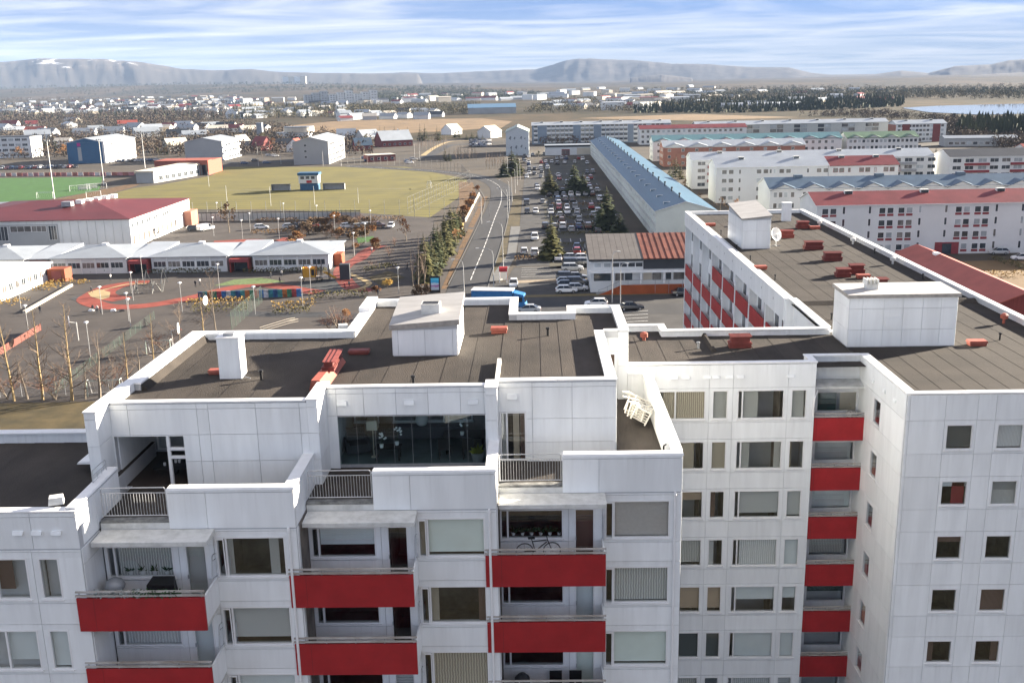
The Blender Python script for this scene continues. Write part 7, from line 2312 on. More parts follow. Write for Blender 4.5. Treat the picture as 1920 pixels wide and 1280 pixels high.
for i in range(16):
    c_ = r.choice(['dark', 'white', 'grey', 'black', 'silver', 'red', 'blue'])
    car((4 + i * 9.2, 318 - i * .2), r.choice([80, -80, 100]), 'hatch' if i % 2 else 'suv', c_, False, '%s car in the row behind the green pitch' % COLN[c_], 'cars behind the green pitch')
for i in range(9):
    c_ = r.choice(['dark', 'white', 'grey', 'blue', 'silver'])
    car((222 + i * 9, 304 - i * .3), 60, 'hatch', c_, False, '%s car on the parking beside the clubhouse' % COLN[c_], 'cars beside the clubhouse')
for i, (x, y) in enumerate(((458, 308), (478, 303), (500, 307), (505, 293), (516, 294), (685, 298), (700, 296), (765, 305), (775, 300), (768, 307), (690, 303))):
    c_ = ['blue', 'dark', 'blue', 'silver', 'white'][i % 5]
    car((x, y), 30, 'hatch', c_, False, '%s car on the street behind the olive pitch' % COLN[c_], 'cars behind the olive pitch')
for i in range(26):
    c_ = r.choice(['silver', 'grey', 'dark', 'white', 'blue', 'black'])
    car((886 + (i % 7) * 5 + r.uniform(-1, 1), 265 + (i // 7) * 3.6), r.choice([40, -140]), 'hatch', c_, False, '%s car in the packed car yard left of the wall painting' % COLN[c_], 'cars in the packed yard')
for i, (x, y) in enumerate(((1872, 477), (1915, 488))):
    car((x, y), 170, 'hatch', 'silver' if i == 0 else 'white', True, '%s car outside the red-roofed white block' % ('silver' if i == 0 else 'white'))

# blue lorry behind the parapet
LY = empty('lorry', (gp(985, 582).x - 2.0, gp(985, 582).y, 0), R(172), 'blue lorry with white-topped box passing behind the roof parapet', 'lorry')
M_LBLUE = mat('lorry_blue', (.03, .16, .38), .4, .08)
b = MB(); b.box(0, 7.2, -1.25, 1.25, .95, 3.7); part('box_body', b.mesh('box_body', M_LBLUE), LY)
b = MB(); b.box(-.05, 7.25, -1.3, 1.3, 3.7, 3.82); part('box_roof', b.mesh('box_roof', M_WHITE), LY)
b = MB(); b.hexa([(-2.3, -1.2, .5), (-.2, -1.2, .5), (-.2, 1.2, .5), (-2.3, 1.2, .5), (-1.9, -1.1, 3.0), (-.2, -1.15, 3.4), (-.2, 1.15, 3.4), (-1.9, 1.1, 3.0)]); cab = part('cab', b.mesh('cab', M_LBLUE), LY)
b = MB(); b.hexa([(-2.22, -1.05, 1.75), (-2.1, -1.05, 1.75), (-2.1, 1.05, 1.75), (-2.22, 1.05, 1.75), (-2.02, -1.0, 2.75), (-1.9, -1.0, 2.75), (-1.9, 1.0, 2.75), (-2.02, 1.0, 2.75)]); part('windscreen', b.mesh('windscreen', M_CARGLASS), cab)
for s in (-1, 1): part('side_window', cube(M_CARGLASS), cab, (-1.7, 1.17 * s - .02, 1.8), 0, (.9, .04, .8))
b = MB(); wheel_geo(b, 0, .0001, .5); wm = b.mesh('wheel', [M_TYRE, M_RIM])
for x in (-1.2, 4.6, 5.8):
    for y in (-1.1, 1.1): part('wheel', wm, LY, (x, y, 0), R(180) if y < 0 else 0)

# ------------------------------------------------------------------ lamps, bus stop, sign
def vv_(a, b_): return (720 + a / 6.7357, 400 + b_ / 6.7357)
for i, (a, c, h, s_) in enumerate(((1388, 1000, 8.3, 'beside the junction, nearest the bus stop'), (1505, 690, 9.7, 'behind the bus stop'), (1010, 985, 6.0, 'with short arm beside the advertising stand'))):
    q = gp(*vv_(a, c)); street_lamp((q.x, q.y), h, 2.6 if i < 2 else 1.6, 0, 'street lamp %s' % s_)
for i, (x, y) in enumerate(((952, 410), (955, 390), (960, 378), (966, 362), (970, 348), (975, 337), (952, 332), (903, 425 - 5))):
    q = gp(x, y); street_lamp((q.x, q.y), 8.6, 2.4, 0, 'street lamp along the right verge of the road')
for i, (x, y, h) in enumerate(((1148, 575, 9.0), (1163, 590, 8.0))):
    q = gp(x, y - 8); street_lamp((q.x, q.y), h, .8, R(180), 'slim street lamp in front of the shop, %s' % ('left one of the pair' if i == 0 else 'right one of the pair'))
def q_(a, b_): return (a / 5.333, 340 + b_ / 5.333)
def r_(a, b_): return (a / 5.333, 540 + b_ / 5.333)
for i, pp_ in enumerate((q_(1335, 1190), q_(1430, 985), q_(1025, 1330), q_(1825, 1310), q_(1290, 1400), Bb(275, 1075), Bb(1110, 1255), Bb(635, 1330), Bb(1190, 1110), Bb(1625, 745), Bb(220, 545), Bb(585, 500), Bb(875, 580), Bb(508, 580), Bb(1255, 415), Bb(1790, 490), Bb(1738, 620), Bb(1430, 530), Bb(925, 405), Bb(260, 380), (748, 550), r_(905, 690), r_(1310, 400), r_(290, 470), r_(210, 205))):
    q = gp(*pp_); yard_lamp((q.x, q.y), 5.0 if i % 3 else 5.4, 'mushroom lamp post in the schoolyard')
BS = empty('bus_shelter', (gp(944, 528).x, gp(944, 528).y, 0), R(90), 'small red and white arched bus shelter on the pavement corner', 'bus shelter')
b = MB()
arch = [(math.cos(math.pi * k / 8) * 1.25, 2.2 + math.sin(math.pi * k / 8) * .7) for k in range(9)]
for (x0, z0), (x1, z1) in zip(arch[:-1], arch[1:]):
    b.hexa([(x0, -.8, z0), (x1, -.8, z1), (x1, .8, z1), (x0, .8, z0), (x0, -.8, z0 + .12), (x1, -.8, z1 + .12), (x1, .8, z1 + .12), (x0, .8, z0 + .12)])
part('arched_roof', b.mesh('arched_roof', M_RED), BS)
for x in (-1.22, 1.22):
    for y in (-.7, .7): part('post', cube(M_ORANGEMETAL if x > 0 else M_WHITE), BS, (x - .06, y - .06, 0), 0, (.12, .12, 2.25))
part('back_pane', cube(M_PANE_L), BS, (-1.1, .68, .3), 0, (2.2, .04, 1.8)); part('bench', cube(M_WOODRAIL), BS, (-.9, .2, .42), 0, (1.8, .4, .06))
AS = empty('advertising_stand', (gp(816, 549).x, gp(816, 549).y, 0), R(4), 'tall black advertising stand with bright blue and pink poster beside the fence', 'sign')
part('case', cube(M_BLACK), AS, (-1.0, 0, 0), 0, (2.0, .35, 3.2))
ms = bpy.data.materials.new('poster_print'); ms.use_nodes = True
t_ = ms.node_tree; pb = t_.nodes['Principled BSDF']
gtc = t_.nodes.new('ShaderNodeTexCoord'); sz = t_.nodes.new('ShaderNodeSeparateXYZ'); t_.links.new(gtc.outputs['Object'], sz.inputs[0])
nz_ = t_.nodes.new('ShaderNodeTexNoise'); nz_.inputs['Scale'].default_value = 6; t_.links.new(gtc.outputs['Object'], nz_.inputs[0])
ad_ = t_.nodes.new('ShaderNodeMath'); ad_.operation = 'MULTIPLY_ADD'; ad_.inputs[1].default_value = .35; t_.links.new(nz_.outputs[0], ad_.inputs[0]); t_.links.new(sz.outputs[2], ad_.inputs[2])
rp_ = t_.nodes.new('ShaderNodeValToRGB'); rp_.color_ramp.interpolation = 'CONSTANT'
e_ = rp_.color_ramp.elements; e_[0].position = 0; e_[0].color = (.55, .6, .68, 1); e_[1].position = .42; e_[1].color = (.45, .22, .45, 1)
for po, cc in ((.62, (.60, .72, .80, 1)), (.78, (.06, .45, .72, 1)), (1.05, (.10, .60, .80, 1))):
    q_e = e_.new(min(po, 1.0)); q_e.color = cc
t_.links.new(ad_.outputs[0], rp_.inputs[0]); t_.links.new(rp_.outputs[0], pb.inputs['Base Color'])
part('poster', cube(ms), AS, (-.75, -.03, .55), 0, (1.5, .03, 2.3))
# painted fence along the path
A_, B_ = Vector((-20.9, 199.5, 0)), Vector((-19.4, 274, 0))
PF = empty('painted_fence', (A_.x, A_.y, 0), math.atan2(B_.y - A_.y, B_.x - A_.x), 'fence painted in pale green and yellow stripes between spruces and path', 'fence')
L_ = (B_ - A_).length
cs = [mat('fence_pale_green', (.34, .42, .26), .8, .15), mat('fence_yellow', (.46, .36, .12), .8, .15), mat('fence_pale_blue', (.36, .44, .44), .8, .1)]
for i in range(30): part('fence_board', cube(cs[(i * 5 + i // 3) % 3]), PF, (L_ * i / 30, 0, .1), 0, (L_ / 30 - .05, .09, 1.5))
A_, B_ = Vector((-19.6, 286, 0)), Vector((-19.2, 356, 0))
PW = empty('low_wall', (A_.x, A_.y, 0), math.atan2(B_.y - A_.y, B_.x - A_.x), 'long low cream wall along the leaf-strewn path towards the pitch', 'wall')
for i in range(24): part('wall_slab', cube(M_CREAM), PW, ((B_ - A_).length * i / 24, 0, 0), 0, ((B_ - A_).length / 24 - .06, .25, .9))

# ------------------------------------------------------------------ schoolyard things
def hoop(p, rz, label):
    h = empty('basketball_hoop', (p[0], p[1], 0), rz, label, 'basketball hoop', 'basketball hoops')
    b = MB(); b.tube((0, 0, 0), (0, 0, 3.0), .09, None, 8); b.tube((0, 0, 2.9), (0, -1.0, 3.2), .07, None, 6); part('pole', b.mesh('pole', M_POLE), h)
    b = MB(); b.lathe([(0.001, 0), (.85, 0), (.85, .06), (.001, .06)], 14); o = part('backboard', b.mesh('backboard', M_WHITE), h, (0, -1.0, 3.3)); o.rotation_euler = (R(90), 0, 0)
    b = MB()
    for k in range(10):
        a0, a1 = 6.283 * k / 10, 6.283 * (k + 1) / 10
        b.tube((.23 * math.cos(a0), .23 * math.sin(a0), 0), (.23 * math.cos(a1), .23 * math.sin(a1), 0), .015, None, 4)
    part('ring', b.mesh('ring', M_ORANGEMETAL), h, (0, -1.35, 3.05))
q = gp(*r_(785, 525)); hoop((q.x, q.y), R(-60), 'basketball hoop with round white backboard on the open ball court')
q = gp(325, 655); hoop((q.x, q.y), R(100), 'basketball hoop nearest the roof parapet')
q = gp(378, 598); hoop((q.x, q.y), R(80), 'basketball hoop by the shrub bed')
PT = empty('play_tower', (gp(596, 528).x, gp(596, 528).y, 0), R(5), 'yellow play tower with slide and dark climbing nets', 'play equipment')
M_YEL = mat('play_yellow', (.50, .26, .02), .6, .1)
part('panel', cube(M_YEL), PT, (-3.0, 0, .9), 0, (2.6, .12, 1.9)); part('panel', cube(M_YEL), PT, (-3.0, 2, .9), 0, (2.6, .12, 1.9)); part('panel', cube(M_YEL), PT, (-3.0, .12, .9), 0, (.1, 1.9, 1.9))
part('window', cube(M_BLACK), PT, (-1.2, -.02, 1.3), 0, (.6, .02, 1.2)); part('deck', cube(M_WOODRAIL), PT, (-3, 0, .8), 0, (5.4, 2.1, .1))
for x in (-3, -.4, .6, 2.2):
    for y in (0, 2.0): part('post', cube(M_BLACK), PT, (x, y, 0), 0, (.14, .14, 3.2))
b = MB(); b.hexa([(1.0, .4, 1.9), (1.9, .4, 1.9), (3.9, .4, .5), (3.2, .4, .5), (1.0, .6, 1.9), (1.9, .6, 1.9), (3.9, .6, .5), (3.2, .6, .5)]); part('slide', b.mesh('slide', M_YEL), PT)
b = MB()
for k in range(6): b.tube((-.3, -.2, .3 + k * .4), (.7, -.2, .3 + k * .4), .04, None, 4)
for k in range(4): b.tube((-.3 + k * .33, -.2, 0), (-.3 + k * .33, -.2, 2.6), .03, None, 4)
part('climbing_net', b.mesh('climbing_net', M_BLACK), PT)
part('dark_tower', cube(M_BLACKROOF), PT, (4.4, .8, 0), 0, (2.0, 2.0, 3.2))
CF = empty('climbing_frame', (gp(275, 549).x, gp(275, 549).y, 0), R(20), 'timber climbing frame inside the red play loop', 'play equipment')
rr_ = random.Random(3)
for k in range(9):
    b = MB(); a0 = rr_.uniform(-3, 3); b.tube((a0, rr_.uniform(-1.5, 1.5), 0), (a0 + rr_.uniform(-1, 1), rr_.uniform(-1.5, 1.5), rr_.uniform(1.6, 3.2)), .1, None, 5); part('log', b.mesh('log', M_CONC_D), CF)
b = MB()
for k in range(14): b.tube((rr_.uniform(-3, 3), rr_.uniform(-1.5, 1.5), rr_.uniform(.3, 1.4)), (rr_.uniform(-3, 3), rr_.uniform(-1.5, 1.5), rr_.uniform(.6, 2.6)), .03, None, 4)
part('rope_net', b.mesh('rope_net', M_BLACK), CF)
SW = empty('swing_frame', (gp(292, 532).x, gp(292, 532).y, 0), R(25), 'swing frame of crossed poles behind the climbing frame', 'play equipment')
b = MB()
for x in (-1.6, 1.6):
    b.tube((x - .8, -.8, 0), (x, 0, 3.0), .08, None, 5); b.tube((x + .8, .8, 0), (x, 0, 3.0), .08, None, 5)
b.tube((-1.6, 0, 3.0), (1.6, 0, 3.0), .07, None, 5); part('frame', b.mesh('frame', M_BLACKROOF), SW)
for x in (-.7, .7):
    b = MB(); b.tube((x - .2, 0, 3), (x - .2, 0, .5), .015, None, 3); b.tube((x + .2, 0, 3), (x + .2, 0, .5), .015, None, 3); b.box(x - .25, x + .25, -.1, .1, .45, .5); part('swing', b.mesh('swing', M_BLACK), SW)
# mural wall in the yard
A_, B_ = gp(372, 562), gp(565, 556)
MW = empty('painted_wall', (A_.x, A_.y, 0), math.atan2(B_.y - A_.y, B_.x - A_.x), 'low yard wall painted with blue, green and orange patches', 'wall')
L_ = (B_ - A_).length
pc = [(.03, .08, .20), (.05, .20, .20), (.34, .11, .03), (.05, .16, .09), (.30, .05, .05), (.04, .12, .28), (.4, .4, .42), (.03, .15, .18)]
for i in range(22): part('painted_panel', cube(mat('wall_paint_%d' % (i % 8), pc[i % 8], .8, .5, 1.5)), MW, (L_ * i / 22, 0, 0), 0, (L_ / 22, .2, 1.5))
# ball court fences
for j, (a_, c_, lb, h_) in enumerate((((435, 618), (492, 566), 'sloping green wire fence at the corner of the ball court', 3.0), ((105, 738), (290, 598), 'long green wire fence across the ball court', 1.4), ((0, 668), (78, 620), 'rust red board fence left of the ball court', 1.3), ((0, 745), (205, 738), 'thin dark wire fence behind the row of bare trees', 2.0))):
    A_, B_ = gp(*a_), gp(*c_)
    f_ = empty('court_fence', (A_.x, A_.y, 0), math.atan2(B_.y - A_.y, B_.x - A_.x), lb, 'fence')
    L_ = (B_ - A_).length; n = max(5, int(L_ / 2.5))
    m_ = [mat('green_wire', (.10, .14, .11), .6), MATS['green_wire'], mat('rust_boards', (.12, .04, .028), .8, .2), M_GREYMET][j]
    for i in range(n + 1): part('post', cube(m_), f_, (L_ * i / n - .03, 0, 0), 0, (.06, .06, h_))
    if j == 2:
        for i in range(n): part('board', cube(m_), f_, (L_ * i / n, .02, .15), 0, (L_ / n - .08, .05, h_ - .2))
    else:
        for k in range(int(h_ / .25) + 1): part('wire', cube(m_), f_, (0, .02, min(h_ - .02, .05 + k * .25)), 0, (L_, .015, .02))
A_, B_ = gp(48, 587), gp(137, 536)
lw = empty('low_wall', (A_.x, A_.y, 0), math.atan2(B_.y - A_.y, B_.x - A_.x), 'low pale bench wall beside the flat-roofed school wing', 'wall')
for i in range(12): part('wall_slab', cube(M_CREAM), lw, ((B_ - A_).length * i / 12, 0, 0), 0, ((B_ - A_).length / 12 - .08, .5, .45))
RL_ = empty('handrail', (gp(525, 615).x, gp(525, 615).y, 0), R(40), 'pale double handrail at the garden steps', 'railing')
for y in (0, 1.2):
    b = MB(); b.path([(-3, y, .4), (2, y, 1.0), (3.4, y, 1.0)], .05, 5); b.path([(-3, y, .05), (2, y, .6), (3.4, y, .6)], .04, 5); part('rail', b.mesh('rail', M_CREAM), RL_)

# people in the yard
JK = [mat('jacket_dark', (.02, .022, .03), .8), mat('jacket_pale', (.55, .54, .52), .8), mat('jacket_red', (.35, .03, .04), .8), mat('jacket_teal', (.05, .2, .2), .8)]
TR = mat('trousers_dark', (.025, .027, .035), .8)
PM = {}
def person(px, py, pose, j, rz, label, s=1.0):
    if (pose, j) not in PM: PM[(pose, j)] = person_mesh(pose, JK[j], TR)
    q = gp(px, py)
    top('person', PM[(pose, j)], (q.x, q.y, .05), R(rz), label, 'person', 'people in the schoolyard', scale=(s, s, s))
for px, py, pose, j, rz, lb, s in ((175, 586, 'stand', 0, 30, 'person in dark jacket standing leftmost of three by the bags', .85), (183, 587, 'stand', 1, 200, 'person in pale jacket in the middle of three by the bags', .85), (189, 587, 'stand', 0, 120, 'person in dark jacket, rightmost of three by the bags', .85),
    (208, 526, 'walk', 1, 80, 'person in white top walking past the school porch', .85), (172, 549, 'run', 0, 100, 'person in dark clothes running on the sandy patch', .8), (76, 588, 'walk', 0, 20, 'person in dark jacket walking alone by the low wall', .85), (367, 539, 'stand', 0, 0, 'person in dark jacket standing at the edge of the red path', .85), (375, 535, 'stand', 1, 40, 'person in pale jacket behind the one at the red path', .85),
    (494, 512, 'run', 1, 200, 'person in pale top running by the school hedge', .8), (508, 522, 'walk', 0, 60, 'dark-clad person on the play mound', .8), (528, 519, 'stand', 1, 10, 'person in pale top standing on the play mound', .85), (525, 532, 'walk', 0, 300, 'dark-clad person stepping off the red path', .85), (560, 512, 'stand', 0, 90, 'dark-clad person near the play tower', .85), (566, 512, 'stand', 1, 90, 'person in pale jacket near the play tower', .85),
    (647, 541, 'stand', 2, 180, 'child in red jacket inside the right loop', .7), (655, 538, 'stand', 3, 0, 'child in teal jacket inside the right loop', .7), (697, 474, 'stand', 1, 30, 'person in pale jacket among the red play beds', .85), (709, 556, 'walk', 0, 30, 'dark-clad person at the end of the right loop', .85), (764, 507, 'walk', 0, 100, 'person in dark clothes with pale hood beside the bare poplars', .95), (1176, 545, 'walk', 0, -90, 'person in black walking below the orange wall', .95), (1181, 522, 'stand', 0, 0, 'dark-clad person at the shop door', .95)):
    person(px, py, pose, j, rz, lb, s)
for i, (px, py) in enumerate(((171, 583), (212, 583), (228, 584))):
    q = gp(px, py)
    b = MB(); b.hexa([(-.5, -.3, 0), (.5, -.3, 0), (.5, .3, 0), (-.5, .3, 0), (-.35, -.2, .3), (.3, -.2, .35), (.3, .2, .35), (-.35, .2, .3)])
    top('school_bag', b.mesh('school_bag', M_WHITE if i < 2 else M_BLACK), (q.x, q.y, .03), .3 * i, ('white bag lying left of the three people', 'white bag lying right of the three people', 'black bag lying farthest right of the three people')[i], 'bag', 'bags on the yard')
# ------------------------------------------------------------------ trees, shrubs, hedges
def hgt(px, py, ytop):
    q = gp(px, py)
    return q, max(1.2, at_y(px, ytop, q.y).z)
def tr(kind, px, py, ytop, wid=1.0, label='', group=None, var=0):
    q, h = hgt(px, py, ytop)
    return tree(kind, (q.x, q.y), h, wid, label, group, var)
def sp(px, py, ytop, wid=1.0, label='', group=None, var=0, olive=False, lo=False):
    q, h = hgt(px, py, ytop)
    return spruce((q.x, q.y), h, wid, label, group, var, olive, lo=lo)
for i, (x, y, yt) in enumerate(((27, 752, 579), (80, 750, 575), (135, 751, 562), (240, 718, 618), (288, 680, 583))):
    tr('larch', x, y, yt, .72, 'tall bare golden-stemmed tree standing between lawn and ball court', 'row of bare trees behind the block', i % 3)
tr('bare', 187, 748, 622, 1.05, 'bushy bare tree with many twigs between lawn and ball court', None, 1)
tr('bare', 337, 645, 560, .9, 'bare spreading tree by the hoop nearest the parapet', None, 2)
tr('larch', 382, 622, 548, 1.0, 'lower bare tree of the pair by the shrub bed', None, 1)
tr('bare', 405, 622, 506, .62, 'taller bare tree of the pair by the shrub bed', None, 0)
for i, (x, y, yt) in enumerate(((12, 748, 690), (52, 748, 672), (104, 749, 680), (160, 748, 690), (212, 735, 668), (262, 700, 640), (310, 660, 606))):
    tr('bare' if i % 2 else 'shrub', x, y, yt, 1.25, 'low bare thicket between the tall golden-stemmed trees', 'low thickets behind the block', i % 2)
for i, (x, y, yt, w_) in enumerate(((784, 546, 437, .62), (796, 540, 450, .55), (775, 540, 465, .6))):
    tr('poplar', x, y, yt, w_, 'pale bare poplar beside the spruces and painted fence', 'pale poplars by the fence', i)
for i in range(15):
    x = 797 + i * 4.1 + (i % 3) * 3; y = 528 - i * 6.2
    sp(x, y, y - 92 + i * 1.6 + (i % 4) * 9, 1.2, 'dense spruce in the clump behind the painted fence', 'spruces behind the painted fence', i % 4, i % 3 != 1)
for i, (x, y, yt, w_, ol) in enumerate(((1077, 362, 308, 1.35, False), (1093, 364, 324, 1.35, False), (1030, 362, 318, 1.3, True), (1040, 362, 336, 1.4, False), (1137, 424, 352, 1.35, False), (1162, 450, 402, 1.5, False), (1034, 484, 406, 1.05, True), (1040, 482, 440, 1.4, False), (960, 328, 282, 1.4, False), (970, 326, 290, 1.3, True), (945, 330, 300, 1.4, False), (1128, 430, 385, 1.3, False), (1150, 446, 420, 1.3, False))):
    sp(x, y + 2, yt - 3, w_ * 1.35, 'dark spruce standing in or beside the long car park', 'spruces round the long car park', i % 4, ol)
sp(1814, 348, 293, 1.55, 'big solitary spruce in front of the black-roofed white block', None, 2, True)
for i, (x, y, yt, w_) in enumerate(((835, 302, 272, 1.2), (843, 302, 280, 1.3), (1267, 332, 290, 1.4), (1277, 336, 300, 1.3), (1256, 334, 306, 1.3), (88, 286, 246, 1.3), (76, 282, 250, 1.3), (122, 288, 258, 1.1), (104, 284, 256, 1.3), (713, 264, 236, 1.3), (722, 264, 237, 1.4), (740, 254, 235, 1.1), (765, 260, 238, 1.4), (788, 264, 232, 1.2), (797, 264, 232, 1.2), (820, 264, 236, 1.4), (824, 264, 240, 1.3), (853, 258, 236, 1.2), (860, 258, 236, 1.2), (672, 254, 243, 1.3), (690, 254, 241, 1.2), (700, 256, 244, 1.3), (885, 262, 246, 1.6), (895, 262, 248, 1.6), (905, 264, 250, 1.6), (875, 262, 248, 1.5), (310, 290, 262, 1.2), (460, 270, 250, 1.3), (575, 254, 240, 1.2), (1755, 285, 274, 1.2), (1835, 282, 270, 1.4), (1865, 284, 272, 1.3), (905 - 70, 250, 238, 1.2))):
    sp(x, y, yt, w_, 'distant dark spruce among the blocks and houses', 'distant spruces', i % 4, i % 3 == 0, True)
for i in range(14):
    x = 852 + (i % 7) * 6.4 + (i // 7) * 3; y = 296 + (i // 7) * 5
    tr('poplar', x, y, y - 22 - (i % 3) * 3, .7, 'bare pale tree in the belt between street and car yard', 'bare belt by the car yard', i % 3)
for i in range(14):
    x = 912 + (i % 7) * 5.4; y = 312 + (i // 7) * 6 - (i % 7) * .4
    tr('poplar', x, y, y - 30 + (i % 4) * 2, .62, 'bare pinkish tree in the grove before the wall painting', 'bare grove before the wall painting', i % 3)
for i in range(12):
    x = 786 + i * 4.6; y = 284 - i * .4
    tr('poplar', x, y, y - 34 + (i % 3) * 4, .5, 'bare tall tree beside the sandy footpath', 'bare trees by the footpath', i % 3)
rt = random.Random(11)
for i in range(46):
    x = rt.uniform(5, 700); y = rt.uniform(276, 300) - x * .006
    k_ = rt.choice(['bare', 'brown', 'bare', 'olive', 'brown', 'autumn'])
    tr(k_, x, y, y - rt.uniform(14, 26), rt.uniform(.9, 1.2), '%s tree in the gardens behind the pitches' % {'bare': 'bare', 'brown': 'brown-leaved', 'olive': 'olive green', 'autumn': 'orange-leaved'}[k_], 'garden trees behind the pitches', rt.randrange(3))
for i in range(26):
    x = rt.uniform(5, 520); y = rt.uniform(246, 266)
    k_ = rt.choice(['bare', 'brown', 'brown', 'olive'])
    tr(k_, x, y, y - rt.uniform(8, 14), 1.2, '%s tree among the garden suburb houses' % {'bare': 'bare', 'brown': 'brown-leaved', 'olive': 'olive green'}[k_], 'garden suburb trees', rt.randrange(3))
for i, (x, y, yt, k_) in enumerate(((430, 436, 384, 'brown'), (762, 452, 412, 'autumn'), (856, 462, 430, 'autumn'), (866, 446, 424, 'autumn'), (700, 436, 410, 'brown'), (590, 430, 404, 'bare'), (640, 436, 410, 'bare'), (1180, 372, 356, 'yellow'), (1350, 398, 372, 'brown'), (1380, 400, 374, 'autumn'), (1330, 396, 376, 'bare'), (1262, 320, 300, 'brown'), (1250, 308, 292, 'bare'), (1272, 345, 322, 'bare'), (1284, 358, 338, 'brown'), (1296, 372, 350, 'bare'), (1312, 384, 362, 'brown'), (1400, 402, 380, 'brown'), (1366, 402, 382, 'brown'), (1244, 300, 286, 'brown'), (1735, 318, 302, 'autumn'), (1700, 316, 300, 'autumn'), (1650, 470, 430, 'bare'), (1660, 472, 440, 'bare'), (1770, 474, 450, 'bare'), (1640, 468, 440, 'olive'), (1480, 470, 440, 'olive'), (1010, 300, 284, 'olive'), (1075, 330, 312, 'olive'))):
    tr(k_, x, y, yt, 1.1, '%s tree standing alone %s' % ({'brown': 'brown-leaved', 'autumn': 'orange-leaved', 'bare': 'bare', 'yellow': 'yellow', 'olive': 'olive green'}[k_], 'by the school car park' if x < 900 else 'among the blocks'), 'single trees', i % 3)
for i in range(64):
    x = rt.uniform(545, 705); y = rt.uniform(422, 478) - (x - 552) * .08
    if 560 < x < 650 and y > 452: continue
    k_ = rt.choice(['oshrub', 'bshrub', 'shrub', 'bshrub'])
    tr(k_, x, y, y - rt.uniform(10, 20), 1.35, '%s shrub in the planted beds right of the school' % {'oshrub': 'orange', 'bshrub': 'brown', 'shrub': 'bare reddish'}[k_], 'shrubs right of the school', rt.randrange(2))
for i, (x, y, yt, w_, k_) in enumerate(((632, 616, 572, 1.5, 'shrub'), (645, 618, 580, 1.4, 'shrub'), (618, 618, 585, 1.3, 'shrub'), (700, 596, 570, 1.3, 'bshrub'), (790, 560, 535, 1.2, 'bshrub'), (650, 595, 580, 1.2, 'oshrub'), (707, 552, 536, 1.3, 'oshrub'), (728, 540, 524, 1.2, 'yellow'), (700, 500, 486, 1.2, 'shrub'), (730, 480, 460, 1.2, 'shrub'), (705, 470, 455, 1.1, 'bshrub'), (740, 462, 444, 1.2, 'shrub'), (900 - 26, 402, 385, 1.3, 'oshrub'), (880, 388, 374, 1.3, 'oshrub'), (868, 410, 395, 1.3, 'bshrub'), (886, 372, 360, 1.3, 'oshrub'), (893, 358, 348, 1.3, 'oshrub'))):
    tr(k_, x, y, yt, w_, '%s shrub along the paths left of the road' % {'oshrub': 'orange', 'bshrub': 'brown', 'shrub': 'bare reddish', 'yellow': 'yellow'}[k_], 'path side shrubs', i % 2)
M_HY = mat('hedge_golden', (.17, .105, .028), .9, 0, 1.5, col2=(.34, .22, .06), lo=.3, hi=.7)
M_HG = mat('hedge_olive', (.045, .045, .016), .9, 0, 1.2, col2=(.12, .10, .035), lo=.3, hi=.7)
M_HB = mat('hedge_brown', (.10, .055, .026), .9, 0, 1.2, col2=(.20, .12, .05), lo=.3, hi=.7)
for pts, w_, h, m, lb in (
    ([(134, 512), (228, 511)], 2.0, 1.3, M_HG, 'dark hedge along the school front left of the porch'), ([(268, 512), (412, 511)], 2.0, 1.2, M_HG, 'dark hedge along the school front between the porches'), ([(455, 512), (612, 508)], 2.0, 1.2, M_HG, 'dark hedge along the school front right of the porches'),
    ([(72, 546), (122, 527)], 4.5, 1.0, M_HY, 'golden hedge beside the flat-roofed school wing'), ([(140, 533), (166, 529)], 3.0, 1.0, M_HY, 'small golden hedge at the yard corner'), ([(0, 573), (32, 562)], 6, 1.0, M_HY, 'golden bed at the left edge'),
    ([(350, 572), (470, 568)], 4.0, 1.4, M_HY, 'golden hedge bed below the painted wall'), ([(360, 584), (466, 580)], 3.0, 1.3, M_HG, 'olive hedge edging the golden bed'), ([(512, 578), (590, 570)], 5.0, 1.2, M_HY, 'golden shrub bed beside the handrail'), ([(510, 588), (582, 584)], 2.2, 1.3, M_HG, 'dark hedge below the golden shrub bed'),
    ([(580, 560), (690, 554)], 3.5, 1.5, M_HG, 'dark hedge under the play tower'), ([(470, 438), (552, 436)], 3, 1.3, M_HB, 'brown hedge along the school car park'), ([(560, 437), (700, 435)], 3, 1.3, M_HB, 'brown hedge at the right of the school car park'), ([(480, 416), (560, 415)], 2.0, 1.4, M_HB, 'brown hedge below the panel fence'), ([(600, 416), (760, 412)], 2.5, 1.6, M_HB, 'brown hedge running on from the panel fence'),
    ([(685, 510), (740, 498)], 3, 1.2, M_HG, 'olive hedge by the red play beds'), ([(965, 487), (1020, 486)], 1.6, .9, M_HB, 'low brown hedge at the end of the parking rows'),
    ([(1820, 520), (1920, 518)], 2.5, 1.4, M_HY, 'golden hedge behind the long red roof'), ([(1860, 486), (1920, 506)], 2.2, 1.3, M_HG, 'dark hedge curving behind the golden lawn')):
    hedge('hedge', pts, w_, h, m, lb)
for i, y in enumerate((229, 243, 259.5, 276, 290, 304.5, 321, 339, 356, 375)):
    hedge('hedge', [(4.5, y), (24, y)], 1.4, .8 if i % 2 else 1.1, M_HG if i % 3 else M_HB, 'low hedge strip between parking rows', True, 16, 'hedge strips between parking rows')
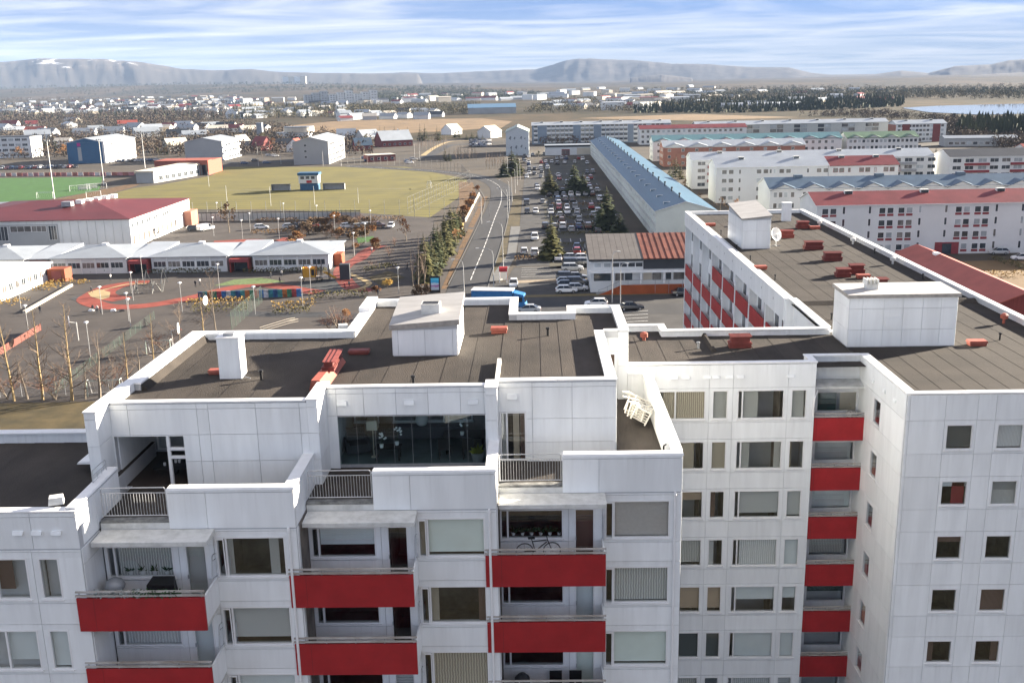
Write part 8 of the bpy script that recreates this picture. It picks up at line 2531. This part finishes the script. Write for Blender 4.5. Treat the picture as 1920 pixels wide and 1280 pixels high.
# autumn grass tufts on the lawn edge
# ------------------------------------------------------------------ things on terraces and balconies
def pot(x, y, z, s, leafm, label, h=.5, group=None, pm=None):
    root = empty('potted_plant', (x, y, z), 0, label, 'plant', group)
    b = MB(); b.lathe([(.001, 0), (.10 * s, 0), (.15 * s, .22 * s), (.12 * s, .22 * s), (.001, .2 * s)], 9); part('pot', b.mesh('pot', pm or M_WHITE), root)
    r = random.Random(int(x * 100 + z * 31)); b = MB()
    for k in range(26):
        a = r.random() * 6.283; e = r.uniform(.2, 1.2)
        d = Vector((math.cos(a) * math.cos(e), math.sin(a) * math.cos(e), math.sin(e))) * h * r.uniform(.5, 1)
        u = d.orthogonal().normalized() * .03 * s * 1.5
        o = Vector((0, 0, .2 * s))
        b.face([o, o + d * .5 + u, o + d, o + d * .5 - u])
    part('leaves', b.mesh('leaves', leafm), root)
M_LF = mat('houseplant_green', (.03, .075, .022), .6, .3); M_LFY = mat('yellow_green_leaves', (.22, .24, .03), .6, .3)
# orchid-like pots behind the glass of section 4's balcony window
for i in range(6):
    pot(XR[4] - 6.55 + i * .36, YF[4] + .22, ZB + .06, .55, M_LF, 'small white pot with plant on the window ledge behind the bicycle', .34, 'pots behind the bicycle')
for i in range(4):
    pot(XR[2] - 6.3 + i * .45, YF[2] + .13, ZB + .06, .7, M_LF, 'plant in a white pot in the window above the barbecue', .36, 'pots above the barbecue')
pot(-2.5, 39.25, 23.75, 1.9, M_LFY, 'yellow-green plant in a grey tub at the conservatory corner', .5, None, M_GREYMET)
# bicycle
BK = empty('bicycle', (XR[4] - 5.6, 35.75, ZB - 1.03), R(4), 'black bicycle leaning on the upper red balcony of the right-hand section', 'bicycle')
def ring_tube(cx, cz, r, rr, m, name, root):
    b = MB()
    for k in range(16):
        a0, a1 = 6.283 * k / 16, 6.283 * (k + 1) / 16
        b.tube((cx + r * math.cos(a0), 0, cz + r * math.sin(a0)), (cx + r * math.cos(a1), 0, cz + r * math.sin(a1)), rr, None, 5, 0, False)
    for k in range(8):
        a0 = 6.283 * k / 8
        b.tube((cx, 0, cz), (cx + r * math.cos(a0), 0, cz + r * math.sin(a0)), .004, None, 3, 0, False)
    part(name, b.mesh(name, m), root)
ring_tube(-.5, .95, .33, .022, M_BLACK, 'wheel', BK); ring_tube(.55, .95, .33, .022, M_BLACK, 'wheel', BK)
b = MB(); b.path([(-.5, 0, .95), (-.1, 0, .95), (-.2, 0, 1.35), (.38, 0, 1.4), (.55, 0, .95)], .022, 6); b.tube((-.1, 0, .95), (.36, 0, 1.32), .022, None, 6); b.tube((-.2, 0, 1.35), (-.24, 0, 1.48), .018, None, 6); part('frame', b.mesh('frame', M_BLACK), BK)
part('saddle', cube(M_BLACK), BK, (-.36, -.06, 1.47), 0, (.26, .12, .05))
b = MB(); b.tube((.36, -.28, 1.5), (.36, .28, 1.5), .016, None, 6); b.tube((.38, 0, 1.4), (.36, 0, 1.5), .018, None, 6); part('handlebar', b.mesh('handlebar', M_BLACK), BK)
# barbecue and box on section 2's balcony
BQ = empty('barbecue', (XR[2] - 6.6, 33.1, ZB - 1.03), 0, 'dark round barbecue at the end of the planted balcony', 'barbecue')
b = MB(); b.lathe([(.001, .75), (.25, .8), (.36, .98), (.37, 1.02), (.30, 1.22), (.12, 1.33), (.001, 1.34)], 12); part('kettle', b.mesh('kettle', M_GREYMET, True), BQ)
b = MB(); [b.tube((.3 * math.cos(a), .3 * math.sin(a), 0), (.2 * math.cos(a), .2 * math.sin(a), .85), .02, None, 5) for a in (0, 2.1, 4.2)]; part('legs', b.mesh('legs', M_GREYMET), BQ)
GB = empty('storage_box', (XR[2] - 4.9, 33.2, ZB - 1.03), 0, 'black covered storage box beside the barbecue', 'box')
b = MB(); b.hexa([(-.55, -.25, 0), (.55, -.25, 0), (.55, .25, 0), (-.55, .25, 0), (-.5, -.22, 1.1), (.5, -.22, 1.1), (.4, .2, 1.25), (-.4, .2, 1.25)]); part('cover', b.mesh('cover', M_BLACK), GB)
for nm, u0, n, m, lb in (('flower_garland', -7.0, 90, mat('silvery_leaves', (.34, .38, .36), .8, .3), 'silvery trailing plants along the balcony rail'), ('trailing_plant', -5.6, 110, M_LF, 'dark green trailing plants along the balcony rail')):
    b = MB(); r = random.Random(n)
    for k in range(n * 3):
        c = Vector((r.uniform(0, 1.7), r.uniform(-.12, .12), r.uniform(-.1, .16)))
        u = Vector((r.uniform(-1, 1), r.uniform(-1, 1), r.uniform(-1, 1))).normalized() * .05; v = u.orthogonal().normalized() * .03
        b.face([c - u, c + v, c + u, c - v])
    top(nm, b.mesh(nm, m), (XR[2] + u0, 32.2, ZB + .14), 0, lb, 'plant')
# chairs on the lower balcony of section 4
def chair_simple(x, y, z, rz, m, label, group=None):
    c = empty('balcony_chair', (x, y, z), rz, label, 'chair', group)
    part('seat', cube(m), c, (-.25, -.25, .42), 0, (.5, .5, .05)); part('backrest', cube(m), c, (-.25, .2, .45), 0, (.5, .05, .5))
    for sx in (-.23, .19):
        for sy in (-.23, .19): part('leg', cube(m), c, (sx, sy, 0), 0, (.04, .04, .43))
chair_simple(XR[4] - 4.95, 36.2, ZB - 1.05 - 2 * FL, 0, M_BLACK, 'black chair on the third balcony down, left of the pair', 'balcony chairs')
chair_simple(XR[4] - 4.0 - .15, 36.2, ZB - 1.05 - 2 * FL, 0, M_BLACK, 'black chair on the third balcony down, right of the pair', 'balcony chairs')
BA = empty('storage_barrel', (XR[4] - 6.3, 36.2, ZB - 1.05 - 2 * FL), 0, 'dark round-topped storage tub on the third balcony down', 'tub')
b = MB(); b.lathe([(.28, 0), (.32, .5), (.30, .8), (.15, .95), (.001, .98)], 12); part('tub_body', b.mesh('tub_body', M_BLACKROOF, True), BA)
# white slatted garden chairs heaped in the corner of section 4's terrace
def slat_chair_meshes():
    d = {}
    b = MB(); b.box(-.3, .3, -.02, .02, -.02, .02); d['slat'] = b.mesh('slat', mat('white_garden_paint', (.72, .69, .62), .6, .1))
    m = MATS['white_garden_paint']
    b = MB(); b.box(-.03, .03, -.03, .03, 0, .62); d['leg'] = b.mesh('leg', m)
    b = MB(); b.box(-.03, .03, -.3, .34, -.02, .02); d['arm'] = b.mesh('armrest', m)
    return d
SD = slat_chair_meshes()
for i in range(4):
    c = empty('garden_chair', (4.85 - .04 * i, 44.6 - .28 * i, 24.15 + .06 * i), 0, 'white slatted garden chair heaped against the terrace wall, %s of the heap' % ('bottom one', 'second', 'third', 'top one')[i], 'chair', 'heaped garden chairs')
    c.rotation_euler = (R(58 + 9 * i), R(14 * i - 16), R(-70 + 19 * i))
    c.scale = (1.15, 1.15, 1.15)
    for k in range(6): part('slat', SD['slat'], c, (0, -.27 + k * .105, .40))
    for k in range(7):
        o = part('back_slat', SD['slat'], c, (-.25 + k * .083, .33, .68), 0, (.9, 1, 1)); o.rotation_euler = (0, R(90), 0)
    for sx in (-.3, .3):
        for sy in (-.28, .3): part('leg', SD['leg'], c, (sx, sy, 0))
        part('armrest', SD['arm'], c, (sx, 0, .62))
    part('top_rail', SD['slat'], c, (0, .33, .98))
# floodlight on the low roof's corner
FLD = empty('floodlight', (-16.9, 32.7, 24.9), R(20), 'white floodlight box lying on the low roof corner at left', 'floodlight')
b = MB(); b.hexa([(-.25, -.2, .05), (.25, -.2, .05), (.25, .2, .05), (-.25, .2, .05), (-.22, -.12, .28), (.22, -.12, .28), (.22, .2, .3), (-.22, .2, .3)]); part('case', b.mesh('case', M_CONC), FLD); part('bracket', cube(M_GREYMET), FLD, (-.05, -.05, 0), 0, (.1, .1, .06))
q = gp(672, 588)
FL2 = empty('floodlight', (-9.75, 49.6, 26.9), R(15), 'white floodlight box on the outer edge of the roof before the reddish shrub', 'floodlight')
part('case', b.mesh('case', M_CONC), FL2); part('bracket', cube(M_GREYMET), FL2, (.1, -.05, .05), 0, (.4, .06, .06))
# conservatory furniture
TBL = empty('dining_table', (-3.1, 40.6, 23.74), 0, 'dark dining table inside the conservatory at right', 'table')
part('top', cube(M_BLACK), TBL, (-.9, -.5, .72), 0, (1.8, 1.0, .05))
for sx in (-.8, .72):
    for sy in (-.4, .32): part('leg', cube(M_BLACK), TBL, (sx, sy, 0), 0, (.08, .08, .72))
for i, x in enumerate((-3.9, -2.9)):
    chair_simple(x, 40.0 - .2, 23.74, R(180), M_BLACK, 'dark chair at the conservatory table, %s' % ('left' if i == 0 else 'right') + ' of two', 'conservatory chairs')
LMPE = empty('globe_lamp', (-5.1, 42.3, 24.3), 0, 'white egg-shaped lamp on the ledge inside the conservatory', 'lamp')
b = MB(); b.lathe([(.001, 0), (.2, .05), (.30, .22), (.26, .42), (.12, .54), (.001, .56)], 14); part('shade', b.mesh('shade', M_WHITE, True), LMPE)
SHF = empty('sideboard', (-5.2, 42.4, 23.74), 0, 'long low dark sideboard along the back of the conservatory', 'sideboard')
part('case', cube(M_BLACKROOF), SHF, (-1.9, -.25, 0), 0, (3.8, .5, .55))
AR = empty('armchair', (-7.7, 40.6, 23.74), R(20), 'dark armchair at the left end of the conservatory', 'armchair')
part('seat', cube(M_BLACKROOF), AR, (-.4, -.4, .1), 0, (.8, .8, .35)); part('backrest', cube(M_BLACKROOF), AR, (-.4, .3, .4), 0, (.8, .15, .6))
for sx in (-.5, .4): part('armrest', cube(M_BLACKROOF), AR, (sx, -.4, .1), 0, (.1, .8, .5))
ST_ = empty('floor_lamp', (-6.9, 40.0, 23.74), 0, 'floor lamp with pale square shade inside the conservatory', 'lamp')
part('shade', cube(M_CREAM), ST_, (-.22, -.22, 1.25), 0, (.44, .44, .42)); b = MB(); b.lathe([(.12, 0), (.12, .04), (.02, .06), (.02, 1.3)], 8); part('stand', b.mesh('stand', M_CREAM), ST_)
for (x, y, s_, lb) in ((-6.5, 39.6, 1.0, 'white orchid on the conservatory table near the lamp'), (-5.9, 39.9, 1.2, 'taller white orchid beside the conservatory lamp'), (-3.2, 40.4, 1.1, 'white orchid on the dining table in the conservatory')):
    OR = empty('orchid', (x, y, 24.3 if x < -4 else 24.52), 0, lb, 'plant')
    b = MB(); b.lathe([(.001, 0), (.07, 0), (.09, .15), (.001, .15)], 8); part('pot', b.mesh('pot', M_WHITE), OR)
    b = MB(); r = random.Random(int(x * 10)); b.tube((0, 0, .15), (.08, 0, .5 * s_), .01, None, 4); part('stem', b.mesh('stem', M_LF), OR)
    b = MB()
    for k in range(9):
        c = Vector((.08 + r.uniform(-.16, .16), r.uniform(-.1, .1), .5 * s_ + r.uniform(-.14, .14)))
        for a in range(4):
            u = Vector((math.cos(a * 1.57), 0, math.sin(a * 1.57))) * .05
            v = Vector((-u.z, 0, u.x)) * .6
            b.face([c, c + u * .6 + v, c + u, c + u * .6 - v])
    part('flowers', b.mesh('flowers', M_WHITE), OR)
SDT = empty('side_table', (-6.25, 39.75, 23.74), 0, 'small dark side table under the orchids', 'table')
part('top', cube(M_BLACK), SDT, (-.55, -.3, .52), 0, (1.1, .6, .04))
for sx in (-.5, .44):
    for sy in (-.25, .2): part('leg', cube(M_BLACK), SDT, (sx, sy, 0), 0, (.05, .05, .52))
# cups on the loggia table
LT = empty('coffee_table', (-14.9, 38.4, 23.72), 0, 'low dark table on the corner loggia', 'table')
part('top', cube(M_BLACK), LT, (-.6, -.5, .4), 0, (1.4, 1.0, .04)); part('base', cube(M_BLACK), LT, (-.1, -.1, 0), 0, (.3, .3, .4))
for i, (x, y) in enumerate(((-15.1, 38.2), (-14.75, 38.5), (-14.6, 38.5))):
    b = MB(); b.lathe([(.001, 0), (.05, 0), (.06, .12), (.001, .12)], 8); top('candle', b.mesh('candle', M_WHITE), (x, y, 24.17), 0, 'white candle on the loggia table, %s of three' % ('leftmost', 'middle one', 'rightmost')[i], 'candle', 'loggia candles')
# bag on the link block's top balcony
b = MB(); r = random.Random(2)
b.lathe([(.001, 0), (.26, .05), (.34, .25), (.22, .45), (.001, .5)], 9)
b.v = [(x + r.uniform(-.04, .04), y + r.uniform(-.04, .04), z) for x, y, z in b.v]
top('bag', b.mesh('bag', mat('patterned_grey_cloth', (.10, .10, .10), .9, 0, 9, col2=(.55, .54, .52))), (16.6, 51.4, 21.2), 0, 'crumpled grey patterned bag on the topmost link block balcony', 'bag')

# ------------------------------------------------------------------ air
hz = MB(); hz.box(-17000, 17000, -17000, 17000, -120, 520)
M_HAZE = bpy.data.materials.new('haze_air'); M_HAZE.use_nodes = True
t_ = M_HAZE.node_tree
for n in list(t_.nodes): t_.nodes.remove(n)
o_ = t_.nodes.new('ShaderNodeOutputMaterial'); pv = t_.nodes.new('ShaderNodeVolumePrincipled')
pv.inputs['Color'].default_value = (.33, .46, .68, 1)
pv.inputs['Density'].default_value = HAZE_D
pv.inputs['Anisotropy'].default_value = -0.3
t_.links.new(pv.outputs[0], o_.inputs['Volume'])
top('haze', hz.mesh('haze', M_HAZE), kind='stuff')

# ------------------------------------------------------------------ labels: things alike are told apart by their order
def ordw(n):
    s = {1: 'st', 2: 'nd', 3: 'rd'}.get(n % 10 if n % 100 not in (11, 12, 13) else 0, 'th')
    return '%d%s' % (n, s)
bylab = {}
for o_ in COL.objects:
    if o_.parent is None and o_.get('label') and o_.get('category'):
        bylab.setdefault(o_['label'], []).append(o_)
for lab, obs in bylab.items():
    if len(obs) < 2: continue
    def key(o):
        d = Vector(o.location) - Vector((0, 0, CAM_H))
        return d.dot(_Rv) / d.dot(_F)
    obs.sort(key=key)
    short = ' '.join(lab.split()[:11])
    for i, o_ in enumerate(obs):
        o_['label'] = short + ', ' + ordw(i + 1) + ' from the left'
